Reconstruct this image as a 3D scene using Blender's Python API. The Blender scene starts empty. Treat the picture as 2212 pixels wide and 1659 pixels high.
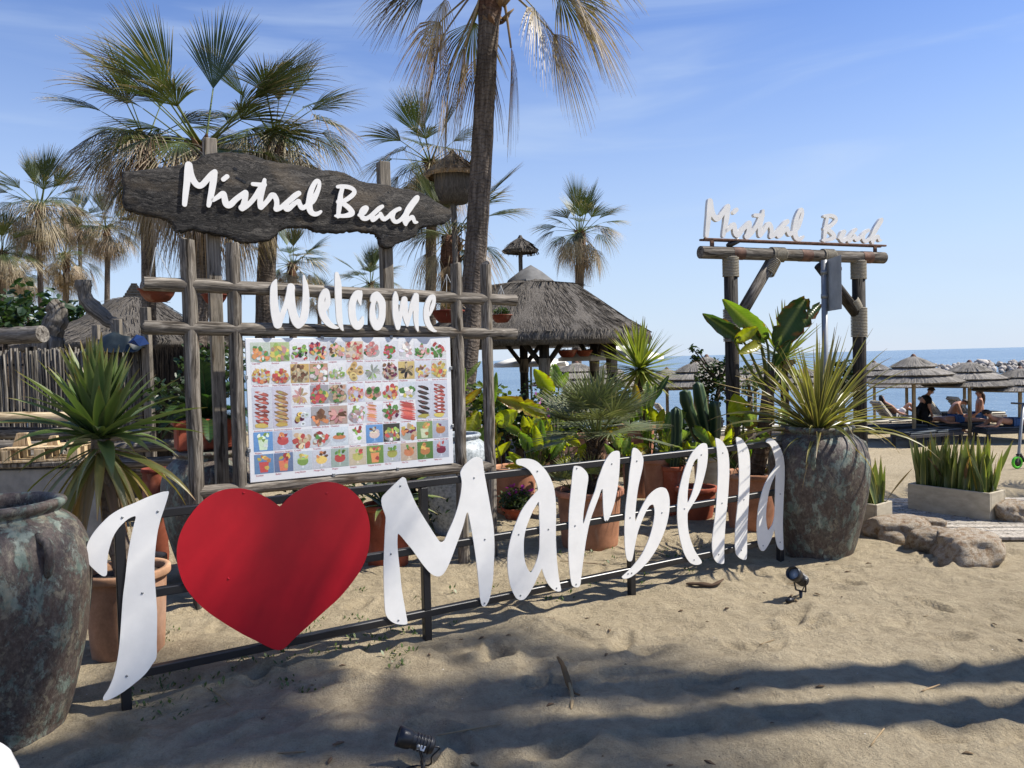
import bpy, math, random
import numpy as np
from mathutils import Vector, Matrix, Euler, noise
from mathutils.geometry import tessellate_polygon
random.seed(7); rng = np.random.default_rng(7)
scene = bpy.context.scene
COL = scene.collection
rad = math.radians

# ---------------- camera (phone, 26 mm equivalent, held at 1.6 m) ----------------
FOC, PITCH, ROLL, EYE = 1661.0, rad(1.776), rad(1.48), 1.6
CAM = Vector((0, 0, EYE))
cam = bpy.data.cameras.new('camera'); cam_ob = bpy.data.objects.new('camera', cam); COL.objects.link(cam_ob)
cam.sensor_width = 36; cam.lens = 36 * FOC / 2212; cam.clip_start = 0.05; cam.clip_end = 20000
_X = Vector((1, 0, 0)); _U = Vector((0, math.sin(PITCH), math.cos(PITCH))); _F = Vector((0, math.cos(PITCH), -math.sin(PITCH)))
_r = _X * math.cos(ROLL) - _U * math.sin(ROLL); _u = _X * math.sin(ROLL) + _U * math.cos(ROLL)
m = Matrix.Identity(4)
for i in range(3):
    m[i][0] = _r[i]; m[i][1] = _u[i]; m[i][2] = -_F[i]; m[i][3] = CAM[i]
cam_ob.matrix_world = m
scene.camera = cam_ob

# ---------------- sky, sun, exposure ----------------
SUN_AZ, SUN_EL = rad(87), rad(50)          # azimuth measured from +Y towards +X
SUN = Vector((math.cos(SUN_EL) * math.sin(SUN_AZ), math.cos(SUN_EL) * math.cos(SUN_AZ), math.sin(SUN_EL)))
world = bpy.data.worlds.new('World'); scene.world = world; world.use_nodes = True
wt = world.node_tree; wt.nodes.clear()
def wn(t, **k):
    n = wt.nodes.new(t)
    for a, v in k.items(): setattr(n, a, v)
    return n
sky = wn('ShaderNodeTexSky', sky_type='NISHITA'); sky.sun_disc = False
sky.sun_elevation = SUN_EL; sky.sun_rotation = SUN_AZ; sky.altitude = 0
sky.air_density = 1.0; sky.dust_density = 0.0; sky.ozone_density = 4.0
tc = wn('ShaderNodeTexCoord'); sep = wn('ShaderNodeSeparateXYZ'); wt.links.new(tc.outputs['Generated'], sep.inputs[0])
mp = wn('ShaderNodeMapping'); mp.inputs['Scale'].default_value = (1.1, 2.2, 7.5); mp.inputs['Rotation'].default_value = (0, rad(9), rad(20))
wt.links.new(tc.outputs['Generated'], mp.inputs[0])
cn = wn('ShaderNodeTexNoise'); cn.inputs['Scale'].default_value = 1.9; cn.inputs['Detail'].default_value = 9; cn.inputs['Roughness'].default_value = .52; cn.inputs['Distortion'].default_value = .7
wt.links.new(mp.outputs[0], cn.inputs['Vector'])
cr = wn('ShaderNodeMapRange'); cr.inputs['From Min'].default_value = .46; cr.inputs['From Max'].default_value = .80; cr.inputs['To Max'].default_value = .42; cr.interpolation_type = 'SMOOTHSTEP'
wt.links.new(cn.outputs['Fac'], cr.inputs['Value'])
mixc = wn('ShaderNodeMix', data_type='RGBA'); mixc.inputs[7].default_value = (3.7, 4.5, 5.8, 1)
wt.links.new(cr.outputs[0], mixc.inputs[0]); hs = wn('ShaderNodeHueSaturation'); hs.inputs['Saturation'].default_value = 1.18; tint = wn('ShaderNodeMix', data_type='RGBA', blend_type='MULTIPLY'); tint.inputs[0].default_value = 1; tint.inputs[7].default_value = (1.10, .95, 1.04, 1); wt.links.new(sky.outputs[0], tint.inputs[6]); wt.links.new(tint.outputs[2], hs.inputs['Color']); wt.links.new(hs.outputs[0], mixc.inputs[6])
# pale sea haze towards the horizon, all round
hz = wn('ShaderNodeMapRange'); hz.inputs['From Min'].default_value = -.02; hz.inputs['From Max'].default_value = .60; hz.inputs['To Min'].default_value = .92; hz.inputs['To Max'].default_value = 0; hz.interpolation_type = 'SMOOTHSTEP'
wt.links.new(sep.outputs[2], hz.inputs['Value'])
hp = wn('ShaderNodeMath', operation='POWER'); hp.inputs[1].default_value = 1.6; wt.links.new(hz.outputs[0], hp.inputs[0])
mixh = wn('ShaderNodeMix', data_type='RGBA'); mixh.inputs[7].default_value = (3.5, 4.4, 5.5, 1); wt.links.new(hp.outputs[0], mixh.inputs[0]); wt.links.new(mixc.outputs[2], mixh.inputs[6])
bg = wn('ShaderNodeBackground'); bg.inputs['Strength'].default_value = 0.105
wo = wn('ShaderNodeOutputWorld'); wt.links.new(mixh.outputs[2], bg.inputs[0]); wt.links.new(bg.outputs[0], wo.inputs[0])
sun = bpy.data.lights.new('sun', 'SUN'); sun.energy = 5.0; sun.angle = rad(0.53); sun.color = (1, .95, .87)
sun_ob = bpy.data.objects.new('sun', sun); COL.objects.link(sun_ob)
sun_ob.rotation_euler = (-SUN).to_track_quat('-Z', 'Y').to_euler(); sun_ob.location = (20, 6, 30)
vs = scene.view_settings; vs.view_transform = 'Standard'; vs.look = 'None'; vs.gamma = 1; vs.exposure = 0.68; vs.use_curve_mapping = False
scene.render.engine = 'CYCLES'

# ---------------- picture point -> place ----------------
def ray(x, y):
    dx = (x - 1106) / FOC; dy = (829.5 - y) / FOC
    r = dx * math.cos(ROLL) + dy * math.sin(ROLL); u = -dx * math.sin(ROLL) + dy * math.cos(ROLL)
    return Vector((r, math.cos(PITCH) + math.sin(PITCH) * u, u * math.cos(PITCH) - math.sin(PITCH)))
def at(x, y, Y):
    d = ray(x, y); return CAM + d * (Y / d.y)
def gnd(x, y, z=0.0):
    d = ray(x, y); return CAM + d * ((z - EYE) / d.z)
def onpl(x, y, p, n):
    d = ray(x, y); return CAM + d * ((p - CAM).dot(n) / d.dot(n))
def zoomer(ox, oy, w):
    s = w / 2212.0
    return lambda x, y: ((ox + x * s) / 1.8228, (oy + y * s) / 1.8228)
R1 = zoomer(300, 1860, 1200); R2 = zoomer(1460, 1740, 960); R3 = zoomer(2180, 1680, 960); R4 = zoomer(460, 560, 1360)
R5 = zoomer(680, 620, 640); R6 = zoomer(1240, 620, 640); R7 = zoomer(1040, 1050, 720); R8 = zoomer(2720, 760, 800); RM = zoomer(940, 1310, 880)

def sstep(a, b, x):
    t = np.clip((np.asarray(x, float) - a) / (b - a), 0, 1); return t * t * (3 - 2 * t)
SEA = -1.5
def gz(x, y):
    """height of the sand, without the small relief"""
    side = sstep(-1.0, 4.5, np.asarray(x, float) - 0.02 * np.asarray(y, float))
    z = -1.0 * sstep(8.3, 19, y) * side
    z = z * (1 - 0) - 0.75 * sstep(17, 30, y) * (1 - side) - 1.4 * sstep(26, 42, y)
    return z
def gzf(x, y): return float(gz(x, y))

# ---------------- objects ----------------
def tag(o, label=None, cat=None, group=None, kind=None):
    if label: o['label'] = label
    if cat: o['category'] = cat
    if group: o['group'] = group
    if kind: o['kind'] = kind
    return o
def empty(name, loc=(0, 0, 0), rz=0.0, label=None, cat=None, group=None, parent=None):
    o = bpy.data.objects.new(name, None); COL.objects.link(o); o.location = loc; o.rotation_euler = (0, 0, rz)
    o.empty_display_size = .1
    if parent: o.parent = parent
    return tag(o, label, cat, group)
def link(name, me, parent=None, mat4=None, loc=None, rot=None, sc=None):
    o = bpy.data.objects.new(name, me); COL.objects.link(o)
    if parent: o.parent = parent
    if mat4 is not None: o.matrix_local = mat4
    if loc is not None: o.location = loc
    if rot is not None: o.rotation_euler = rot
    if sc is not None: o.scale = (sc, sc, sc) if isinstance(sc, (int, float)) else sc
    return o
def frame_mat(o, d):
    """local x along d (horizontal), local y up, local z towards the viewer"""
    d = Vector(d).normalized(); n = Vector((d.y, -d.x, 0))
    M = Matrix.Identity(4)
    for i in range(3): M[i][0] = d[i]; M[i][1] = (0, 0, 1)[i]; M[i][2] = n[i]; M[i][3] = o[i]
    return M
def basis(axis):
    a = Vector(axis).normalized(); h = Vector((0, 0, 1)) if abs(a.z) < .9 else Vector((1, 0, 0))
    s = a.cross(h).normalized(); return a, s, s.cross(a)

class MB:
    """collects geometry of one mesh: position, colour, rest coordinate, material index"""
    def __init__(s): s.v = []; s.f = []; s.c = []; s.r = []; s.mi = []; s.cur = 0
    def add(s, vs, fs, col=(1, 1, 1), rest=None, cols=None):
        b = len(s.v); s.v += [tuple(v) for v in vs]
        s.r += [tuple(v) for v in (rest if rest is not None else vs)]
        s.c += [tuple(c) for c in cols] if cols is not None else [tuple(col)] * len(vs)
        s.f += [tuple(i + b for i in f) for f in fs]; s.mi += [s.cur] * len(fs); return b
    def tube(s, pts, rad_, n=10, col=(1, 1, 1), cap=True, off=0.0, wob=0.0, cols=None, squash=1.0):
        pts = [Vector(p) for p in pts]; k = len(pts); rad_ = [rad_] * k if isinstance(rad_, (int, float)) else list(rad_)
        vs = []; rs = []; cs = []; L = off; side = None
        for i, p in enumerate(pts):
            t = (pts[min(i + 1, k - 1)] - pts[max(i - 1, 0)]).normalized()
            if side is None: _, side, _ = basis(t)
            side = (side - t * side.dot(t)).normalized(); up = side.cross(t)
            if i: L += (p - pts[i - 1]).length
            for j in range(n):
                a = 2 * math.pi * j / n; r = rad_[i] * (1 + (random.uniform(-wob, wob) if wob else 0))
                vs.append(p + side * (math.cos(a) * r) + up * (math.sin(a) * r * squash)); rs.append((math.cos(a) * rad_[i] + off * 3.1, math.sin(a) * rad_[i], L))
                cs.append(cols[i] if cols else col)
        fs = [(i * n + j, i * n + (j + 1) % n, (i + 1) * n + (j + 1) % n, (i + 1) * n + j) for i in range(k - 1) for j in range(n)]
        if cap: fs += [tuple(range(n))[::-1], tuple((k - 1) * n + j for j in range(n))]
        s.add(vs, fs, rest=rs, cols=cs)
    def lathe(s, prof, n=28, o=(0, 0, 0), col=(1, 1, 1), wob=None):
        """prof: (radius, z) from the bottom up; radius 0 ends close"""
        vs = []; fs = []; o = Vector(o)
        for i, (r, z) in enumerate(prof):
            for j in range(n):
                a = 2 * math.pi * j / n; rr = r + (wob(a, z) if wob and r > 0 else 0)
                vs.append(o + Vector((math.cos(a) * rr, math.sin(a) * rr, z)))
        for i in range(len(prof) - 1):
            for j in range(n): fs.append((i * n + j, i * n + (j + 1) % n, (i + 1) * n + (j + 1) % n, (i + 1) * n + j))
        s.add(vs, fs, col)
    def box(s, c, size, M=None, col=(1, 1, 1), bev=0.0):
        x, y, z = [q / 2 for q in size]; c = Vector(c)
        if bev <= 0:
            vs = [Vector((a * x, b * y, d * z)) for d in (-1, 1) for b in (-1, 1) for a in (-1, 1)]
            fs = [(0, 2, 3, 1), (4, 5, 7, 6), (0, 1, 5, 4), (2, 6, 7, 3), (0, 4, 6, 2), (1, 3, 7, 5)]
        else:
            b = min(bev, x * .9, y * .9, z * .9); vs = []; idx = {}
            for sx in (-1, 1):
                for sy in (-1, 1):
                    for sz in (-1, 1):
                        for ax in range(3):
                            q = [sx * (x - b), sy * (y - b), sz * (z - b)]; q[ax] = (sx * x, sy * y, sz * z)[ax]
                            idx[(sx, sy, sz, ax)] = len(vs); vs.append(Vector(q))
            fs = []
            for ax in range(3):
                o1, o2 = [(1, 2), (2, 0), (0, 1)][ax]
                for sg in (-1, 1):
                    q = []
                    for (u, w) in ((-1, -1), (1, -1), (1, 1), (-1, 1)):
                        k = [0, 0, 0]; k[ax] = sg; k[o1] = u; k[o2] = w; q.append(idx[(*k, ax)])
                    fs.append(tuple(q) if sg > 0 else tuple(q[::-1]))
            for ax in range(3):
                o1, o2 = [(1, 2), (2, 0), (0, 1)][ax]
                for s1 in (-1, 1):
                    for s2 in (-1, 1):
                        def g(t, face): k = [0, 0, 0]; k[ax] = t; k[o1] = s1; k[o2] = s2; return idx[(*k, face)]
                        q = (g(-1, o1), g(1, o1), g(1, o2), g(-1, o2)); fs.append(q if s1 * s2 > 0 else q[::-1])
            for sx in (-1, 1):
                for sy in (-1, 1):
                    for sz in (-1, 1):
                        q = tuple(idx[(sx, sy, sz, a)] for a in range(3)); fs.append(q if sx * sy * sz > 0 else q[::-1])
        rs = [Vector(v) for v in vs]
        if M is not None: vs = [M @ v for v in vs]
        s.add([v + c for v in vs], fs, col, rest=rs)
    def beam(s, a, b, w, h, col=(1, 1, 1), bev=.004, up=None):
        a = Vector(a); b = Vector(b); t = (b - a); L = t.length; t.normalize()
        if up is None: _, sd, u = basis(t)
        else:
            sd = t.cross(Vector(up)).normalized(); u = sd.cross(t)
        M = Matrix((sd, u, t)).transposed()
        s.box((a + b) / 2, (w, h, L), M, col, bev)
    def mesh(s, name, mats, smooth=True):
        me = bpy.data.meshes.new(name); me.from_pydata(s.v, [], s.f)
        n = len(s.v)
        a = me.attributes.new('Col', 'FLOAT_COLOR', 'POINT'); cc = np.ones((n, 4), np.float32); cc[:, :3] = np.array(s.c, np.float32).reshape(n, -1)[:, :3]; a.data.foreach_set('color', cc.ravel())
        a = me.attributes.new('rest', 'FLOAT_VECTOR', 'POINT'); a.data.foreach_set('vector', np.array(s.r, np.float32).ravel())
        mats = mats if isinstance(mats, (list, tuple)) else [mats]
        for mt in mats: me.materials.append(mt)
        if len(mats) > 1: me.polygons.foreach_set('material_index', s.mi)
        if smooth: me.shade_smooth() if hasattr(me, 'shade_smooth') else None
        if smooth == 'auto':
            try: me.set_sharp_from_angle(angle=rad(38))
            except Exception: pass
        me.update(); return me
    def obj(s, name, mats, parent=None, mat4=None, smooth=True, **k):
        return link(name, s.mesh(name, mats, smooth), parent, mat4, **k)

def catmull(p, k=4, closed=True):
    n = len(p); out = []
    for i in range(n if closed else n - 1):
        if closed: a, b, c, d = p[(i - 1) % n], p[i], p[(i + 1) % n], p[(i + 2) % n]
        else: a, b, c, d = p[max(i - 1, 0)], p[i], p[i + 1], p[min(i + 2, n - 1)]
        for j in range(k):
            t = j / k
            out.append(tuple(.5 * (2 * b[q] + (c[q] - a[q]) * t + (2 * a[q] - 5 * b[q] + 4 * c[q] - d[q]) * t * t + (3 * b[q] - a[q] - 3 * c[q] + d[q]) * t ** 3) for q in range(len(b))))
    if not closed: out.append(tuple(p[-1]))
    return out
def sheet(mb, loops, z0, z1, col=(1, 1, 1), edgecol=None):
    """solid sheet from an outline and its holes, lying between z0 and z1"""
    flat = [q for l in loops for q in l]
    tri = tessellate_polygon([[Vector((q[0], q[1], 0)) for q in l] for l in loops])
    up = [(q[0], q[1], z1) for q in flat]; dn = [(q[0], q[1], z0) for q in flat]
    def area(t): a, b, c = (flat[i] for i in t); return (b[0] - a[0]) * (c[1] - a[1]) - (c[0] - a[0]) * (b[1] - a[1])
    tri = [t if area(t) > 0 else t[::-1] for t in tri]
    mb.add(up, tri, col); mb.add(dn, [t[::-1] for t in tri], col)
    for li, l in enumerate(loops):
        A = sum(l[i][0] * l[(i + 1) % len(l)][1] - l[(i + 1) % len(l)][0] * l[i][1] for i in range(len(l)))
        ccw = (A > 0) == (li == 0); n = len(l)
        vs = [(q[0], q[1], z1) for q in l] + [(q[0], q[1], z0) for q in l]
        fs = [(i, i + n, (i + 1) % n + n, (i + 1) % n) for i in range(n)]
        mb.add(vs, fs if ccw else [f[::-1] for f in fs], edgecol or col)
def strokes_to_loops(strokes, step):
    """outline of the union of brush strokes (u, v, half width) on a plane, by marching squares"""
    S = []
    for st in strokes:
        q = catmull(st, 5, closed=False); S += [(q[i], q[i + 1]) for i in range(len(q) - 1)]
    allp = np.array([p for st in strokes for p in st]); mr = allp[:, 2].max()
    x0, y0 = allp[:, 0].min() - mr - 3 * step, allp[:, 1].min() - mr - 3 * step
    nx = int((allp[:, 0].max() + mr + 3 * step - x0) / step) + 1; ny = int((allp[:, 1].max() + mr + 3 * step - y0) / step) + 1
    X, Y = np.meshgrid(x0 + np.arange(nx) * step, y0 + np.arange(ny) * step, indexing='ij')
    D = np.full((nx, ny), 1e9)
    for a, b in S:
        dx, dy = b[0] - a[0], b[1] - a[1]; L2 = dx * dx + dy * dy + 1e-12
        t = np.clip(((X - a[0]) * dx + (Y - a[1]) * dy) / L2, 0, 1)
        D = np.minimum(D, np.hypot(X - a[0] - t * dx, Y - a[1] - t * dy) - (a[2] + (b[2] - a[2]) * t))
    nxt = {}; pos = {}
    def edge(i, j, k, l):
        key = (i, j, k, l) if (i, j) < (k, l) else (k, l, i, j)
        if key not in pos:
            d0, d1 = D[key[0], key[1]], D[key[2], key[3]]; t = d0 / (d0 - d1)
            pos[key] = (X[key[0], key[1]] * (1 - t) + X[key[2], key[3]] * t, Y[key[0], key[1]] * (1 - t) + Y[key[2], key[3]] * t)
        return key
    ins = D < 0; mix = ins[:-1, :-1].astype(int) + ins[1:, :-1] + ins[1:, 1:] + ins[:-1, 1:]
    for i, j in zip(*np.where((mix > 0) & (mix < 4))):
        c = [(i, j), (i + 1, j), (i + 1, j + 1), (i, j + 1)]; b = [ins[q] for q in c]
        ent = []; ext = []
        for k in range(4):
            k2 = (k + 1) % 4
            if b[k] and not b[k2]: ext.append(edge(*c[k], *c[k2]))
            if b[k2] and not b[k]: ent.append(edge(*c[k], *c[k2]))
        for e in ext: nxt[e] = ent[0] if len(ent) == 1 else ent[ext.index(e)]
    loops = []
    while nxt:
        k0 = next(iter(nxt)); loop = []; k = k0
        while k in nxt: loop.append(pos[k]); k = nxt.pop(k)
        if len(loop) > 8: loops.append(loop)
    def A(l): return .5 * sum(l[i][0] * l[(i + 1) % len(l)][1] - l[(i + 1) % len(l)][0] * l[i][1] for i in range(len(l)))
    loops = [[tuple((np.array(l[i - 1]) + 2 * np.array(l[i]) + np.array(l[(i + 1) % len(l)])) / 4) for i in range(len(l))] for l in loops]
    loops = [l for l in loops if abs(A(l)) > step * step * 3]
    return sorted(loops, key=lambda l: -abs(A(l)))
# ---------------- materials (procedural) ----------------
def mat(name):
    mt = bpy.data.materials.new(name); mt.use_nodes = True; nt = mt.node_tree; nt.nodes.clear(); return mt, nt
def nd(nt, t, ins=None, **k):
    n = nt.nodes.new(t)
    for a, v in k.items(): setattr(n, a, v)
    for a, v in (ins or {}).items():
        if isinstance(v, bpy.types.NodeSocket): nt.links.new(v, n.inputs[a])
        else: n.inputs[a].default_value = v
    return n
def c4(c): return (c[0], c[1], c[2], 1)
def ramp(nt, fac, stops):
    r = nd(nt, 'ShaderNodeValToRGB', {0: fac}); e = r.color_ramp.elements
    e[0].position, e[0].color = stops[0][0], c4(stops[0][1]); e[1].position, e[1].color = stops[-1][0], c4(stops[-1][1])
    for p, c in stops[1:-1]: q = e.new(p); q.color = c4(c)
    return r.outputs[0]
def coords(nt, which, scale=(1, 1, 1)):
    if which == 'rest': src = nd(nt, 'ShaderNodeAttribute', attribute_name='rest').outputs['Vector']
    elif which == 'world': src = nd(nt, 'ShaderNodeNewGeometry').outputs['Position']
    else: src = nd(nt, 'ShaderNodeTexCoord').outputs['Object']
    return nd(nt, 'ShaderNodeMapping', {0: src, 'Scale': scale}).outputs[0]
def shift(nt, vec):
    """a different stretch of the pattern for every object"""
    oi = nd(nt, 'ShaderNodeObjectInfo'); m1 = nd(nt, 'ShaderNodeMath', {0: oi.outputs['Random'], 1: 37.0}, operation='MULTIPLY')
    return nd(nt, 'ShaderNodeVectorMath', {0: vec, 1: nd(nt, 'ShaderNodeCombineXYZ', {0: m1.outputs[0], 1: m1.outputs[0], 2: m1.outputs[0]}).outputs[0]}).outputs[0]
def vary(nt, col, v=.15, h=.0, s=.0):
    oi = nd(nt, 'ShaderNodeObjectInfo')
    mr = nd(nt, 'ShaderNodeMapRange', {0: oi.outputs['Random'], 3: 1 - v, 4: 1 + v})
    frac = nd(nt, 'ShaderNodeMath', {0: nd(nt, 'ShaderNodeMath', {0: oi.outputs['Random'], 1: 7.31}, operation='MULTIPLY').outputs[0]}, operation='FRACT')
    hr = nd(nt, 'ShaderNodeMapRange', {0: frac.outputs[0], 3: .5 - h, 4: .5 + h})
    return nd(nt, 'ShaderNodeHueSaturation', {'Hue': hr.outputs[0], 'Saturation': 1.0, 'Value': mr.outputs[0], 'Color': col}).outputs[0]
def noise_(nt, vec, scale, detail=6, rough=.55, dist=0.0):
    return nd(nt, 'ShaderNodeTexNoise', {'Vector': vec, 'Scale': scale, 'Detail': detail, 'Roughness': rough, 'Distortion': dist}).outputs['Fac']
def mixc_(nt, f, a, b, mode='MIX'):
    n = nd(nt, 'ShaderNodeMix', {0: f, 6: a, 7: b}, data_type='RGBA', blend_type=mode); return n.outputs[2]
def bump_(nt, h, strength, dist, nrm=None):
    k = {'Height': h, 'Strength': strength, 'Distance': dist}
    if nrm is not None: k['Normal'] = nrm
    return nd(nt, 'ShaderNodeBump', k).outputs[0]
def finish(nt, col, rough=.7, nrm=None, spec=.3, metal=0.0, coat=0.0, transl=0.0, tcol=None):
    k = {'Base Color': col, 'Roughness': rough, 'Specular IOR Level': spec, 'Metallic': metal, 'Coat Weight': coat}
    if nrm is not None: k['Normal'] = nrm
    p = nd(nt, 'ShaderNodeBsdfPrincipled', k); out = p.outputs[0]
    if transl:
        t = nd(nt, 'ShaderNodeBsdfTranslucent', {0: tcol if tcol is not None else col})
        out = nd(nt, 'ShaderNodeMixShader', {0: transl, 1: out, 2: t.outputs[0]}).outputs[0]
    nd(nt, 'ShaderNodeOutputMaterial', {0: out})
def M_noise(name, stops, scale=6, stretch=(1, 1, 1), detail=7, rough=.75, bump=.3, dist=.006, which='rest', spec=.25, var=.1, hue=.0, fine=None, coat=0.0, metal=0.0, sh=True, dst=.0):
    mt, nt = mat(name); v = coords(nt, which, stretch)
    if sh: v = shift(nt, v)
    n = noise_(nt, v, scale, detail, .6, dst); col = ramp(nt, n, stops); h = n
    if fine:
        n2 = noise_(nt, v, fine[0], 5, .6); col = mixc_(nt, fine[1], col, ramp(nt, n2, [(.35, fine[2]), (.65, fine[3])]), 'MULTIPLY'); h = nd(nt, 'ShaderNodeMath', {0: n, 1: n2}, operation='ADD').outputs[0]
    col = vary(nt, col, var, hue)
    finish(nt, col, rough, bump_(nt, h, bump, dist) if bump else None, spec, metal, coat); return mt
def M_plain(name, col, rough=.5, spec=.4, metal=0.0, coat=0.0, var=0.0, dirt=.12, bump=.0):
    mt, nt = mat(name); v = coords(nt, 'obj'); n = noise_(nt, v, 7, 7, .65)
    c = mixc_(nt, 1.0, c4(col), ramp(nt, n, [(.3, (1 - dirt,) * 3), (.62, (1, 1, 1))]), 'MULTIPLY')
    if var: c = vary(nt, c, var)
    finish(nt, c, rough, bump_(nt, n, bump, .004) if bump else None, spec, metal, coat); return mt

# sand
def M_sand():
    mt, nt = mat('sand'); v = coords(nt, 'world')
    a = noise_(nt, v, .8, 5); b = noise_(nt, v, 11, 9, .74); g = noise_(nt, v, 130, 3, .7); g2 = noise_(nt, v, 420, 2)
    col = ramp(nt, b, [(.3, (.32, .262, .172)), (.5, (.43, .355, .236)), (.7, (.51, .425, .287))])
    col = mixc_(nt, .55, col, ramp(nt, a, [(.35, (.78, .77, .74)), (.65, (1, 1, 1))]), 'MULTIPLY')
    col = mixc_(nt, .6, col, ramp(nt, g, [(.30, (.62, .60, .57)), (.48, (1, 1, 1)), (.72, (1.1, 1.1, 1.1))]), 'MULTIPLY')
    vo = nd(nt, 'ShaderNodeTexVoronoi', {'Vector': v, 'Scale': 16, 'Randomness': 1.0}); sp = nd(nt, 'ShaderNodeMath', {0: vo.outputs['Distance'], 1: .055}, operation='LESS_THAN').outputs[0]
    pick = nd(nt, 'ShaderNodeSeparateColor', {0: vo.outputs['Color']})
    pf = nd(nt, 'ShaderNodeMath', {0: sp, 1: nd(nt, 'ShaderNodeMath', {0: pick.outputs[0], 1: .55}, operation='GREATER_THAN').outputs[0]}, operation='MULTIPLY').outputs[0]
    col = mixc_(nt, pf, col, ramp(nt, pick.outputs[1], [(.2, (.10, .08, .06)), (.75, (.16, .12, .09)), (.8, (.75, .72, .66))]))
    hh = nd(nt, 'ShaderNodeMath', {0: nd(nt, 'ShaderNodeMath', {0: b, 1: 1.6}, operation='MULTIPLY').outputs[0], 1: nd(nt, 'ShaderNodeMath', {0: g, 1: .32}, operation='MULTIPLY').outputs[0]}, operation='ADD').outputs[0]
    m3 = noise_(nt, v, 36, 6, .7); hh = nd(nt, 'ShaderNodeMath', {0: hh, 1: nd(nt, 'ShaderNodeMath', {0: m3, 1: .9}, operation='MULTIPLY').outputs[0]}, operation='ADD').outputs[0]
    hh = nd(nt, 'ShaderNodeMath', {0: hh, 1: nd(nt, 'ShaderNodeMath', {0: g2, 1: .12}, operation='MULTIPLY').outputs[0]}, operation='ADD').outputs[0]
    finish(nt, col, .95, bump_(nt, hh, 1.0, .03), .1); return mt
def M_sea():
    mt, nt = mat('sea'); v = coords(nt, 'world', (.35, 1, 1))
    n = noise_(nt, v, 1.1, 6, .6); n2 = noise_(nt, coords(nt, 'world', (.02, .10, 1)), .5, 5, .6)
    w = nd(nt, 'ShaderNodeMath', {0: n, 1: n2}, operation='ADD').outputs[0]
    col = ramp(nt, n2, [(.35, (.075, .135, .195)), (.65, (.13, .20, .26))])
    finish(nt, col, .22, bump_(nt, w, .8, .5), .5); return mt
def M_wood(name, dark, mid, light, rough=.85, gs=55, var=.12, bump=.6):
    mt, nt = mat(name); v0 = shift(nt, coords(nt, 'rest', (1, 1, .055))); v1 = shift(nt, coords(nt, 'rest', (1, 1, .35)))
    big = noise_(nt, v1, 9, 5, .6, 1.2)
    vv = nd(nt, 'ShaderNodeVectorMath', {0: v0, 1: nd(nt, 'ShaderNodeVectorMath', {0: nd(nt, 'ShaderNodeTexNoise', {'Vector': v1, 'Scale': 5.0, 'Detail': 3}).outputs['Color'], 1: (.06, .06, .06)}, operation='MULTIPLY').outputs[0]}).outputs[0]
    g = noise_(nt, vv, gs, 6, .65, .6); crack = ramp(nt, noise_(nt, vv, gs * .55, 4, .5, .3), [(.34, (0, 0, 0)), (.42, (1, 1, 1))])
    col = ramp(nt, g, [(.32, dark), (.5, mid), (.68, light)])
    col = mixc_(nt, .75, col, ramp(nt, big, [(.3, (.55, .54, .52)), (.6, (1, 1, 1)), (.8, (1.12, 1.08, 1.0))]), 'MULTIPLY')
    kn = nd(nt, 'ShaderNodeTexVoronoi', {'Vector': shift(nt, coords(nt, 'rest', (7, 7, 2.6))), 'Scale': 1.0}).outputs['Distance']
    col = mixc_(nt, 1.0, col, ramp(nt, kn, [(.05, (.35, .31, .27)), (.13, (.8, .75, .7)), (.2, (1, 1, 1))]), 'MULTIPLY')
    col = mixc_(nt, 1.0, col, ramp(nt, crack, [(0, (.30, .28, .26)), (1, (1, 1, 1))]), 'MULTIPLY')
    col = vary(nt, col, var)
    h = nd(nt, 'ShaderNodeMath', {0: g, 1: crack}, operation='ADD').outputs[0]
    finish(nt, col, rough, bump_(nt, h, bump, .006), .15); return mt
def M_drift():
    mt, nt = mat('driftwood_board'); v = coords(nt, 'rest', (1, 2.3, 1))
    w = nd(nt, 'ShaderNodeTexNoise', {'Vector': v, 'Scale': 3.2, 'Detail': 5, 'Roughness': .6}).outputs['Color']
    vv = nd(nt, 'ShaderNodeVectorMath', {0: coords(nt, 'rest', (.9, 7, 1)), 1: nd(nt, 'ShaderNodeVectorMath', {0: w, 1: (1.0, 1.9, 1)}, operation='MULTIPLY').outputs[0]}).outputs[0]
    g = noise_(nt, vv, 7, 7, .6, 1.0); g2 = noise_(nt, vv, 30, 4, .6)
    col = ramp(nt, g, [(.33, (.010, .0098, .0095)), (.5, (.045, .042, .039)), (.67, (.125, .116, .103))])
    col = mixc_(nt, .7, col, ramp(nt, g2, [(.35, (.55, .54, .53)), (.65, (1.15, 1.12, 1.08))]), 'MULTIPLY')
    brown = noise_(nt, v, 4.0, 4); col = mixc_(nt, ramp(nt, brown, [(.52, (0, 0, 0)), (.75, (.5, .5, .5))]), col, c4((.16, .125, .085)))
    at_ = nd(nt, 'ShaderNodeAttribute', attribute_name='Col').outputs['Color']
    col = mixc_(nt, 1.0, col, at_, 'MULTIPLY')
    h = nd(nt, 'ShaderNodeMath', {0: g, 1: nd(nt, 'ShaderNodeMath', {0: g2, 1: .5}, operation='MULTIPLY').outputs[0]}, operation='ADD').outputs[0]
    finish(nt, col, .8, bump_(nt, h, .7, .012), .2); return mt
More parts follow.
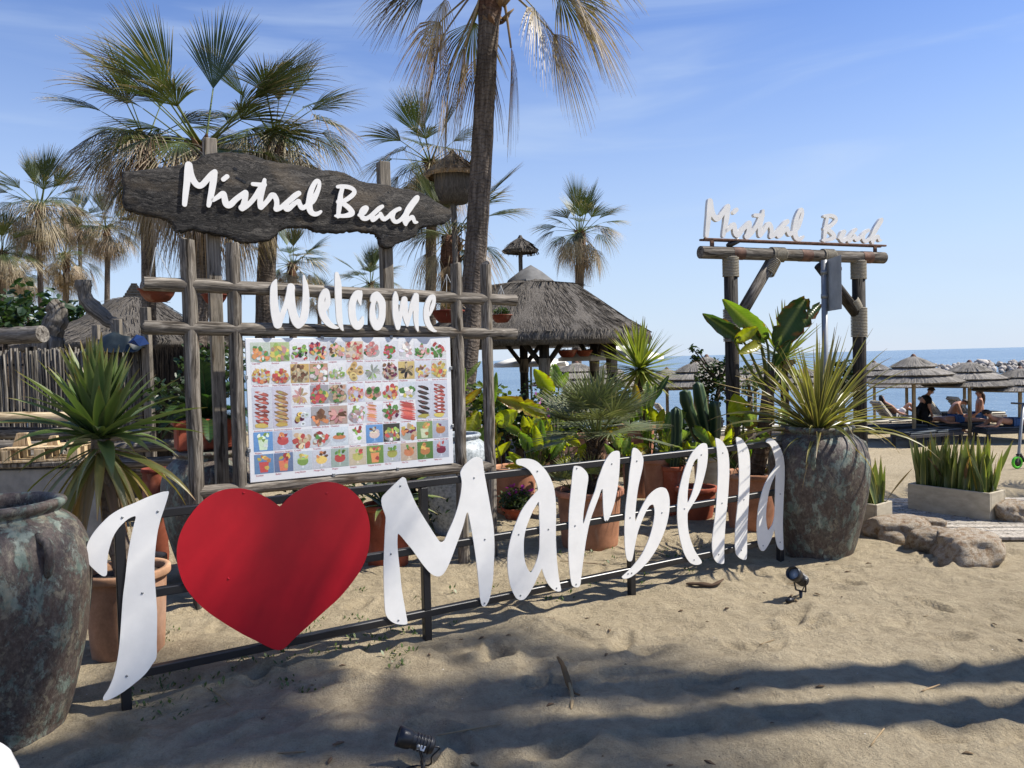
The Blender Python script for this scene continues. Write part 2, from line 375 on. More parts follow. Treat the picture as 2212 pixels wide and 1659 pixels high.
def M_jar():
    mt, nt = mat('jar_patina'); v = shift(nt, coords(nt, 'obj', (1, 1, .62)))
    a = noise_(nt, v, 9, 9, .75, .4); b = noise_(nt, nd(nt, 'ShaderNodeVectorMath', {0: v, 1: (5, 9, 2)}).outputs[0], 11, 10, .76, .3); f = noise_(nt, v, 55, 6, .75)
    base = ramp(nt, f, [(.32, (.024, .019, .015)), (.52, (.080, .066, .053)), (.72, (.18, .158, .128))])
    rust = ramp(nt, a, [(.40, (0, 0, 0)), (.5, (.8, .8, .8))])
    base = mixc_(nt, rust, base, mixc_(nt, .28, base, c4((.085, .038, .030))))
    pat = ramp(nt, b, [(.51, (0, 0, 0)), (.57, (.95, .95, .95))])
    green = ramp(nt, noise_(nt, v, 22, 5), [(.35, (.09, .125, .10)), (.55, (.175, .205, .165)), (.7, (.29, .30, .235))])
    base = mixc_(nt, pat, base, green)
    och = ramp(nt, noise_(nt, nd(nt, 'ShaderNodeVectorMath', {0: v, 1: (2, 1, 7)}).outputs[0], 16, 8, .75, .5), [(.54, (0, 0, 0)), (.62, (.75, .75, .75))])
    base = mixc_(nt, och, base, c4((.22, .195, .135)))
    h = nd(nt, 'ShaderNodeMath', {0: nd(nt, 'ShaderNodeMath', {0: pat, 1: .5}, operation='MULTIPLY').outputs[0], 1: f}, operation='ADD').outputs[0]
    finish(nt, base, .55, bump_(nt, h, .7, .006), .4); return mt
def M_trunk():
    mt, nt = mat('palm_trunk'); v = shift(nt, coords(nt, 'rest'))
    wv = nd(nt, 'ShaderNodeTexWave', {'Vector': v, 'Scale': 5.0, 'Distortion': 9.0, 'Detail': 5, 'Detail Scale': 2.2}, bands_direction='Z').outputs['Fac']
    n = noise_(nt, shift(nt, coords(nt, 'rest', (1, 1, .12))), 26, 6, .65); big = noise_(nt, v, 2.2, 4)
    col = ramp(nt, n, [(.3, (.055, .044, .036)), (.52, (.135, .112, .092)), (.72, (.23, .20, .17))])
    col = mixc_(nt, .8, col, ramp(nt, wv, [(.04, (.60, .58, .56)), (.22, (1, 1, 1))]), 'MULTIPLY')
    col = mixc_(nt, .6, col, ramp(nt, big, [(.35, (.6, .58, .55)), (.6, (1.1, 1.05, 1))]), 'MULTIPLY')
    col = mixc_(nt, 1.0, col, nd(nt, 'ShaderNodeAttribute', attribute_name='Col').outputs['Color'], 'MULTIPLY')
    h = nd(nt, 'ShaderNodeMath', {0: n, 1: wv}, operation='ADD').outputs[0]
    finish(nt, col, .9, bump_(nt, h, .45, .012), .1); return mt
def M_leaf(name, transl=.35, rough=.42, spec=.45, var=.16, hue=.012, veins=0.0, coat=0.0, tmul=(1.35, 1.5, .55)):
    mt, nt = mat(name); at_ = nd(nt, 'ShaderNodeAttribute', attribute_name='Col').outputs['Color']
    n = noise_(nt, shift(nt, coords(nt, 'rest', (1, 1, .25))), 14, 5, .6)
    col = mixc_(nt, .8, at_, ramp(nt, n, [(.3, (.72, .74, .70)), (.65, (1.16, 1.12, 1.06))]), 'MULTIPLY'); nr = None
    if veins:
        r = nd(nt, 'ShaderNodeAttribute', attribute_name='rest').outputs['Vector']
        wv = nd(nt, 'ShaderNodeTexWave', {'Vector': r, 'Scale': veins, 'Distortion': .4, 'Detail': 1}, bands_direction='Z').outputs['Fac']
        col = mixc_(nt, .6, col, ramp(nt, wv, [(.1, (.80, .82, .75)), (.5, (1, 1, 1))]), 'MULTIPLY'); nr = bump_(nt, wv, .25, .004)
    col = vary(nt, col, var, hue)
    finish(nt, col, rough, nr, spec, 0, coat, transl, mixc_(nt, 1.0, col, c4(tmul), 'MULTIPLY')); return mt
def M_terra(name='terracotta', c=(.40, .185, .105)):
    mt, nt = mat(name); v = shift(nt, coords(nt, 'obj')); n = noise_(nt, v, 5, 8, .65, .4); f = noise_(nt, v, 70, 4, .6); s = noise_(nt, shift(nt, coords(nt, 'obj', (1, 1, .35))), 6, 6, .6)
    d = [q * .62 for q in c]; col = ramp(nt, n, [(.3, d), (.55, c), (.75, [min(1, q * 1.25 + .03) for q in c])])
    col = mixc_(nt, ramp(nt, s, [(.56, (0, 0, 0)), (.74, (.55, .55, .55))]), col, c4((.50, .36, .26)))
    col = mixc_(nt, .35, col, ramp(nt, f, [(.35, (.7, .7, .7)), (.6, (1, 1, 1))]), 'MULTIPLY'); col = vary(nt, col, .12, .006)
    finish(nt, col, .85, bump_(nt, n, .25, .004), .2); return mt
def M_thatch(name, cols, var=.12):
    mt, nt = mat(name); v = shift(nt, coords(nt, 'rest', (1, 1, .06))); n = noise_(nt, v, 60, 6, .7); b = noise_(nt, coords(nt, 'obj'), 1.6, 5)
    col = ramp(nt, n, [(.3, cols[0]), (.5, cols[1]), (.7, cols[2])])
    col = mixc_(nt, .7, col, ramp(nt, b, [(.35, (.62, .62, .62)), (.62, (1.05, 1.04, 1.02))]), 'MULTIPLY')
    col = mixc_(nt, 1.0, col, nd(nt, 'ShaderNodeAttribute', attribute_name='Col').outputs['Color'], 'MULTIPLY'); col = vary(nt, col, var)
    finish(nt, col, .95, bump_(nt, n, .9, .02), .08); return mt
def M_col(name, rough=.6, spec=.3, transl=0.0, var=0.0):
    mt, nt = mat(name); c = nd(nt, 'ShaderNodeAttribute', attribute_name='Col').outputs['Color']
    if var: c = vary(nt, c, var)
    finish(nt, c, rough, None, spec, 0, 0, transl); return mt

def M_print():
    mt, nt = mat('photo_print'); c = nd(nt, 'ShaderNodeAttribute', attribute_name='Col').outputs['Color']; v = coords(nt, 'obj')
    n = noise_(nt, v, 150, 5, .7); n2 = noise_(nt, nd(nt, 'ShaderNodeVectorMath', {0: v, 1: (3, 1, 2)}).outputs[0], 60, 4, .6)
    c = mixc_(nt, .28, c, ramp(nt, n, [(.32, (.45, .42, .40)), (.5, (.95, .95, .95)), (.7, (1.35, 1.33, 1.3))]), 'MULTIPLY')
    c = mixc_(nt, .22, c, ramp(nt, n2, [(.3, (.65, .6, .6)), (.6, (1.1, 1.1, 1.1))]), 'MULTIPLY')
    c = nd(nt, 'ShaderNodeHueSaturation', {'Hue': .5, 'Saturation': .88, 'Value': 1.0, 'Color': c}).outputs[0]
    finish(nt, c, .34, None, .4); return mt
MT = {}
MT['sand'] = M_sand(); MT['sea'] = M_sea()
MT['white'] = M_plain('white_paint', (.82, .80, .75), .38, .45, dirt=.09, bump=.04)
MT['white_edge'] = M_plain('white_board_edge', (.30, .26, .22), .7)
MT['red'] = M_plain('red_paint', (.50, .008, .019), .34, .4, dirt=.10, bump=.03)
MT['black'] = M_plain('black_metal', (.014, .014, .016), .38, .5, dirt=.4, bump=.08)
MT['dark_metal'] = M_plain('dark_green_metal', (.035, .042, .045), .45, .5, dirt=.3)
MT['galv'] = M_plain('galvanised_metal', (.30, .31, .31), .5, .5, .55, dirt=.25)
MT['sign_back'] = M_plain('sign_back', (.38, .39, .39), .55, .4, .0, dirt=.3)
MT['rust'] = M_noise('rusted_steel', [(.3, (.06, .035, .025)), (.6, (.17, .09, .06)), (.8, (.24, .15, .11))], 14, bump=.4)
MT['log'] = M_wood('weathered_log', (.040, .034, .028), (.165, .143, .116), (.38, .34, .285), gs=62)
MT['log_dark'] = M_wood('stained_log', (.014, .012, .010), (.040, .034, .028), (.085, .074, .062), .7)
MT['log_fresh'] = M_wood('peeled_log', (.25, .18, .10), (.46, .36, .22), (.60, .49, .33), gs=35)
MT['post'] = M_wood('sawn_post', (.10, .085, .066), (.20, .175, .14), (.31, .27, .22), gs=60)
MT['plank'] = M_wood('bleached_plank', (.22, .19, .155), (.42, .375, .31), (.58, .53, .46), gs=60)
MT['pine'] = M_wood('raw_pine', (.42, .28, .14), (.58, .43, .25), (.68, .54, .36), gs=50)
MT['brown_wood'] = M_wood('brown_wood', (.03, .016, .010), (.075, .038, .022), (.12, .065, .038), .6)
MT['drift'] = M_drift(); MT['jar'] = M_jar(); MT['trunk'] = M_trunk()
MT['driftlog'] = M_wood('driftwood_log', (.06, .052, .045), (.16, .145, .125), (.30, .275, .24), gs=30, bump=1.0)
MT['terra'] = M_terra(); MT['terra_red'] = M_terra('red_terracotta', (.34, .085, .045)); MT['terra_shaded'] = M_terra('shaded_terracotta', (.20, .05, .028)); MT['terra_tan'] = M_terra('tan_terracotta', (.42, .24, .14))  # includes a darkened copy of the red terracotta, shade put into its colour
MT['cream'] = M_noise('cream_stone', [(.3, (.33, .285, .205)), (.6, (.44, .385, .285)), (.8, (.52, .46, .35))], 9, bump=.5, dist=.004, which='obj', stretch=(1, 1, 2.2))
MT['soil'] = M_noise('soil', [(.3, (.02, .014, .01)), (.7, (.07, .05, .035))], 30, bump=.9, dist=.02, which='obj')
MT['frond'] = M_leaf('palm_frond', .17, .45, .4, .18, .012, tmul=(1.25, 1.35, .6))
MT['dead'] = M_leaf('dead_frond', .25, .8, .1, .2, .008, tmul=(1.15, 1.0, .7))
MT['leaf'] = M_leaf('broad_leaf', .52, .32, .5, .12, .012, veins=9.0)
MT['blade'] = M_leaf('sword_leaf', .26, .38, .5, .16, .012)
MT['small_leaf'] = M_leaf('small_leaf', .3, .4, .4, .2, .015)
MT['petal'] = M_leaf('petal', .35, .5, .2, .1, .0, tmul=(1.1, .8, 1.1))
MT['thatch_grey'] = M_thatch('grey_thatch', ((.05, .044, .039), (.115, .104, .092), (.205, .19, .17)))
MT['thatch_pale'] = M_thatch('pale_thatch', ((.14, .128, .112), (.27, .25, .222), (.40, .375, .335)))
MT['thatch_tan'] = M_thatch('tan_thatch', ((.16, .11, .065), (.34, .25, .155), (.48, .37, .25)))
MT['rope'] = M_noise('pale_rope', [(.3, (.19, .165, .12)), (.6, (.31, .275, .21)), (.8, (.40, .36, .285))], 60, bump=.4)
MT['canvas'] = M_plain('white_canvas', (.78, .77, .72), .9, .1, dirt=.06)
MT['cushion'] = M_plain('grey_cushion', (.10, .115, .13), .85, .1, dirt=.15)
MT['cushion_cream'] = M_plain('cream_cushion', (.56, .52, .42), .85, .1, dirt=.12)
MT['dark_wicker'] = M_noise('dark_wicker', [(.4, (.025, .025, .027)), (.6, (.07, .07, .075))], 90, bump=.5)
MT['rock'] = M_noise('breakwater_rock', [(.3, (.30, .27, .24)), (.55, (.50, .465, .42)), (.75, (.62, .59, .54))], 1.2, bump=.9, dist=.15, which='obj', var=.28, fine=(5, .6, (.55, .5, .45), (1, 1, 1)))
MT['stone'] = M_noise('limestone', [(.26, (.24, .13, .07)), (.40, (.44, .31, .19)), (.52, (.60, .50, .37)), (.75, (.70, .62, .49))], 6, bump=1.0, dist=.035, which='obj', fine=(38, .6, (.45, .4, .36), (1, 1, 1)))
MT['concrete'] = M_noise('grey_concrete', [(.3, (.17, .165, .15)), (.7, (.32, .31, .285))], 5, bump=.4, which='obj')
MT['glaze'] = M_noise('grey_glaze', [(.35, (.17, .19, .20)), (.5, (.33, .36, .37)), (.65, (.44, .47, .48))], 38, bump=.15, which='obj', rough=.35)
MT['glaze_dark'] = M_noise('dark_blue_glaze', [(.35, (.02, .028, .04)), (.65, (.06, .075, .10))], 38, bump=.15, which='obj', rough=.35)
MT['print'] = M_print()
MT['panel'] = M_plain('white_panel', (.76, .77, .77), .32, .5, dirt=.05)
MT['caption'] = M_plain('caption_red', (.45, .03, .05), .5, dirt=0)
MT['skin'] = M_noise('skin', [(.3, (.36, .175, .11)), (.7, (.47, .255, .17))], 6, bump=.05, which='obj', rough=.55, var=.1)
MT['hair'] = M_plain('dark_hair', (.018, .012, .009), .55, .4)
MT['hair_brown'] = M_plain('brown_hair', (.055, .026, .014), .5, .4)
MT['cloth_black'] = M_plain('black_cloth', (.012, .012, .014), .85, .15, dirt=.3)
MT['cloth_blue'] = M_plain('blue_trunks', (.045, .10, .24), .85, .15, dirt=.2)
MT['cloth_white'] = M_plain('white_cloth', (.7, .69, .66), .9, .1)
MT['tarp'] = M_noise('dark_tarp', [(.4, (.008, .014, .016)), (.7, (.02, .03, .034))], 9, bump=.5, rough=.45, spec=.5, which='obj')
MT['tarp_blue'] = M_plain('blue_tarp', (.010, .035, .13), .6, .3)
MT['lens'] = M_plain('lamp_glass', (.35, .38, .40), .12, .6)
MT['sticker'] = M_plain('white_sticker', (.7, .72, .74), .5)
MT['green_plastic'] = M_plain('green_plastic', (.10, .55, .02), .35, .5)
MT['dry'] = M_leaf('dry_leaf', .15, .85, .1, .2, .01, tmul=(1.1, 1, .8))
MT['reed'] = M_wood('dry_reed', (.06, .053, .043), (.15, .136, .115), (.27, .248, .214), gs=40, var=.35)
MT['cactus'] = M_leaf('cactus_skin', .04, .5, .3, .1, .01)
MT['slate'] = M_plain('slate', (.035, .038, .042), .6, .3, dirt=.3)
MT['rock_dark'] = M_noise('wet_rock', [(.3, (.06, .055, .05)), (.7, (.16, .15, .135))], 1.5, bump=.8, dist=.1, which='obj', var=.3)
MT['lead_grey'] = M_noise('weathered_cap', [(.3, (.10, .098, .095)), (.7, (.19, .187, .18))], 5, bump=.3, which='obj')
# ---------------- the sand, one sheet from behind the camera to under the sea ----------------
def vnoise(x, y, s, seed):
    g = np.random.default_rng(seed).random((256, 256)); x = x / s + 900.3; y = y / s + 700.7
    i = np.floor(x).astype(int); j = np.floor(y).astype(int); u = x - i; v = y - j; u = u * u * (3 - 2 * u); v = v * v * (3 - 2 * v)
    a = g[i % 256, j % 256]; b = g[(i + 1) % 256, j % 256]; c = g[i % 256, (j + 1) % 256]; d = g[(i + 1) % 256, (j + 1) % 256]
    return (a * (1 - u) + b * u) * (1 - v) + (c * (1 - u) + d * u) * v - .5
def axis(lo, hi, st, far_lo, far_hi):
    core = np.arange(lo, hi + 1e-6, st); out = [core]; 
    s = st; p = hi; R = []
    while p < far_hi: s *= 1.16; p += s; R.append(p)
    s = st; p = lo; L = []
    while p > far_lo: s *= 1.16; p -= s; L.append(p)
    return np.concatenate([np.array(L[::-1]), core, np.array(R)])
gx = axis(-3.4, 4.8, .02, -400, 400); gy = axis(2.2, 7.6, .02, -40, 300)
GX, GY = np.meshgrid(gx, gy, indexing='ij')
GZ = gz(GX, GY)
near = (1 - sstep(9, 24, np.hypot(GX, GY - 4))) 
relief = .038 * vnoise(GX, GY, .75, 1) + .030 * vnoise(GX * .75 + GY * .66, GY * .9 - GX * .4, .27, 2) + .024 * vnoise(GX * .8 + GY * .5, GY, .11, 3) + .013 * vnoise(GX, GY, .055, 4) + .006 * np.abs(vnoise(GX, GY, .16, 5))
fr = np.random.default_rng(11)
for k in range(230):                                   # footprints
    fx, fy, a = fr.uniform(-3.2, 4.8), fr.uniform(2.4, 7.6), fr.uniform(0, 3.14) if k % 3 else fr.normal(.4, .35)
    if fy - 3.59 > (fx + 1.86) * .597 + .1 and k % 2: continue
    L, W, dp = fr.uniform(.10, .16), fr.uniform(.04, .06), fr.uniform(.016, .036)
    ca, sa = math.cos(a), math.sin(a); dx = GX - fx; dy = GY - fy
    msk = (np.abs(dx) < .4) & (np.abs(dy) < .4)
    if not msk.any(): continue
    u = (dx[msk] * ca + dy[msk] * sa) / L; w = (-dx[msk] * sa + dy[msk] * ca) / W
    W2 = w * (1 + .25 * np.sign(u) * np.abs(u)); r2 = u * u + W2 * W2
    tread = .0022 * np.sin(u * 26) * (r2 < .8)
    relief[msk] += -dp * np.exp(-r2 ** 2 * .9) + dp * .55 * np.exp(-(np.sqrt(r2) - 1.45) ** 2 * 7) + (tread if k % 3 == 0 else 0)
pad = sstep(3.05, 3.25, GX) * sstep(6.22, 6.34, GY) * (1 - sstep(8.2, 8.5, GY)) * (1 - sstep(6.0, 6.3, GX))   # bed of the boardwalk
GZ = GZ + relief * near * (1 - pad) - .035 * pad
nxg, nyg = GX.shape
me = bpy.data.meshes.new('sand')
V = np.stack([GX, GY, GZ], -1).reshape(-1, 3)
ii, jj = np.meshgrid(np.arange(nxg - 1), np.arange(nyg - 1), indexing='ij'); b0 = (ii * nyg + jj).ravel()
Fq = np.stack([b0, b0 + nyg, b0 + nyg + 1, b0 + 1], -1)
me.vertices.add(len(V)); me.vertices.foreach_set('co', V.ravel().astype(np.float32)); me.loops.add(Fq.size); me.loops.foreach_set('vertex_index', Fq.ravel())
me.polygons.add(len(Fq)); me.polygons.foreach_set('loop_start', np.arange(len(Fq)) * 4); me.update(); me.shade_smooth(); me.materials.append(MT['sand'])
tag(link('sand', me), kind='structure')
def surf(x, y):
    i = min(max(int(np.searchsorted(gx, x)), 1), nxg - 1); j = min(max(int(np.searchsorted(gy, y)), 1), nyg - 1)
    return float(GZ[i, j])
# ---------------- the sea ----------------
mb = MB(); mb.add([(-9000, 29, SEA), (9000, 29, SEA), (9000, 15000, SEA), (-9000, 15000, SEA)], [(0, 1, 2, 3)])
tag(mb.obj('sea', MT['sea'], smooth=False), kind='structure')
mb = MB(); rr = random.Random(3); n = 120; vs = []
for i in range(n + 1):
    x = -30 + 70 * i / n; y = 33.0 if x > 4 else 33.0 + min(1.4, (4 - x) * .25)
    a = .18 + .22 * math.sin(x * .9) + rr.uniform(0, .25)
    for q in (y - a, y - a * .3, y + .25 + rr.uniform(0, .4)): vs.append((x, q, max(gzf(x, q), SEA) + .02))
mb.add(vs, [(i * 3 + k, i * 3 + 3 + k, i * 3 + 4 + k, i * 3 + 1 + k) for i in range(n) for k in range(2)])
tag(mb.obj('surf', M_plain('foam', (.75, .78, .8), .9, .1)), kind='structure')
# ---------------- boardwalk towards the beach, every plank a piece ----------------
bw = empty('boardwalk', (4.15, 6.1, 0)); tag(bw, kind='structure')
pm = MB(); pm.box((0, 0, 0), (1.9, .108, .03), bev=.004); pmesh = pm.mesh('plank', MT['plank'], 'auto')
for i in range(14):
    link('plank', pmesh, bw, loc=(.15 + .03 * i, .36 + .128 * i, -.008 + random.uniform(-.003, .003)), rot=(random.uniform(-.01, .01), 0, -.10 + random.uniform(-.01, .01)))
# ---------------- sheet-metal sign: I heart Marbella ----------------
SA = gnd(274, 1530); SB = gnd(1686, 1208); sd = (SB - SA).normalized(); SN = Vector((sd.y, -sd.x, 0)); SM = frame_mat(SA, sd)
SMi = SM.inverted()
def on_sign(q): p = SMi @ onpl(q[0], q[1], SA + SN * .028, SN); return (p.x, p.y)
sign = empty('letter_sign', label='flat metal sign on a black rail frame reading I, red heart, Marbella', cat='sign'); sign.matrix_world = SM
def traced(R, pts, k=4): return catmull([on_sign(R(*p)) for p in pts], k)
LET = [
 ('letter', R1, [[(672,142),(662,190),(640,260),(612,345),(590,440),(575,560),(568,680),(572,790),(580,900),(587,1010),(587,1130),(585,1240),(583,1340),(555,1390),(500,1465),(420,1535),(340,1595),(262,1640),(210,1657),(196,1650),(200,1625),(235,1570),(272,1480),(295,1380),(312,1270),(322,1150),(330,1030),(340,900),(355,780),(368,660),(385,540),(405,440),(422,370),(432,322),(410,322),(375,340),(335,375),(300,415),(270,465),(250,520),(232,590),(225,660),(225,720),(218,748),(195,753),(165,735),(125,700),(95,665),(80,610),(77,540),(100,480),(140,420),(190,365),(250,310),(330,262),(420,225),(520,180),(620,145),(655,140)]], [(592,284),(335,327),(480,876),(367,1477)], 'white'),
 ('heart', R1, [[(1470,242),(1486,242),(1530,195),(1600,140),(1690,95),(1790,70),(1880,75),(1970,110),(2050,180),(2100,260),(2128,360),(2133,460),(2120,570),(2080,680),(2010,790),(1910,910),(1800,1010),(1690,1110),(1590,1200),(1520,1270),(1485,1288),(1450,1288),(1400,1270),(1330,1235),(1200,1170),(1060,1085),(940,1000),(840,900),(780,810),(745,710),(730,610),(737,510),(765,420),(815,330),(890,235),(970,170),(1060,130),(1160,117),(1250,125),(1340,160),(1420,205)]], [(1818,153),(1105,772),(1215,148)], 'red'),
 ('letter', R2, [[(302,322),(318,335),(335,390),(365,460),(400,540),(445,625),(500,715),(560,810),(610,885),(632,908),(650,910),(670,890),(710,800),(750,710),(785,610),(810,510),(825,410),(825,350),(815,300),(818,265),(850,215),(910,160),(960,138),(985,140),(1010,160),(1020,200),(1030,280),(1050,390),(1070,500),(1090,620),(1110,740),(1120,860),(1122,990),(1115,1130),(1110,1230),(1095,1340),(1075,1430),(1045,1485),(1025,1493),(1005,1475),(990,1400),(980,1290),(970,1180),(950,1020),(930,890),(910,770),(890,670),(878,640),(865,660),(845,740),(820,820),(790,900),(760,980),(730,1060),(700,1130),(665,1190),(635,1215),(600,1220),(560,1205),(520,1170),(470,1110),(420,1040),(370,970),(320,910),(280,860),(250,835),(243,860),(243,960),(255,1080),(268,1200),(280,1330),(300,1450),(320,1560),(333,1640),(320,1655),(280,1657),(220,1648),(170,1615),(140,1570),(128,1500),(122,1380),(118,1240),(118,1080),(124,940),(130,800),(137,700),(130,660),(108,600),(97,540),(105,500),(140,460),(200,400),(260,345),(285,325)]], [(268,400),(938,325),(183,1016),(1035,884),(252,1618),(1032,1462)], 'white'),
 ('letter', R2, [[(1325,165),(1360,155),(1410,152),(1460,158),(1510,180),(1560,225),(1600,275),(1640,350),(1665,430),(1677,520),(1682,640),(1680,760),(1680,880),(1685,1000),(1692,1100),(1705,1220),(1722,1310),(1727,1345),(1715,1356),(1690,1356),(1650,1335),(1610,1290),(1580,1230),(1562,1180),(1553,1150),(1540,1175),(1510,1235),(1480,1300),(1440,1370),(1400,1420),(1365,1435),(1330,1425),(1300,1385),(1270,1310),(1250,1210),(1242,1110),(1247,1000),(1265,900),(1290,810),(1325,720),(1365,630),(1420,550),(1480,480),(1515,440),(1515,415),(1500,360),(1470,300),(1430,250),(1380,220),(1340,210),(1322,195)],
   [(1523,545),(1528,600),(1530,700),(1533,800),(1532,900),(1530,980),(1515,1050),(1490,1120),(1465,1170),(1455,1185),(1435,1170),(1410,1120),(1393,1050),(1388,960),(1392,870),(1410,780),(1440,700),(1475,620),(1505,570)]], [(1512,265),(1343,839),(1612,793),(1359,1393),(1686,1326)], 'white'),
 ('letter', R3, [[(210,357),(250,365),(290,400),(312,440),(313,490),(302,560),(292,640),(280,720),(270,800),(267,870),(275,875),(295,810),(320,730),(350,650),(380,570),(400,490),(425,420),(455,340),(490,280),(530,235),(570,220),(595,225),(602,260),(600,340),(595,430),(585,520),(570,610),(550,700),(525,780),(500,840),(480,860),(462,848),(455,800),(450,720),(448,640),(445,570),(430,580),(410,640),(380,720),(350,800),(325,880),(308,960),(290,1060),(275,1170),(262,1270),(250,1370),(243,1430),(225,1455),(190,1455),(165,1430),(150,1340),(140,1220),(135,1080),(137,940),(140,800),(148,680),(160,560),(170,450),(178,385),(188,362)]], [(210,378),(528,337),(195,898),(480,852),(205,1430)], 'white'),
 ('letter', R3, [[(730,193),(765,205),(800,250),(815,300),(808,370),(790,450),(770,540),(755,640),(745,740),(740,830),(745,858),(755,830),(780,770),(815,700),(860,630),(920,575),(975,552),(1015,560),(1040,600),(1052,660),(1052,730),(1045,800),(1025,890),(995,980),(950,1080),(890,1180),(820,1265),(750,1330),(690,1370),(640,1380),(622,1368),(630,1355),(690,1300),(750,1230),(800,1160),(840,1080),(875,990),(900,900),(915,810),(915,745),(905,710),(890,708),(865,725),(830,790),(800,860),(770,940),(750,1020),(735,1100),(722,1170),(712,1210),(695,1222),(675,1215),(660,1180),(650,1110),(645,1000),(645,880),(652,760),(665,640),(680,520),(690,410),(705,300),(713,220)]], [(755,311),(983,780),(694,825),(708,1328),(676,1334)], 'white'),
 ('letter', R3, [[(1372,150),(1392,165),(1400,220),(1398,290),(1385,380),(1360,480),(1330,580),(1290,660),(1240,740),(1218,780),(1215,820),(1218,900),(1230,980),(1255,1060),(1285,1130),(1320,1185),(1342,1220),(1340,1240),(1310,1253),(1270,1250),(1230,1225),(1190,1160),(1160,1070),(1138,970),(1125,860),(1122,760),(1128,660),(1145,550),(1175,430),(1210,330),(1250,250),(1300,190),(1340,158)],
   [(1303,290),(1308,310),(1302,390),(1290,470),(1275,540),(1250,620),(1225,680),(1216,690),(1215,640),(1220,560),(1232,470),(1250,390),(1275,320)]], [(1340,255),(1187,744),(1275,1208)], 'white'),
 ('letter', R3, [[(1472,105),(1510,115),(1550,160),(1580,220),(1592,300),(1595,400),(1590,520),(1582,640),(1570,760),(1560,880),(1552,1000),(1548,1120),(1548,1220),(1540,1243),(1510,1243),(1475,1225),(1450,1180),(1440,1110),(1440,1020),(1455,900),(1470,780),(1480,660),(1488,540),(1492,420),(1490,320),(1483,220),(1472,140)]], [(1535,237),(1528,693),(1498,1158)], 'white'),
 ('letter', R3, [[(1660,96),(1700,105),(1735,145),(1765,200),(1780,280),(1783,380),(1780,500),(1775,620),(1768,740),(1760,860),(1756,1000),(1755,1130),(1752,1190),(1740,1207),(1715,1205),(1680,1185),(1655,1150),(1647,1080),(1648,980),(1655,860),(1668,740),(1678,620),(1684,500),(1684,400),(1680,300),(1670,210),(1660,140)]], [(1719,219),(1727,661),(1703,1120)], 'white'),
 ('letter', R3, [[(1930,130),(1950,110),(1985,110),(2025,145),(2060,200),(2085,270),(2095,350),(2097,450),(2092,560),(2086,680),(2082,800),(2080,900),(2083,1000),(2085,1100),(2080,1118),(2060,1118),(2035,1090),(2018,1030),(2010,970),(2005,935),(1995,960),(1975,1020),(1950,1070),(1920,1115),(1900,1128),(1880,1120),(1860,1080),(1850,1010),(1845,920),(1850,820),(1862,720),(1885,620),(1915,530),(1955,450),(2000,385),(2017,355),(2015,310),(2000,250),(1980,190),(1955,155),(1935,145)],
   [(2015,435),(2017,480),(2012,580),(2010,680),(2008,780),(2000,840),(1985,890),(1960,930),(1945,938),(1935,900),(1928,830),(1930,750),(1940,670),(1955,590),(1975,520),(2000,460)]], [(2000,181),(2055,611),(1900,1080),(2055,1049)], 'white'),
]
sc = MB(); sc.lathe([(0, 0), (.006, 0), (.006, .0012), (.004, .0028), (0, .003)], 10); scm = sc.mesh('screw', MT['galv']); scr = sc.mesh('screw', MT['red'])
for nm, R, loops, screws, mt in LET:
    mb = MB(); sheet(mb, [traced(R, l) for l in loops], .022, .028)
    L = mb.obj(nm, MT[mt], sign, smooth=False)
    if nm == 'heart': tag(L, 'glossy red heart')
    for s in screws:
        u, v = on_sign(R(*s)); link('screw', scr if mt == 'red' else scm, L, loc=(u, v, .028))
LEN = (SB - SA).length
for y in (.908, .53, .157):
    mb = MB(); mb.beam((-.02, y, 0), (LEN + .02, y, 0), .042, .042, up=(0, 1, 0)); mb.obj('rail', MT['black'], sign, smooth='auto')
for u in (0, 1.558, 3.074, LEN):
    mb = MB(); mb.beam((u, -.14, -.002), (u, .885, -.002), .045, .045, up=(0, 0, 1)); mb.obj('post', MT['black'], sign, smooth='auto')

# ---------------- log frame with Welcome ----------------
FD = Vector((math.sin(rad(61)), math.cos(rad(61)), 0)); FN = Vector((FD.y, -FD.x, 0))
FA = at(*RM(52, 45), 5.28); FA0 = Vector((FA.x, FA.y, 0)); FM = frame_mat(FA0, FD); FMi = FM.inverted()
def on_frame(q, off=0.0): p = FMi @ onpl(q[0], q[1], FA0 + FN * off, FN); return (p.x, p.y)
fr_ob = empty('welcome_sign', label='weathered log frame with white letters reading Welcome, standing in the sand', cat='sign'); fr_ob.matrix_world = FM
def log(name, a, b, r0, r1, mt, parent, z=0.0, seg=9, n=18, wob=.0, rnd=.02):
    mb = MB(); a = Vector((a[0], a[1], z)); b = Vector((b[0], b[1], z)); L = (b - a).length; t = (b - a).normalized()
    pts = []; rs = []
    for i in range(seg + 1):
        f = i / seg; p = a.lerp(b, f); p += Vector((random.uniform(-1, 1), random.uniform(-1, 1), random.uniform(-1, 1))) * .003
        pts.append(p); rs.append((r0 * (1 - f) + r1 * f) * random.uniform(.97, 1.03))
    pts = [a - t * .004] + pts + [b + t * .004]; rs = [rs[0] * .86] + rs + [rs[-1] * .86]
    mb.tube(pts, rs, n, off=random.uniform(0, 9)); return mb.obj(name, mt, parent, smooth='auto')
for (xt, yt), r in (((403, 518), .050), ((501, 526), .049), ((984, 570), .046), ((1047, 573), .046)):
    u, v = on_frame((xt, yt)); log('post', (u, -.12), (u + random.uniform(-.006, .006), v), r, r * .97, MT['log'], fr_ob, seg=14)
for (a, b), r in ((((310, 612), (1113, 649)), .046), (((311, 707), (1113, 721)), .047), (((426, 1064), (1062, 1005)), .044)):
    log('crossbar', on_frame(a), on_frame(b), r, r * .98, MT['log'], fr_ob, z=.004, seg=14)
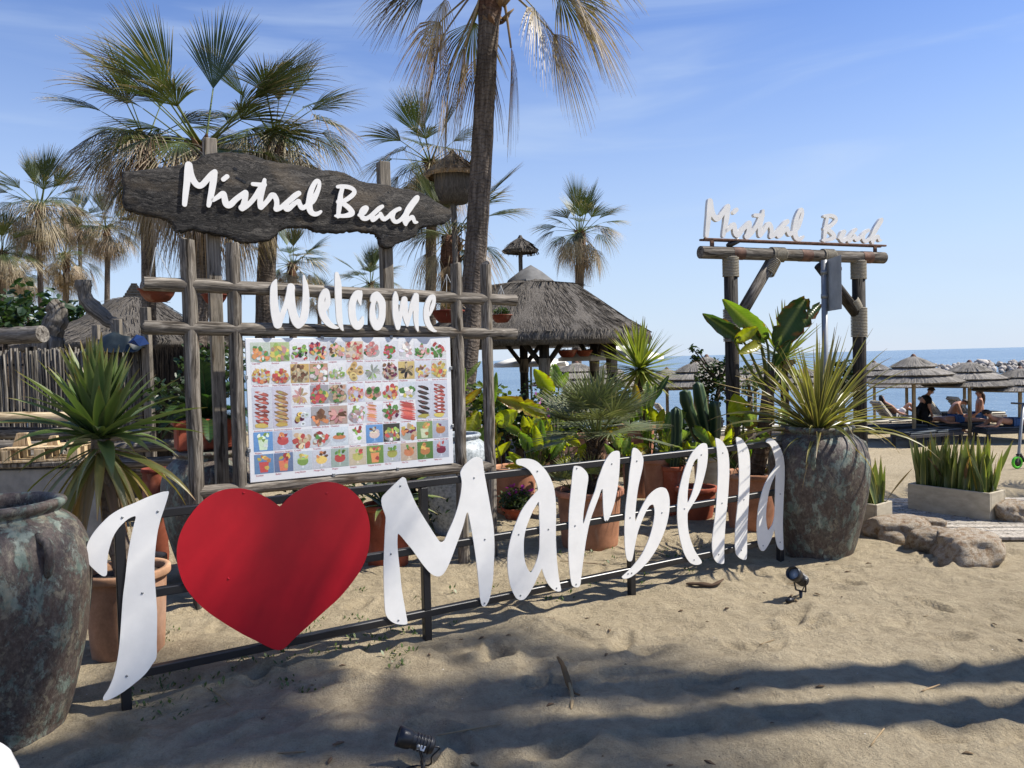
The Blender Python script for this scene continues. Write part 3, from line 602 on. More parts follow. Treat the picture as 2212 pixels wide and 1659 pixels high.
WEL = [
 [[(148,155,8),(122,230,34),(118,350,40),(125,480,44),(145,600,48),(165,695,46)],[(165,700,44),(200,630,32),(240,530,28),(280,420,30),(310,330,38),(330,250,40)],[(325,245,40),(322,340,44),(330,450,46),(350,560,46),(385,660,46),(415,705,40)],[(415,705,40),(460,660,40),(490,580,42),(505,460,40),(508,340,36),(500,220,28),(480,110,10)]],
 [[(742,525,14),(765,460,30),(772,370,28),(748,295,32),(705,360,33),(692,450,36),(705,550,40),(745,640,40),(800,700,32),(860,732,20),(900,738,8)]],
 [[(880,85,22),(895,200,38),(900,350,38),(905,500,36),(915,640,34),(935,730,22),(955,768,8)]],
 [[(1168,462,8),(1158,400,24),(1160,325,30),(1120,330,36),(1075,420,40),(1065,540,42),(1085,660,42),(1130,720,42),(1175,680,34),(1195,610,12)],[(1160,320,26),(1178,296,10)]],
 [[(1365,345,44),(1420,420,46),(1432,530,40),(1420,640,42),(1370,725,46),(1325,650,42),(1312,550,34),(1318,460,26),(1340,400,22)],[(1298,412,14),(1330,365,38),(1365,345,42)]],
 [[(1590,310,14),(1592,380,36),(1590,500,36),(1600,620,38),(1620,740,26)],[(1622,740,26),(1650,600,24),(1680,450,30),(1700,392,32)],[(1700,395,36),(1705,500,36),(1715,620,32),(1735,710,16)],[(1735,700,18),(1770,560,24),(1800,450,32),(1835,360,34)],[(1840,350,34),(1842,480,34),(1838,620,32),(1850,730,22),(1862,778,8)]],
 [[(2003,590,10),(2032,500,26),(2055,425,24),(2052,360,22),(2010,380,28),(1975,460,32),(1962,560,34),(1975,660,36),(2010,730,32),(2050,770,20),(2085,780,8)]],
]
def stroke_uv(st, R, on, k):
    out = []
    for x, y, w in st:
        a = on(R(x, y)); out.append((a[0], a[1], w * k))
    return out
kw = 720 / 2212 / 1.8228 * 5.55 / FOC
for g in WEL:
    lp = strokes_to_loops([stroke_uv(s, R7, lambda q: on_frame(q, .07), kw * 1.06) for s in g], .004)
    mb = MB()
    sheet(mb, lp, .052, .070); L = mb.obj('letter', MT['white'], fr_ob, smooth=False)

# ---------------- menu board with food photographs ----------------
menu = empty('menu_board', label='white menu board of food and drink photographs fixed in the log frame', cat='menu board'); menu.matrix_world = FM
BW, B0, B1 = 1.53, .805, 1.795
mb = MB(); mb.box((BW / 2, (B0 + B1) / 2, .030), (BW, B1 - B0, .012), bev=.003); mb.obj('panel', MT['panel'], menu, smooth=False)
W_, K_ = (.80, .80, .79), (.03, .03, .03)
G1, G2, G3 = (.10, .28, .05), (.30, .50, .08), (.04, .14, .03)
O_, R_, Y_, P_, B_, T_ = (.75, .25, .05), (.55, .04, .03), (.75, .55, .08), (.75, .38, .32), (.20, .09, .04), (.60, .42, .22)
PU, SK, LG = (.16, .02, .07), (.10, .30, .62), (.62, .66, .72)
# tile: background, kind, palette, (cx, cy, rx, ry), size, count
TILES = [
 [((.55,.62,.5),'pile',[O_,O_,W_,G1],(.5,.4,.42,.36),.13,16),((.45,.55,.25),'pile',[P_,Y_,G2,G2,Y_],(.5,.45,.45,.38),.14,18),(W_,'pile',[G1,R_,W_,K_,G2],(.52,.42,.42,.36),.11,20),((.7,.7,.7),'pile',[PU,P_,G1,O_,R_,Y_],(.5,.5,.46,.4),.11,26),((.62,.64,.68),'pile',[P_,Y_,B_,T_,G3],(.5,.5,.42,.36),.12,20),((.7,.55,.38),'pile',[T_,P_,(.75,.6,.4),R_],(.5,.5,.48,.46),.13,26),(W_,'pile',[P_,(.7,.2,.18),(.7,.2,.18),G3],(.5,.52,.4,.34),.12,18),((.72,.73,.76),'pile',[R_,(.5,.06,.12),G1],(.5,.42,.28,.34),.13,16),(W_,'pile',[(.85,.78,.76),(.75,.45,.42),W_],(.52,.48,.38,.34),.13,18),((.74,.75,.78),'pile',[P_,(.72,.25,.22),G1],(.5,.42,.42,.3),.12,18),(W_,'pile',[R_,R_,W_,G1],(.5,.45,.42,.36),.13,18)],
 [(W_,'pile',[R_,O_,Y_,T_,R_],(.5,.4,.44,.32),.10,24),(W_,'pile',[R_,R_,Y_,O_],(.5,.36,.42,.32),.11,24),((.62,.40,.10),'pile',[B_,(.3,.2,.1),T_],(.5,.5,.42,.42),.10,30),((.5,.28,.14),'pile',[P_,T_,W_,G1],(.5,.48,.48,.36),.14,20),(W_,'pile',[T_,G2,(.5,.5,.3),W_],(.5,.42,.44,.28),.09,24),((.72,.72,.74),'ring',[(.72,.48,.16),(.6,.36,.1)],(.5,.5,.36,.42),.17,12),((.70,.72,.74),'star',[(.30,.34,.30),(.45,.48,.42),G2],(.5,.46,.4,.36),.05,22),(W_,'pile',[T_,P_,B_,PU],(.5,.48,.42,.42),.10,28),((.62,.46,.14),'star',[K_,(.12,.09,.05),T_],(.5,.5,.4,.4),.07,20),((.66,.68,.74),'pile',[T_,Y_,B_,P_],(.5,.4,.4,.3),.10,18),((.6,.6,.55),'pile',[Y_,Y_,O_,R_,Y_],(.5,.46,.46,.38),.12,24)],
 [None,None,(W_,'star',[P_,P_,T_,Y_],(.48,.45,.42,.36),.06,20),((.35,.34,.36),'pile',[R_,(.5,.06,.1),Y_,G1],(.48,.5,.44,.42),.14,22),((.55,.5,.45),'pile',[T_,B_,(.55,.25,.18),G1],(.5,.5,.46,.44),.11,28),((.70,.71,.78),'pile',[P_,R_,Y_,P_],(.5,.42,.42,.36),.11,20),(W_,'ring',[O_,P_,P_,G1],(.5,.46,.36,.3),.18,12),(W_,'pile',[O_,Y_,R_,G2],(.5,.48,.4,.36),.12,18),((.62,.68,.72),'pile',[W_,W_,T_,G1,Y_],(.52,.42,.4,.28),.15,14),None,None],
 [None,None,((.66,.70,.76),'ring',[W_,W_,PU,Y_],(.55,.42,.38,.3),.12,14),((.40,.38,.38),'pile',[B_,B_,O_,(.28,.16,.1)],(.55,.42,.36,.3),.17,14),((.5,.36,.28),'star',[(.6,.22,.24),B_,P_],(.45,.5,.44,.4),.08,22),(W_,'pile',[P_,W_,(.6,.4,.36),G2],(.5,.5,.4,.42),.13,20),((.72,.74,.78),'stack',[O_,P_],(.38,.5,.26,.4),.1,9),(W_,'pile',[PU,B_,R_,G1],(.5,.48,.42,.36),.13,16),(W_,'stack',[R_,(.7,.1,.05)],(.5,.5,.42,.42),.1,9),None,None],
 [(SK,'glass',[(.6,.75,.5),G2,(.75,.82,.7)],0,0,0),((.45,.50,.62),'cup',[R_,R_,O_],0,0,0),((.62,.64,.66),'pile',[Y_,T_,(.72,.6,.38),R_],(.5,.42,.44,.32),.17,14),((.70,.71,.74),'pile',[B_,T_,W_,R_,G1],(.5,.4,.42,.3),.14,16),((.66,.74,.78),'bowl',[W_,O_,G1],0,0,0),(W_,'glass',[W_,R_,G2],0,0,0),(SK,'cup',[(.68,.58,.45),B_,(.6,.5,.4)],0,0,0),((.06,.06,.05),'pile',[R_,G2,W_,Y_],(.5,.4,.38,.34),.12,18),((.70,.72,.76),'pile',[Y_,O_,PU,T_],(.5,.42,.42,.34),.16,12),((.22,.34,.12),'glass',[(.6,.66,.4),Y_,O_],0,0,0),((.42,.46,.54),'cup',[O_,PU,Y_],0,0,0)],
 [((.12,.26,.46),'glass',[R_,O_,Y_],0,0,0),((.14,.20,.34),'glass',[(.7,.16,.05),R_,Y_],0,0,0),((.55,.62,.66),'cup',[G2,(.6,.66,.2),Y_],0,0,0),((.60,.62,.66),'cup',[Y_,O_,B_],0,0,0),((.36,.46,.40),'cup',[R_,G1,G2],0,0,0),((.62,.52,.36),'cup',[(.45,.4,.1),R_,G2],0,0,0),((.16,.30,.06),'glass',[O_,Y_,R_],0,0,0),((.50,.54,.58),'cup',[(.36,.38,.06),G1,G2],0,0,0),((.55,.42,.30),'cup',[(.6,.2,.05),G1,O_],0,0,0),((.10,.22,.04),'cup',[O_,O_,Y_],0,0,0),((.45,.50,.58),'cup',[(.30,.02,.07),P_,R_],0,0,0)],
]
CAPT = [['Caprese','Exotica','Griega','Frutos de Mar','Langosta','Pasta con Gambas','Carpaccio de Atun','Tartar de Atun','Carpaccio de Pulpo','Mozzarella y Jamon','Carpaccio de Ternera'],
 ['Pasta Bogavante','Pasta Carabineros','Almejas Marinera','Gambas PIL PIL','Pasta Almeja','Calamares Fritos','Boquerones Fritos','Fritura de Pescado','Mejillones','Wrap de Atun','Paella de Carabineros'],
 ['','','Langostinos','Carabineros','Parrillada','Cigalas','Ensalada','Langostinos','Filete de Lubina','',''],
 ['Brocheta de Carabineros','Brocheta de Langostinos','Calamar','Solomillo de Buey','Chuleton','Vitello Tonnato','Gambas a la Plancha','Tataki de Atun','Carabineros','Brocheta de Buey','Brocheta de Carabineros'],
 ['Mojito','Strawberry Margarita','Crepes','Tiramisu','Creme Brulee','Panna Cotta','Copa Baileys','Plato de Frutas','Fruta','Pina Colada','Harvey Wallbanger'],
 ['Zombie','Bellini','Long Beach','Mango Pina','Mojito','Sangria','Tequila Sunrise','Mai Tai','Mai Tai','Margarita','Baby Lou']]
def blob(mb, cx, cy, rx, ry, z, col, a=0.0, n=9, jit=.22, rr=random):
    c, s = math.cos(a), math.sin(a); vs = []
    for i in range(n):
        t = 2 * math.pi * i / n; q = 1 + rr.uniform(-jit, jit); x, y = rx * q * math.cos(t), ry * q * math.sin(t); vs.append((cx + x * c - y * s, cy + x * s + y * c, z))
    v_ = rr.uniform(.55, 1.12); k = [max(0, min(1, q * v_ * rr.uniform(.9, 1.1))) for q in col]; mb.add(vs, [tuple(range(n))], k)
MX, TW = .030, (BW - .065) / 11; TOP = B1 - .028; RH = (TOP - (B0 + .035)) / 6; PH = RH * .865
def quad(mb, x0, y0, x1, y1, z, col, col2=None):
    mb.add([(x0, y0, z), (x1, y0, z), (x1, y1, z), (x0, y1, z)], [(0, 1, 2, 3)], cols=[col, col, col2 or col, col2 or col])
rt = random.Random(21)
def tile(x0, y0, w, h, spec):
    bgc, kind, pal, area, size, cnt = spec; bgc = [q * .93 for q in bgc]; cnt = int(cnt * 1.5) if kind == 'pile' else cnt; mb = MB(); z = .0366; gap = .0016
    quad(mb, x0 + gap, y0, x0 + w - gap, y0 + h, z, [q * .92 for q in bgc], [min(1, q * 1.05) for q in bgc])
    X = lambda u: x0 + w * u; Y = lambda v: y0 + h * v; k = [0]
    def dz(): k[0] += 1; return z + .00004 * k[0]
    if kind in ('pile', 'ring', 'star', 'stack'):
        cx, cy, rx, ry = area; rx *= 1.12; ry *= 1.18; size *= 1.18
        if kind == 'pile': blob(mb, X(cx), Y(cy - ry * .3), w * rx * 1.02, h * ry * .75, dz(), [q * .55 + .2 for q in bgc], 0, 16, .05, rt)
        for i in range(cnt):
            a = rt.uniform(0, 6.28); r = math.sqrt(rt.random()) * (.98 if kind == 'pile' else .8); px, py = cx + rx * r * math.cos(a), cy + ry * r * math.sin(a); col = pal[i % len(pal)] if i < len(pal) * 2 else rt.choice(pal)
            if kind == 'pile': blob(mb, X(min(.86, max(.14, px))), Y(min(.88, max(.12, py))), w * size * rt.uniform(.6, 1.1), w * size * rt.uniform(.4, .8), dz(), col, rt.uniform(0, 3.14), rr=rt)
            elif kind == 'ring':
                blob(mb, X(px), Y(py), w * size, w * size * .8, dz(), col, rt.uniform(0, 3), 12, .06, rt); blob(mb, X(px), Y(py), w * size * .5, w * size * .38, dz(), [q * .5 for q in col], 0, 10, .06, rt)
            elif kind == 'star': blob(mb, X(cx + rx * .55 * math.cos(a)), Y(cy + ry * .55 * math.sin(a)), w * rx * rt.uniform(.3, .55), w * size, dz(), col, a, rr=rt)
            else: blob(mb, X(cx + rt.uniform(-.03, .03)), Y(cy + ry * (1 - 2 * (i + .5) / cnt)), w * rx, h * ry / cnt * 1.1, dz(), col, -.2, 12, .12, rt)
    elif kind == 'skewer':
        for i in range(cnt):
            yy = .9 - .78 * (i + .5) / cnt
            blob(mb, X(.5 + .05 * (-1) ** i), Y(yy - .015), w * .34, h * .045, dz(), [q * .5 for q in pal[0]], -.35, 12, .15, rt)
            blob(mb, X(.48), Y(yy), w * .33, h * .035, dz(), pal[i % 2], -.3, 12, .2, rt); blob(mb, X(.45), Y(yy + .01), w * .12, h * .02, dz(), pal[-1], 0, 8, .2, rt)
        blob(mb, X(.45), Y(.08), w * .34, h * .06, dz(), Y_, 0, 10, .2, rt)
    elif kind == 'glass':
        mb.add([(X(.3), Y(.06), dz()), (X(.68), Y(.06), z + .00004 * k[0]), (X(.74), Y(.6), z + .00004 * k[0]), (X(.24), Y(.6), z + .00004 * k[0])], [(0, 1, 2, 3)], pal[0])
        for i in range(7): blob(mb, X(rt.uniform(.25, .75)), Y(rt.uniform(.6, .88)), w * .13, w * .08, dz(), pal[1 + i % 2], rt.uniform(0, 3), rr=rt)
        blob(mb, X(.62), Y(.3), w * .12, w * .12, dz(), pal[2], 0, rr=rt)
    elif kind == 'cup':
        quad(mb, X(.46), Y(.06), X(.54), Y(.3), dz(), [min(1, q + .15) for q in bgc]); blob(mb, X(.5), Y(.07), w * .16, h * .03, dz(), [min(1, q + .15) for q in bgc], 0, 12, .02, rt)
        blob(mb, X(.5), Y(.46), w * .3, h * .22, dz(), pal[0], 0, 16, .03, rt); blob(mb, X(.5), Y(.6), w * .3, h * .05, dz(), [min(1, q * 1.25) for q in pal[0]], 0, 14, .03, rt)
        for i in range(6): blob(mb, X(rt.uniform(.3, .75)), Y(rt.uniform(.62, .86)), w * .11, w * .07, dz(), pal[1 + i % 2], rt.uniform(0, 3), rr=rt)
    elif kind == 'bowl':
        blob(mb, X(.5), Y(.36), w * .4, h * .2, dz(), W_, 0, 16, .02, rt); blob(mb, X(.5), Y(.46), w * .36, h * .13, dz(), pal[1], 0, 16, .02, rt)
        for i in range(4): blob(mb, X(.5 + .1 * i - .1), Y(.62), w * .1, w * .06, dz(), pal[2], rt.uniform(0, 3), rr=rt)
    return mb.obj('food_photo', MT['print'], menu, smooth=False)
for r in range(6):
    for c in range(11):
        if TILES[r][c]: tile(MX + TW * c, TOP - RH * r - PH, TW, PH, TILES[r][c])
for c, pal in ((0, [(.55, .10, .06), (.42, .06, .04), W_]), (1, [(.55, .30, .10), (.42, .22, .07), (.6, .5, .15)]), (9, [(.06, .045, .04), (.11, .08, .07), (.16, .05, .04)]), (10, [(.55, .10, .06), (.42, .06, .04), W_])):
    tile(MX + TW * c, TOP - RH * 3 - PH, TW, RH + PH, ((.62, .64, .70) if c != 1 else (.60, .58, .66), 'skewer', pal, 0, 0, 8 if c != 9 else 6))
cap_me = {}
for r in range(6):
    for c in range(11):
        t = CAPT[r][c]
        if not t: continue
        if t not in cap_me:
            cu = bpy.data.curves.new('caption', 'FONT'); cu.body = t; cu.size = .0165; to = bpy.data.objects.new('caption', cu); COL.objects.link(to)
            bpy.context.view_layer.update(); cap_me[t] = bpy.data.meshes.new_from_object(to.evaluated_get(bpy.context.evaluated_depsgraph_get())); COL.objects.unlink(to); bpy.data.objects.remove(to)
            cap_me[t].materials.clear(); cap_me[t].materials.append(MT['caption'])
        wmax = max(v.co.x for v in cap_me[t].vertices); k = min(1.0, TW * .92 / wmax)
        link('caption', cap_me[t], menu, loc=(MX + TW * c + .008, TOP - RH * (r + 1) + .004, .0366), sc=k)
for (x, y) in ((.53, B1), (1.05, B1), (.58, B0), (1.07, B0), (0, 1.53), (0, 1.03), (BW, 1.55), (BW, 1.1)):
    mb = MB(); mb.box((x, y, .034), (.022, .026, .016), bev=.003); mb.obj('clip', MT['galv'], menu, smooth='auto')

# ---------------- driftwood board: Mistral Beach ----------------
DO = -.16
def on_drift(q, off=DO): p = FMi @ onpl(q[0], q[1], FA0 + FN * off, FN); return (p.x, p.y)
dr = empty('driftwood_sign', label='dark driftwood board with white script reading Mistral Beach on two sawn posts', cat='sign'); dr.matrix_world = FM
OUT = [(40,185),(100,180),(180,172),(260,160),(340,152),(400,142),(460,130),(520,105),(570,75),(640,62),(740,62),(840,72),(920,95),(1000,118),(1080,130),(1150,140),(1230,158),(1310,172),(1400,178),(1460,190),(1510,215),(1570,245),(1640,258),(1740,268),(1780,285),(1860,295),(1930,310),(1990,335),(2050,375),(2100,405),(2140,430),(2150,460),(2135,500),(2080,525),(2010,540),(1960,545),(1935,560),(1920,600),(1860,625),(1800,650),(1760,675),(1720,675),(1690,655),(1680,620),(1660,590),(1600,575),(1500,570),(1440,580),(1340,578),(1280,572),(1230,550),(1150,545),(1070,555),(1040,575),(1010,610),(960,630),(880,640),(800,640),(740,620),(680,600),(610,585),(540,575),(480,560),(430,575),(380,575),(360,540),(340,510),(300,490),(230,475),(150,460),(90,440),(50,420),(38,370),(45,300),(35,240)]
o2 = catmull([on_drift(R4(*p)) for p in OUT], 5); N2 = len(o2)
rj = random.Random(5)
jg = [rj.uniform(-1, 1) for _ in range(N2)]
def inset(k, jit, lowjit):
    out = []
    for i, p in enumerate(o2):
        a, b = o2[i - 1], o2[(i + 1) % N2]; t = Vector((b[0] - a[0], b[1] - a[1])); t = t.normalized() if t.length else Vector((1, 0)); nn = Vector((t.y, -t.x))   # outline runs clockwise in y-up
        low = 1.0 if i / N2 > .42 else .35
        out.append((p[0] + nn.x * k + jg[i] * jit * low * .6, p[1] + nn.y * k + jg[(i * 7) % N2] * jit * low))
    return out
mb = MB()
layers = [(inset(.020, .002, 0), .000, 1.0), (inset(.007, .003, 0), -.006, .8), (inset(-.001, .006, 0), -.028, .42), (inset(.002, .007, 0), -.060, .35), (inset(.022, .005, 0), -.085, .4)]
tri = tessellate_polygon([[Vector((q[0], q[1], 0)) for q in layers[0][0]]])
fl = layers[0][0]
def ar(t): a, b, c = (fl[i] for i in t); return (b[0] - a[0]) * (c[1] - a[1]) - (c[0] - a[0]) * (b[1] - a[1])
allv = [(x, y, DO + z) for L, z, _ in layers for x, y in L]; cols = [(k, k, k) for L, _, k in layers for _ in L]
fs = [t if ar(t) > 0 else t[::-1] for t in tri]
for k in range(len(layers) - 1):
    fs += [(k * N2 + i, k * N2 + (i + 1) % N2, (k + 1) * N2 + (i + 1) % N2, (k + 1) * N2 + i) for i in range(N2)]
bk = (len(layers) - 1) * N2; fs += [tuple(i + bk for i in (t[::-1] if ar(t) > 0 else t)) for t in tri]
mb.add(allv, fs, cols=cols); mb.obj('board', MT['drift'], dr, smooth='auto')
# worm holes and a split in the face
for (x, y, rx, ry, a) in ((760,172,14,9,.6),(775,232,16,8,.5),(812,252,16,9,.4),(795,243,10,6,.4),(1710,388,34,4,.42),(1738,320,6,6,0),(640,465,5,5,0),(1730,598,7,4,0)):
    u, v = on_drift(R4(x, y)); k = 1360 / 2212 / 1.8228 * 5.5 / FOC; mb = MB(); blob(mb, u, v, rx * k, ry * k, DO + .0015, (.02, .018, .016), -a, 11, .3, rj)
    mb.obj('knot_hole', MT['print'], dr, smooth=False)
MIS = [[[(215,110,45),(205,200,45),(190,350,40),(172,500,36),(158,645,30)],[(225,120,38),(245,230,38),(285,330,40),(345,390,38),(400,375,36),(460,310,36),(525,235,34),(570,200,32)],[(572,205,32),(548,340,42),(520,500,38),(500,590,34),(485,660,27)]],
 [[(685,305,30),(735,265,30)]],
 [[(545,585,26),(610,545,30),(680,500,38),(700,550,38),(715,620,42),(745,655,42),(790,640,40),(850,580,36),(930,520,36),(985,485,38)],[(988,488,36),(985,540,36),(970,610,38),(955,670,42),(935,690,42)],[(940,710,28),(1000,670,30),(1070,600,32),(1130,520,34),(1180,440,36)],
  [(1245,310,24),(1225,400,36),(1200,480,42),(1188,560,38),(1185,630,38),(1190,680,36)],[(1085,368,26),(1180,376,28),(1250,378,26)],[(1195,685,34),(1240,645,30),(1300,575,32),(1340,520,34),(1375,520,34)],[(1375,522,36),(1405,580,36),(1410,650,34),(1405,700,40)],
  [(1405,705,40),(1460,690,32),(1520,640,32),(1590,585,36),(1660,525,38),(1710,492,34)],[(1545,650,34),(1535,700,36),(1570,705,34),(1630,650,32),(1700,595,26)],[(1712,600,28),(1725,650,34),(1750,690,34),(1790,680,30),(1840,640,30)],
  [(1850,640,30),(1900,590,40),(1950,500,34),(1985,400,28),(1985,335,24),(1950,325,28),(1905,390,34),(1870,480,38),(1855,570,42),(1850,660,46),(1870,740,42),(1920,775,34),(1970,768,28),(2010,740,20)]]]
BEA = [[[(300,405,22),(350,400,26),(430,405,28),(500,430,28),(530,470,28),(510,510,30),(450,560,30),(380,600,28),(310,612,30)],[(365,430,26),(345,500,30),(335,580,36),(325,660,34),(315,740,30),(305,815,20)],[(370,630,30),(430,670,34),(480,720,36),(500,760,34),(460,785,34),(390,800,26),(320,800,24),(270,800,16)]],
 [[(590,790,20),(650,755,34),(690,720,24),(705,690,20),(680,680,22),(640,710,28),(620,770,32),(640,825,34),(690,835,30),(750,800,26),(810,750,30),(870,695,30),(910,670,24)],[(775,800,30),(775,855,28),(820,830,26),(880,780,20)],[(885,770,26),(905,820,34),(935,845,28),(985,815,26),(1040,765,30),(1100,720,28),(1145,702,26)],
  [(1060,760,30),(1045,820,32),(1070,870,30),(1110,880,26),(1165,845,26),(1210,790,28)],[(1215,800,28),(1270,730,30),(1330,650,26),(1380,590,22),(1395,545,20),(1370,550,26),(1310,630,34),(1255,720,38),(1225,810,40),(1215,870,36),(1225,915,24)],[(1232,905,20),(1265,850,26),(1315,815,28),(1335,850,28),(1350,885,24),(1385,885,14)]]]
kz = 640 / 2212 / 1.8228 * 5.6 / FOC
WORDS = []
for word, R, k in ((MIS, R5, kz * .98), (BEA, R6, kz * 1.07)):
    gg = []
    for g in word:
        st = [stroke_uv(s, R, on_drift, k) for s in g]; gg.append(st)
        mb = MB(); sheet(mb, strokes_to_loops(st, .0042), DO + .006, DO + .017); mb.obj('letter', MT['white'], dr, smooth=False)
    WORDS.append(gg)
for x, yt, w in ((452, 301, .086), (827, 351, .088)):
    u, v = on_drift((x, yt), DO - .14); mb = MB(); mb.beam((u, -.1, DO - .135), (u, v, DO - .135), w, w, up=(0, 0, 1), bev=.004); mb.obj('post', MT['post'], dr, smooth='auto')
# ---------------- plant pieces ----------------
def wchild(o, parent):
    """mesh given in world coordinates, kept under its thing"""
    o.parent = parent; o.location = -Vector(parent.location); return o
UP = Vector((0, 0, 1))
def lerp3(a, b, t): return tuple(a[i] + (b[i] - a[i]) * t for i in range(3))
TAN, TAN2, BROWN = (.34, .265, .165), (.44, .36, .245), (.13, .075, .045)
def fan_frond(elev, seed, pet=.80, blade=1.15, nseg=36, droop=.5, dead=0.0, span=112, cup=.35, free=.5, wid=1.0, tips=.8, green=((.038, .055, .020), (.078, .098, .032))):
    r = random.Random(seed); mb = MB(); e = rad(elev)
    t = Vector((0, math.cos(e), math.sin(e))); p = Vector((0, .06, 0)); pts = [p.copy()]; sag = .10 + .25 * max(0, 1 - elev / 60) * .4
    for i in range(6):
        t = (t - UP * sag * .16).normalized(); p = p + t * pet / 6; pts.append(p.copy())
    pc = lerp3((.12, .15, .035), TAN, dead)
    mb.tube(pts, [.030, .024, .020, .017, .015, .014, .012], 5, pc, squash=.55)
    X = Vector((1, 0, 0)); tb = (t - UP * (.30 if elev > -20 else .5) * (droop)).normalized(); n = X.cross(tb).normalized()
    st = [0, .16, .34, free, .66, .8, .91, 1.0]; dth = rad(span * 2 / nseg)
    for k in range(nseg):
        th = rad(-span + span * 2 * (k + .5 + r.uniform(-.3, .3)) / nseg) ; f = abs(th) / rad(span)
        L = blade * (1.0 - .28 * f ** 2) * r.uniform(.9, 1.06)
        d = (tb * math.cos(th) + X * math.sin(th)); ed = (-tb * math.sin(th) + X * math.cos(th))
        d = (d + n * cup * (1 - math.cos(th)) * .6).normalized()
        q = p.copy(); vs = []; cs = []; prev = 0; dr = droop * r.uniform(.6, 1.5); tw = r.uniform(-.5, .5)
        tipc = r.choice([TAN, TAN2, TAN2, BROWN]); gd = lerp3(green[0], green[1], r.random()); gstart = tips - .25 * r.random() - (.25 * dead)
        for i, s in enumerate(st):
            ds = s - prev; prev = s
            dd = (d - UP * dr * (s ** 2.0) * 1.5).normalized(); q = q + dd * L * ds
            w = math.tan(dth / 2) * L * s * 1.02 if s <= free else math.tan(dth / 2) * L * free * (1 - (s - free) / (1 - free)) ** .8
            w = max(w * wid, .0016); ee = (ed * math.cos(tw * s * s) + n * math.sin(tw * s * s))
            for sgn in (-1, 0, 1): vs.append(q + ee * (w * sgn) + n * (.42 * w if sgn == 0 else 0))
            c = lerp3(gd, tipc, max(0, min(1, (s - gstart) / .22)))
            if dead: c = lerp3(c, lerp3(TAN, BROWN, r.random() * .6), dead)
            cs += [lerp3(c, (.12, .16, .03), .25 if s < .3 and not dead else 0)] * 3
        m_ = len(st); fs = []
        for i in range(m_ - 1):
            a = i * 3; fs += [(a, a + 1, a + 4, a + 3), (a + 1, a + 2, a + 5, a + 4)]
        mb.add(vs, fs, cols=cs, rest=[(v.x, v.z, v.y) for v in vs])
    return mb.mesh('frond', MT['dead'] if dead > .7 else MT['frond'])
FR = {}
for cls, els, kw in (('up', (78, 64, 50), dict(droop=.16, tips=.90, cup=.5, span=36, free=.56, blade=1.22)), ('mid', (42, 27), dict(droop=.42, tips=.74, span=50, free=.5)), ('low', (10, -8), dict(droop=.95, tips=.52, span=66, free=.4, wid=.75)), ('old', (-24, -40), dict(droop=1.5, tips=.42, dead=.7, span=70, free=.36, wid=.7)), ('dead', (-58, -74), dict(droop=2.4, dead=1.0, span=58, cup=.9, blade=1.2, free=.32, wid=.62))):
    FR[cls] = [fan_frond(e, 10 * i + j + hash(cls) % 3 * 0 + int(e), **kw) for i, e in enumerate(els) for j in range(2)]
CHAM = [fan_frond(e, 300 + i, pet=.60, blade=.80, nseg=24, droop=.10, tips=.97, span=105, free=.38, wid=.92, cup=.2, green=((.085, .105, .045), (.20, .22, .11))) for i, e in enumerate((86, 74, 62, 50, 40, 30, 22, 14, 4))]
def palm(base_px, crown_px, depth, sc, r, label, counts=(7, 9, 9, 7, 7), group=None, hero=(), base_pt=None, crown_pt=None, seed=1, boots=1.0, name='fan_palm', bend=.0):
    rr = random.Random(seed)
    top = crown_pt if crown_pt else at(crown_px[0], crown_px[1], depth)
    if base_pt is None: b = at(base_px, 830, depth); base = Vector((b.x, b.y, gzf(b.x, b.y) - .1))
    else: base = Vector((base_pt[0], base_pt[1], gzf(*base_pt) - .1))
    root = empty(name, base, 0, label, 'palm tree', group)
    mb = MB(); n = max(14, int((top - base).length / .22)); pts = []; rs = []; cs = []
    side = Vector((bend, 0, 0))
    for i in range(n + 1):
        f = i / n; p = base.lerp(top, f) + side * math.sin(math.pi * f) + Vector((math.sin(f * 5 + seed), math.cos(f * 4 + seed), 0)) * r * .25
        pts.append(p - base); q = r * (1.22 - .25 * f + .25 * math.exp(-f * 14)); boot = f > 1 - .55 * boots / max(1.5, (top - base).length)
        rs.append(q * (1.22 if boot else 1) * rr.uniform(.97, 1.03)); cs.append((.95, .62, .48) if boot else (1, 1, 1))
    mb.tube(pts, rs, 16, cols=cs); mb.obj('trunk', MT['trunk'], root)
    mb = MB()
    for i in range(int(26 * boots)):                    # cut leaf bases under the crown
        a = rr.uniform(0, 6.28); z = rr.uniform(-.62, .05) * sc; o = (top - base) + Vector((math.cos(a) * r * 1.05, math.sin(a) * r * 1.05, z)); d = Vector((math.cos(a), math.sin(a), .9)).normalized()
        mb.tube([o - d * .06, o + d * .05 * sc, o + d * .13 * sc], [.05 * sc, .045 * sc, .016], 5, lerp3(BROWN, TAN, rr.random() * .7), squash=.4)
    if boots: mb.obj('leaf_bases', MT['dead'], root)
    def put(me, az, tilt, s):
        o = link('dead_frond' if me in FR['dead'] else 'frond', me, root, loc=(top - base) + Vector((0, 0, rr.uniform(-.08, .06) * sc)), sc=s)
        o.rotation_euler = (tilt, rr.uniform(-.18, .18), -az)
    for cls, az, tilt, s in hero: put(rr.choice(FR[cls]) if isinstance(cls, str) else FR[cls[0]][cls[1]], rad(az), rad(tilt), sc * s)
    for cls, c in zip(('up', 'mid', 'low', 'old', 'dead'), counts):
        a0 = rr.uniform(0, 6.28)
        for i in range(c): put(rr.choice(FR[cls]), a0 + 6.283 * (i + rr.uniform(-.3, .3)) / max(c, 1), rr.uniform(-.12, .12), sc * rr.uniform(.85, 1.08))
    return root
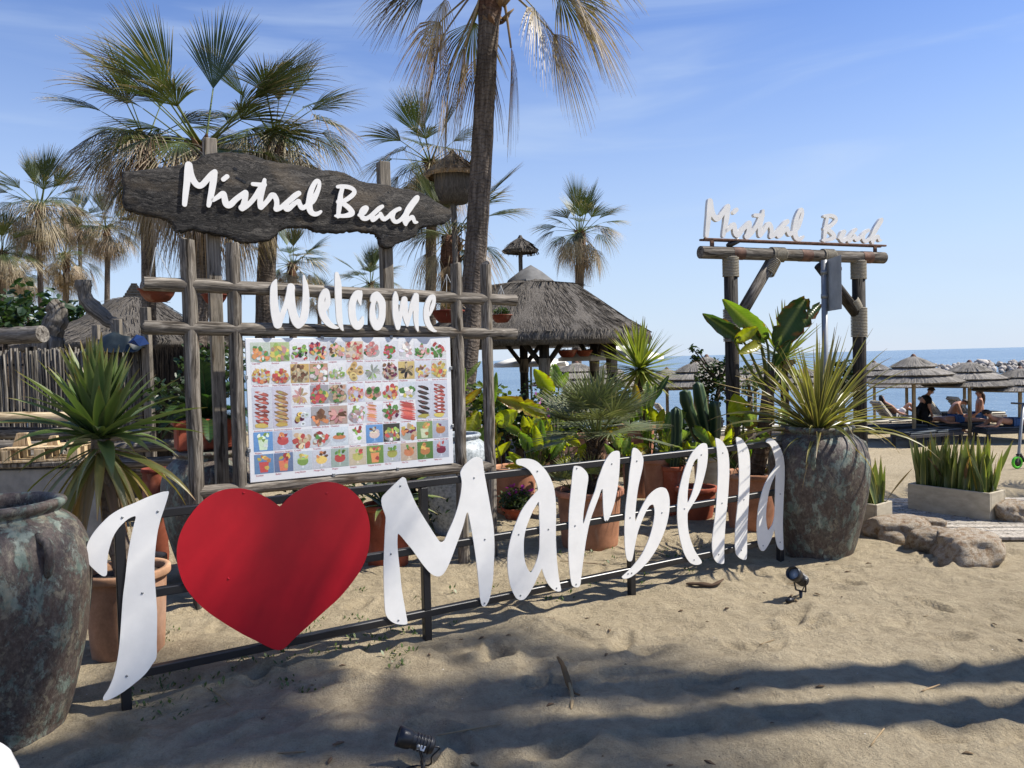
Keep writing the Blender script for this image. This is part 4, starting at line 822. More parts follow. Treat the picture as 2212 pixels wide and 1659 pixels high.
palm(415, (437, 318), 12.0, 1.10, .150, 'big fan palm with three tall green fronds rising behind the driftwood board', (2, 9, 14, 15, 10), hero=((('up', 0), 10, 0, 1.16), (('up', 4), -82, -3, 1.22), (('up', 5), 84, -2, 1.12), (('mid', 0), -100, 0, 1.1), (('mid', 1), 95, 0, 1.15), (('mid', 2), 60, 0, 1.05), (('mid', 3), -60, 0, 1.0)), seed=3)
palm(312, (315, 298), 13.0, .92, .105, 'slim fan palm leaning its shaggy crown past the board\'s rotten left end', (2, 5, 11, 13, 10), seed=5)
palm(560, (592, 285), 13.5, .95, .150, 'fan palm whose trunk stands between the sawn posts behind the Welcome letters', (3, 5, 11, 13, 10), seed=8)
palm(978, (1068, -45), 11.3, 1.20, .148, 'tall fan palm with dark trunk and long dead fronds beside the log frame', (4, 4, 3, 1, 1), hero=((('dead', 0), -95, 8, 1.2), (('dead', 1), -80, 3, 1.25), (('dead', 2), -120, 6, 1.2), (('dead', 3), 95, -6, 1.1), (('old', 0), 85, 14, 1.15), (('old', 1), 105, 8, 1.15), (('old', 2), 70, 10, 1.1), (('old', 3), 125, 0, 1.0), (('low', 0), 95, 6, 1.05), (('low', 1), 60, 0, 1.1), (('low', 2), -85, 8, .95), (('old', 1), -60, 4, 1.0)), seed=12)
palm(932, (930, 350), 14.5, .78, .095, 'fan palm behind the tan thatched lantern', (3, 5, 11, 12, 8), seed=15)
palm(938, (978, 512), 13.0, .74, .135, 'leaning young fan palm with bright green fronds beside the tall dark trunk', (6, 6, 5, 4, 5), hero=((('up', 2), -20, -4, 1.2), (('up', 3), 75, -12, 1.15)), seed=18)
palm(1243, (1252, 503), 24, .86, .135, 'fan palm standing alone against the sky beyond the thatched gazebo', (6, 9, 11, 10, 7), seed=22)
FG = 'palms far behind the reed fence'
palm(87, (86, 445), 26, 1.08, .085, 'slender far palm with a rounded crown above the horizontal driftwood log', (6, 9, 12, 12, 10), FG, seed=25)
palm(228, (230, 492), 27, .84, .085, 'small far palm in the gap beside the board\'s rotten end', (6, 9, 12, 11, 9), FG, seed=28)
palm(4, (4, 545), 25, .85, .12, 'far palm cut by the picture edge above the slate pagoda roof', (5, 9, 12, 12, 10), FG, seed=31)
palm(140, (140, 550), 29, .98, .11, 'brown shaggy far palm between two slender palms', (2, 6, 9, 9, 10), FG, seed=34)
palm(175, (170, 480), 31, .75, .07, 'faint far palm crown behind the slender palms', (3, 6, 8, 8, 8), FG, seed=35)
palm(45, (45, 590), 30, .8, .1, 'shaggy far palm low between the edge palm and the slender palm', (3, 7, 10, 10, 9), FG, seed=36)
palm(628, (632, 570), 22, .72, .10, 'low bushy palm seen under the driftwood board', (5, 8, 9, 8, 8), FG, seed=37)
palm(795, (800, 612), 19, .52, .06, 'small palm seen through the Welcome letters', (6, 8, 8, 6, 4), FG, seed=40)
palm(690, (688, 640), 23, .36, .06, 'little palm behind the middle of the Welcome letters', (6, 8, 8, 6, 4), FG, seed=41)
# palms by the boardwalk, beyond the picture edge; their shade lies on the sand
SG = 'shade palms along the boardwalk'
def shade_palm(target, h, sc, label, counts, seed):
    off = h / math.tan(SUN_EL); x, y = target[0] + off * math.sin(SUN_AZ), target[1] + off * math.cos(SUN_AZ)
    palm(0, 0, 0, sc, .12, label, counts, SG, base_pt=(x + .1, y), crown_pt=Vector((x, y, h)), seed=seed)
shade_palm((-.9, 2.5), 11.0, 1.0, 'tall shade palm at the path, behind the stones', (4, 6, 7, 5, 3), 53)
shade_palm((-.1, 3.66), 9.0, .74, 'shade palm nearest the stones', (4, 5, 5, 4, 4), 50)
shade_palm((-2.5, 3.12), 12.0, .92, 'tallest shade palm, set back from the path', (3, 5, 6, 4, 2), 56)
palm(0, 0, 0, 1.05, .12, 'low palm leaning over the boardwalk', (1, 3, 4, 0, 0), SG, base_pt=(8.2, 8.1), crown_pt=Vector((7.45, 7.9, 2.65)), seed=59)

# sword-shaped leaves
def sword(elev, L, w, droop, c0, c1, edge, tip, seed=0, seg=8, fold=.3, twist=0.0, base_w=.6):
    r = random.Random(seed); mb = MB(); e = rad(elev); t = Vector((0, math.cos(e), math.sin(e))); p = Vector((0, 0, 0)); X = Vector((1, 0, 0)); vs = []; cs = []; rs = []
    for i in range(seg + 1):
        s = i / seg
        if i: t = (t - UP * droop * (s ** 1.5) * 1.6 / seg).normalized(); p = p + t * L / seg
        n = X.cross(t).normalized(); a = twist * s; ex = X * math.cos(a) + n * math.sin(a); nn = n * math.cos(a) - X * math.sin(a)
        ww = w * (base_w + (1 - base_w) * min(1, s / .35)) * (1 - max(0, (s - .35) / .65) ** 1.6); ww = max(ww, .0012)
        for k in (-1, -.55, 0, .55, 1):
            vs.append(p + ex * ww * k + nn * abs(k) * fold * ww)
            c = lerp3(c0, c1, s); c = lerp3(c, edge, .9 if abs(k) == 1 else 0); cs.append(lerp3(c, tip, max(0, (s - .86) / .14))); rs.append((k * ww * 3, 0, s * L))
    fs = [(i * 5 + k, i * 5 + k + 1, i * 5 + k + 6, i * 5 + k + 5) for i in range(seg) for k in range(4)]
    mb.add(vs, fs, cols=cs, rest=rs); return mb.mesh('leaf', MT['blade'])
def rosette(root, variants, o, n, names='leaf', els=None, s=(.85, 1.1), rr=random, az=None, tilt=.12):
    """variants: list of (elev, mesh); leaves spread by elevation"""
    for i in range(n):
        f = (i + rr.random()) / n; k = min(len(variants) - 1, int(f * len(variants)))
        me = variants[k]; ob = link(names, me, root, loc=Vector(o) + Vector((rr.uniform(-.012, .012), rr.uniform(-.012, .012), rr.uniform(-.02, .02))), sc=rr.uniform(*s))
        ob.rotation_euler = (rr.uniform(-tilt, tilt), rr.uniform(-tilt, tilt), (i * 2.39996 + rr.uniform(-.3, .3)) if az is None else az(rr))
YG, YG2, YD = (.11, .165, .05), (.18, .235, .085), (.055, .095, .034)
# ---------------- pots ----------------
def pot(px, py, rb, rt, h, label, m='terra', name='terracotta_pot', group=None, rim=.045, push=None, base=None, soil=True, ribs=0, bulge=.0):
    b = gnd(px, py) if base is None else Vector(base)
    c = Vector((b.x, b.y + (rb if push is None else push), b.z if base is not None else 0.0))
    if base is None: c.z = gzf(c.x, c.y) - .015
    root = empty(name, c, random.uniform(0, 3), label, 'pot', group); mb = MB()
    prof = [(0, 0), (rb * .96, 0), (rb, .012)]
    for i in range(1, 9):
        f = i / 9; prof.append((rb + (rt * .90 - rb) * f ** .85 + bulge * math.sin(math.pi * f) + (.006 * (i % 2) if ribs else 0), h * (1 - rim / h) * f))
    prof.append((rt * .90, h - rim)); mb.lathe(prof, 36); mb.obj('body', MT[m], root)
    mb = MB(); mb.lathe([(rt * .89, h - rim - .004), (rt * .985, h - rim), (rt, h - rim * .8), (rt, h - rim * .2), (rt * .985, h), (rt * .88, h), (rt * .85, h - .02), (rt * .85, h - rim - .04)], 36); mb.obj('rim', MT[m], root)
    if soil: mb = MB(); mb.lathe([(0, h - .035), (rt * .5, h - .03), (rt * .86, h - .045)], 24); mb.obj('soil', MT['soil'], root)
    return root, c + Vector((0, 0, h - .04))
JP = [(0, 0), (.225, 0), (.235, .02), (.262, .10), (.300, .25), (.338, .42), (.362, .58), (.368, .70), (.355, .80), (.322, .88), (.280, .925), (.250, .945), (.246, .958), (.262, .972), (.270, .988), (.262, 1.004), (.238, 1.008), (.222, .99), (.220, .95), (.24, .90), (.28, .8), (.25, .4), (0, .3)]
def jar(c, s, label, m='jar', rz=0.0, sx=1.0, handles=3, name='storage_jar', group='big patinated storage jars'):
    root = empty(name, c, rz, label, 'jar', group); mb = MB(); rr = random.Random(int(c[0] * 100)); ph = [rr.uniform(0, 6) for _ in range(4)]
    mb.lathe([(r * s * sx, z * s) for r, z in catmull(JP, 2, closed=False)], 56, wob=lambda a, z: .004 * math.sin(3 * a + ph[0] + z * 5) + .003 * math.sin(7 * a + ph[1] - z * 9)); mb.obj('body', MT[m], root)
    for k in range(handles):
        a = 2.1 * k + .4; mb = MB(); pts = []
        for i in range(9):
            t = math.pi * i / 8; rr_ = (.335 + .045 * math.sin(t)) * s * sx; z = (.80 + .085 * math.cos(t)) * s; pts.append((math.cos(a) * (rr_ - (.02 if i < 2 else 0) * s), math.sin(a) * (rr_ - (.03 if i < 2 else 0) * s), z))
        mb.tube(pts, .017 * s, 8); mb.obj('handle', MT[m], root)
    return root
p = gnd(0, 1640); JL = jar((at(-4, 1300, 3.42).x, 3.42, -.02), 1.04, 'brown and green patinated jar standing empty next to the letter I', rz=1.2)
p = gnd(1786, 1207); JR = jar((p.x + .03, p.y + .22, -.03), 1.04, 'patinated jar planted with striped New Zealand flax after the last letter', rz=-.35); JRc = JR.location.copy()
p = gnd(438, 1262); JM = jar((p.x, p.y + .25, -.02), .99, 'patinated jar carrying a rectangular planter behind the log frame', rz=.5); JMc = JM.location.copy()
p = at(985, 1000, 7.3); jar((p.x, p.y, -.02), .93, 'pale grey glazed jar behind the log frame\'s right posts', m='glaze', handles=0, group=None, name='glazed_jar')

# --- yucca in a terracotta pot beside the big jar
Y1, top = pot(242, 1438, .185, .235, .50, 'tan terracotta pot of the potted yucca, between jar and letter I', 'terra_tan')
yc = at(216, 948, top.y); yb = top
yu = empty('yucca', yb, 0, 'yucca with a grey trunk and big rosette of green sword leaves beside the reed fence', 'yucca')
mb = MB(); pts = [Vector((0, 0, -.05)).lerp(yc - yb, i / 10) + Vector((.012 * math.sin(i * 1.3), 0, 0)) for i in range(11)]
mb.tube(pts, [.070, .064, .060, .062, .058, .06, .057, .058, .056, .055, .05], 14, (1.7, 1.65, 1.55), wob=.03); mb.obj('trunk', MT['trunk'], yu)
YV = [sword(e, .54, .039, dr, YD, YG2 if i % 2 else YG, (.16, .20, .07), (.2, .13, .05), i, 9, .35, random.uniform(-.4, .4)) for i, (e, dr) in enumerate(((88, .03), (84, .05), (80, .06), (76, .1), (71, .12), (66, .15), (60, .2), (52, .25), (42, .35), (30, .5), (16, .7), (0, .95)))]
rosette(yu, YV, yc - yb, 118, s=(.80, 1.10), rr=random.Random(4))
YO = [sword(e, .56, .026, dr, lerp3(YG, TAN, k), lerp3((.20, .20, .03), (.38, .20, .06), k), (.25, .18, .05), (.22, .12, .05), i + 40, 9, .3, random.uniform(-.8, .8)) for i, (e, dr, k) in enumerate(((-18, 1.3, .1), (-28, 1.5, .3), (-38, 1.6, .2), (-48, 1.5, .6), (-58, 1.4, .9), (-66, 1.0, 1.0)))]
rosette(yu, YO, yc - yb - Vector((0, 0, .05)), 38, names='old_leaf', s=(.85, 1.15), rr=random.Random(6))
pot(306, 1282, .10, .135, .26, 'small tan pot half hidden behind the yucca pot', 'terra_tan')
p = at(333, 1040, 6.3); pot(0, 0, .085, .10, .80, 'tall corrugated terracotta pipe pot near the patinated jar', 'terra_shaded', base=(p.x, p.y - .08, -.01), ribs=1, rim=.03)
# --- rectangular planter with a cycad on the middle jar
pc_ = Vector((JMc.x - .02, JMc.y, .985))
rp = empty('rectangular_planter', pc_, rad(29), 'rectangular terracotta planter resting on the patinated jar, holding a cycad', 'planter')
mb = MB(); mb.box((0, 0, .10), (.46, .26, .20), bev=.012); mb.box((0, 0, .205), (.50, .30, .05), bev=.012); mb.obj('body', MT['terra_red'], rp, smooth='auto')
mb = MB(); mb.box((0, 0, .226), (.44, .24, .02)); mb.obj('soil', MT['soil'], rp, smooth=False)
cy = empty('cycad', pc_ + Vector((0, 0, .23)), 0, 'dark green feathery cycad growing in the rectangular planter', 'cycad')
def feather(elev, L, seed, c=(.022, .055, .022)):
    r = random.Random(seed); mb = MB(); e = rad(elev); t = Vector((0, math.cos(e), math.sin(e))); p = Vector((0, 0, 0)); X = Vector((1, 0, 0)); spine = [p.copy()]; tt = [t.copy()]
    for i in range(14): t = (t - UP * .055 * (1 + i * .1)).normalized(); p = p + t * L / 14; spine.append(p.copy()); tt.append(t.copy())
    mb.tube(spine, [.006 * (1 - .8 * i / 14) for i in range(15)], 4, (.08, .10, .03))
    for i in range(2, 56):
        f = i / 56; k = min(13, int(f * 14)); u = f * 14 - k; o = spine[k].lerp(spine[k + 1], u); n = X.cross(tt[k]).normalized(); l = L * .20 * math.sin(math.pi * min(1, f * .9 + .12)) ** .6
        for sg in (-1, 1):
            d = (X * sg * .85 + tt[k] * .6 + n * .35).normalized(); w = tt[k] * .0048; cc = lerp3(c, (.055, .10, .03), r.random())
            mb.add([o - w, o + w, o + d * l * .6 + w * .8, o + d * l, o + d * l * .6 - w * .8], [(0, 1, 2, 3, 4)], cc)
    return mb.mesh('leaf', MT['small_leaf'])
CYV = [feather(e, .46, i) for i, e in enumerate((80, 66, 52, 38, 24, 8))]
rosette(cy, CYV, (0, 0, 0), 30, s=(.8, 1.1), rr=random.Random(9))
# --- red planter with strap-leaved plant behind the M
RP, top = pot(832, 1228, .16, .19, .50, 'red terracotta pot with a strap-leaved plant behind the letter M', 'terra_red')
sp = empty('strap_plant', top, 0, 'pale green strap-leaved plant spreading behind the letter M', 'plant')
SV = [sword(e, .52, .034, dr, (.05, .09, .025), (.15, .20, .05), (.20, .24, .08), (.3, .22, .1), i + 70, 9, .25, random.uniform(-.5, .5)) for i, (e, dr) in enumerate(((70, .5), (52, .7), (36, .8), (20, .9), (4, 1.0), (-12, 1.2)))]
rosette(sp, SV, (0, 0, 0), 30, s=(.75, 1.15), rr=random.Random(13))
# --- dwarf fan palm in the big pot
DP, top = pot(1281, 1192, .235, .30, .50, 'large terracotta pot of the dwarf fan palm behind the letter r')
dp = empty('dwarf_fan_palm', top, 0, 'dwarf fan palm with grey-green spiky fans on a shaggy trunk', 'palm')
ct = at(1288, 938, top.y); mb = MB(); pts = [Vector((0, 0, -.06)).lerp(ct - top, i / 12) for i in range(13)]; mb.tube(pts, [.062 + .006 * (i % 2) for i in range(13)], 12, (.55, .45, .38), wob=.12); mb.obj('trunk', MT['trunk'], dp)
mb = MB(); rr = random.Random(2)
for i in range(150):
    a = rr.uniform(0, 6.28); f = rr.random(); o = (ct - top) * f + Vector((math.cos(a), math.sin(a), 0)) * .062; d = Vector((math.cos(a), math.sin(a), .9 + rr.random())).normalized()
    mb.tube([o, o + d * .022, o + d * .055], [.012, .010, .003], 4, lerp3((.06, .04, .025), (.20, .14, .09), rr.random()), squash=.5)
mb.obj('leaf_bases', MT['dead'], dp)
for i in range(30):
    f = (i + rr.random()) / 30; me = CHAM[min(8, int(f * 9))]; o = link('frond', me, dp, loc=ct - top + Vector((0, 0, rr.uniform(-.05, .02))), sc=rr.uniform(.40, .50)); o.rotation_euler = (rr.uniform(-.1, .1), rr.uniform(-.15, .15), i * 2.4)
for i in range(12):                                     # young suckers round the foot
    o = link('frond', CHAM[rr.choice((2, 3, 4, 5))], dp, loc=(rr.uniform(-.15, .15), rr.uniform(-.15, .15), .02), sc=rr.uniform(.22, .34)); o.rotation_euler = (0, 0, rr.uniform(0, 6.28))
# ---------------- broad leaves ----------------
LC = {'g': ((.095, .165, .022), (.14, .21, .03)), 'y': ((.25, .28, .014), (.36, .36, .018)), 'd': ((.030, .062, .020), (.045, .085, .024)), 'p': ((.15, .21, .06), (.21, .27, .09)), 'o': ((.20, .17, .015), (.28, .17, .02)), 'b': ((.20, .13, .07), (.30, .20, .11))}
def broad(root, stem, base, tip, hw, Yb, Yt, c='g', Ys=None, torn=0, cup=.35, sag=.12, brown=.0, seed=0, face=None, pr=.009):
    """one stalked leaf: stem, blade base and tip given as picture points with their own distances"""
    r = random.Random(seed + int(base[0] * 7 + tip[1])); b = at(base[0], base[1], Yb); t = at(tip[0], tip[1], Yt); L = (t - b).length; w0 = hw / FOC * (Yb + Yt) / 2
    ax = (t - b).normalized(); view = (CAM - b).normalized(); f = (view if face is None else Vector(face)); sx = ax.cross(f).normalized(); n = sx.cross(ax).normalized()
    if n.dot(UP) < -.3 and face is None: pass
    NU, NV = 16, 4; vs = []; cs = []; rs = []; mb = MB(); tear = {r.randint(5, NU - 2): r.choice((-1, 1)) for _ in range(torn)}
    for i in range(NU + 1):
        s = i / NU; q = b + ax * L * s + n * (L * sag * math.sin(math.pi * s * .9)) - UP * L * .06 * s * s
        w = w0 * (math.sin(math.pi * min(1, s * .93 + .04)) ** .62) * (1 - .25 * s) * r.uniform(.95, 1.05); w = max(w, .002)
        for j in range(-NV, NV + 1):
            k = j / NV; e = .08 * w0 * math.sin(i * 1.9 + j) * abs(k)
            ww = w * (1 - (.45 if tear.get(i) and tear[i] * j > 0 else 0) * abs(k))
            vs.append(q + sx * ww * k + n * (cup * w0 * k * k - .25 * cup * w0 + e)); cc = lerp3(LC[c][0], LC[c][1], r.random() * .6 + .4 * s)
            if j == 0: cc = lerp3(cc, (.28, .30, .10), .55)
            edge = abs(j) == NV or (abs(j) == NV - 1 and r.random() < .4) or s > .94
            if brown and edge and r.random() < brown: cc = lerp3(cc, r.choice([(.10, .03, .012), (.22, .09, .02)]), .85)
            cs.append(cc); rs.append((k * w0, .3, s * L + abs(k) * w0 * .55))
    m_ = 2 * NV + 1; fs = [(i * m_ + j, i * m_ + j + 1, (i + 1) * m_ + j + 1, (i + 1) * m_ + j) for i in range(NU) for j in range(m_ - 1)]
    mb.add(vs, fs, cols=cs, rest=rs)
    if stem:
        s0 = at(stem[0], stem[1], Ys or Yb); mid = (s0 + b) / 2 + Vector((0, 0, .02)) + ax * -.02
        pts = [Vector(q) for q in catmull([tuple(s0), tuple(mid), tuple(b), tuple(b + ax * L * .4)], 4, closed=False)]
        k = len(pts); mb.tube(pts, [pr * (1 - .7 * i / k) for i in range(k)], 6, (.17, .19, .05))
    return wchild(mb.obj('leaf', MT['leaf']), root)
def clump(name, px, depth, label, cat='plant', z=None):
    b = at(px, 900, depth); return empty(name, (b.x, b.y, gzf(b.x, b.y) if z is None else z), 0, label, cat)
# pots behind the sign
p2, t2 = pot(1112, 1114, .20, .26, .50, 'broad terracotta pot with paddle-leaved plants behind the letter a')
p = at(1274, 960, 9.2); pot(0, 0, .16, .23, .70, 'pale terracotta pot behind the dwarf fan palm', 'terra_tan', base=(p.x, p.y, -.01), push=0)
p = at(1376, 950, 8.7); pot(0, 0, .15, .215, .86, 'tall terracotta pot of the upright bird-of-paradise plant', base=(p.x, p.y, -.02), push=0)
p = at(1420, 1010, 7.9); pot(0, 0, .12, .16, .56, 'terracotta pot with a small agave behind the letter b', base=(p.x, p.y, -.01), push=0)
p = at(1455, 1030, 7.75); pC1, tC1 = pot(0, 0, .085, .12, .50, 'dark red pot of the single column cactus', 'terra_red', base=(p.x, p.y, -.01), push=0)
pot(1513, 1126, .145, .205, .33, 'red plastic-looking pot behind the letter e', 'terra_red')
p = at(1530, 1030, 8.4); pC2, tC2 = pot(0, 0, .13, .17, .52, 'cream pot of the branching cactus', 'cream', base=(p.x, p.y, -.02), push=0)
p9, t9 = pot(1642, 1146, .21, .27, .52, 'big terracotta pot of the tall banana plant behind the last letters')
pot(1073, 1104, .035, .052, .22, 'small pink terracotta urn by the log frame\'s foot', rim=.02)
S1 = clump('paddle_leaf_plant', 1090, 8.1, 'yellowing paddle-leaved plant just right of the log frame')
for a in (((1010, 1000), (1004, 958), (1032, 884), 23, 8.0, 8.1, 'y', 1, .4), ((1080, 1000), (1074, 915), (1118, 884), 22, 8.0, 7.9, 'y', 0, .2), ((1190, 960), (1174, 892), (1072, 850), 20, 8.2, 7.9, 'o', 3, .9), ((1190, 960), (1176, 896), (1118, 862), 17, 8.1, 7.8, 'y', 1, .5), ((1196, 960), (1194, 852), (1153, 792), 19, 8.3, 8.2, 'y', 1, .4), ((1200, 960), (1206, 838), (1196, 784), 15, 8.4, 8.5, 'g', 0, .1), ((1205, 950), (1208, 836), (1228, 800), 11, 8.4, 8.3, 'g', 0, .1), ((1004, 960), (1003, 872), (1041, 834), 10, 8.2, 8.1, 'o', 2, .95), ((1000, 960), (1001, 850), (1004, 792), 7, 8.0, 8.0, 'p', 0, .0), ((1002, 960), (1006, 820), (1038, 778), 6, 8.2, 8.3, 'p', 0, .0), ((1062, 960), (1066, 872), (1072, 800), 8, 8.5, 8.5, 'g', 1, .3), ((1020, 1010), (1016, 985), (1050, 915), 16, 7.9, 7.9, 'g', 2, .3), ((1210, 990), (1212, 915), (1240, 872), 13, 8.0, 8.0, 'y', 1, .4)):
    broad(S1, a[0], a[1], a[2], a[3], a[4], a[5], a[6], torn=a[7], brown=a[8], Ys=8.1)
S2 = clump('canna_plant', 1165, 7.55, 'bright green canna clump in the broad terracotta pot', z=t2.z); S2.location = t2
for a in (((1160, 1015), (1160, 985), (1121, 931), 17, 'g'), ((1163, 1015), (1166, 975), (1155, 914), 13, 'y'), ((1166, 1015), (1173, 965), (1168, 902), 10, 'g'), ((1168, 1015), (1181, 968), (1189, 914), 11, 'y'), ((1168, 1015), (1186, 978), (1214, 922), 11, 'g'), ((1170, 1015), (1190, 993), (1223, 944), 9, 'g'), ((1172, 1020), (1252, 962), (1216, 938), 11, 'y'), ((1160, 1020), (1164, 1004), (1138, 978), 11, 'p'), ((1158, 1020), (1132, 998), (1091, 985), 8, 'g'), ((1158, 1020), (1130, 1006), (1098, 972), 12, 'y'), ((1155, 1024), (1125, 1012), (1090, 1004), 9, 'o'), ((1165, 1020), (1150, 1000), (1140, 950), 10, 'd'), ((1170, 1015), (1178, 990), (1176, 940), 9, 'd'), ((1172, 1020), (1200, 1005), (1232, 985), 9, 'y')):
    broad(S2, a[0], a[1], a[2], a[3], 7.45 + random.uniform(-.08, .08), 7.4 + random.uniform(-.15, .15), a[4], Ys=7.5, brown=.15)
S3 = clump('bird_of_paradise', 1402, 8.2, 'upright bird-of-paradise with folded grey-green leaves beside the spiky yucca')
for a in (((1400, 985), (1394, 884), (1398, 820), 12, 'p'), ((1402, 985), (1402, 888), (1416, 826), 10, 'p'), ((1405, 985), (1412, 866), (1444, 808), 8, 'd'), ((1410, 985), (1420, 914), (1404, 872), 15, 'y'), ((1412, 985), (1422, 916), (1434, 880), 10, 'y'), ((1425, 985), (1437, 934), (1449, 889), 13, 'g'), ((1430, 985), (1462, 915), (1479, 884), 10, 'g'), ((1398, 985), (1386, 900), (1372, 850), 10, 'g'), ((1398, 985), (1376, 880), (1372, 826), 12, 'o'), ((1330, 985), (1328, 960), (1312, 928), 13, 'o'), ((1330, 985), (1338, 962), (1350, 930), 12, 'y'), ((1396, 985), (1394, 960), (1401, 915), 7, 'g')):
    broad(S3, a[0], a[1], a[2], a[3], 8.2 + random.uniform(-.1, .1), 8.2 + random.uniform(-.15, .15), a[4], Ys=8.25, brown=.3, torn=1)
S4 = clump('round_leaf_plant', 1606, 7.25, 'backlit round-leaved plant in front of the gate\'s left post')
for a in (((1612, 1030), (1604, 908), (1586, 846), 27, 'y', 7.3, 7.25), ((1612, 1030), (1605, 916), (1636, 888), 17, 'p', 7.2, 7.1), ((1612, 1030), (1603, 914), (1569, 900), 15, 'p', 7.2, 7.15), ((1612, 1030), (1607, 918), (1638, 912), 13, 'o', 7.25, 7.2), ((1614, 1030), (1618, 985), (1600, 950), 9, 'y', 7.3, 7.2), ((1616, 1030), (1640, 985), (1672, 950), 9, 'o', 7.3, 7.2), ((1618, 1035), (1626, 1000), (1612, 940), 9, 'g', 7.3, 7.3), ((1640, 1035), (1680, 985), (1696, 930), 10, 'y', 7.2, 7.2), ((1600, 1040), (1590, 1012), (1572, 985), 9, 'd', 7.2, 7.2)):
    broad(S4, a[0], a[1], a[2], a[3], a[5], a[6], a[4], Ys=7.3, brown=.35, torn=1)
# more paddle-leaved clumps filling the bed between the pots
rf = random.Random(91)
for px, py, d, hgt, n, lab in ((1036, 1020, 8.4, 120, 9, 'yellow-green paddle clump at the right foot of the log frame'), (1142, 965, 9.0, 90, 9, 'yellow-green paddle clump between the gazebo post and the canna'), (1228, 1010, 7.9, 95, 9, 'low paddle clump left of the dwarf fan palm pot'), (1338, 1010, 7.6, 85, 9, 'low paddle clump right of the dwarf fan palm pot'), (1362, 960, 9.0, 110, 9, 'paddle clump below the spiky yucca ball'), (1428, 975, 8.5, 90, 8, 'paddle clump beside the tall bird-of-paradise pot'), (1486, 1020, 7.9, 80, 8, 'paddle clump between the two cacti'), (1566, 1010, 7.7, 110, 9, 'paddle clump at the gate\'s left post'), (1690, 985, 7.0, 120, 8, 'paddle clump between the banana pot and the flax jar')):
    c = clump('paddle_leaf_clump', px, d, lab)
    for i in range(n):
        a = rf.uniform(-1.05, 1.05); L = hgt * rf.uniform(.55, 1.0); bx, by = px + math.sin(a) * L * .45, py - math.cos(a) * L * .55; t = rf.uniform(.35, .55) * hgt; a2 = a * 1.25 + rf.uniform(-.3, .3)
        broad(c, (px + rf.uniform(-6, 6), py), (bx, by), (bx + math.sin(a2) * t, by - math.cos(a2) * t), rf.uniform(8, 15), d + rf.uniform(-.12, .12), d + rf.uniform(-.25, .2), rf.choice('gyygpo'), Ys=d, brown=.2, torn=rf.choice((0, 0, 1, 2)))
BA = empty('banana_plant', t9, 0, 'tall banana plant with huge torn leaves in front of the rope-bound gate', 'plant')
mb = MB(); pts = [t9 - t9 + Vector((0, 0, -.08)), at(1648, 960, 7.2) - t9, at(1656, 880, 7.2) - t9, at(1662, 800, 7.2) - t9]
mb.tube(pts, [.085, .075, .062, .045], 12, (.75, .62, .5), wob=.05); mb.obj('trunk', MT['trunk'], BA)
for a in (((1662, 860), (1655, 735), (1559, 634), 25, 'g', 7.25, 6.95, .1, 1), ((1660, 860), (1606, 738), (1516, 668), 20, 'd', 7.1, 6.9, .2, 1), ((1662, 860), (1588, 738), (1636, 704), 15, 'y', 6.95, 6.9, .6, 0), ((1664, 860), (1676, 748), (1740, 638), 33, 'd', 7.3, 7.35, .5, 3), ((1666, 860), (1694, 748), (1770, 650), 17, 'd', 7.4, 7.6, .8, 5), ((1662, 860), (1642, 742), (1592, 760), 14, 'y', 7.05, 6.9, .4, 0), ((1660, 860), (1640, 735), (1600, 690), 14, 'd', 7.2, 7.1, .3, 1), ((1664, 860), (1672, 790), (1708, 730), 13, 'd', 7.3, 7.2, .3, 2), ((1662, 880), (1690, 800), (1718, 776), 10, 'b', 7.2, 7.2, .8, 4)):
    broad(BA, a[0], a[1], a[2], a[3], a[5], a[6], a[4], Ys=7.2, brown=a[7], torn=a[8], pr=.018)
# spiky yuccas
def spiky(px, py, depth, L, label, n=70, zbase=None):
    c = at(px, py, depth); b = Vector((c.x, c.y, gzf(c.x, c.y) - .03)); root = empty('spiky_yucca', b, 0, label, 'yucca')
    mb = MB(); mb.tube([(0, 0, 0), (.02, 0, (c.z - b.z) * .5), c - b], [.05, .045, .04], 10, (.7, .6, .5)); mb.obj('trunk', MT['trunk'], root)
    V = [sword(e, L, .023, dr, (.12, .17, .035), (.24, .27, .04), (.42, .42, .10), (.2, .1, .04), i, 7, .25) for i, (e, dr) in enumerate(((80, .02), (62, .03), (46, .03), (32, .04), (20, .05), (10, .05), (0, .06), (-12, .08), (-24, .1), (-40, .12)))]
    rosette(root, V, c - b, n, s=(.85, 1.1), rr=random.Random(int(px))); return root
spiky(1383, 797, 8.9, .58, 'spiky yellow-green yucca ball beside the gazebo roof', 140)
spiky(1692, 775, 8.0, .58, 'spiky yucca fanning out behind the banana plant and the road sign', 70)
spiky(1440, 985, 8.1, .30, 'small spiky agave below the column cactus', 50)
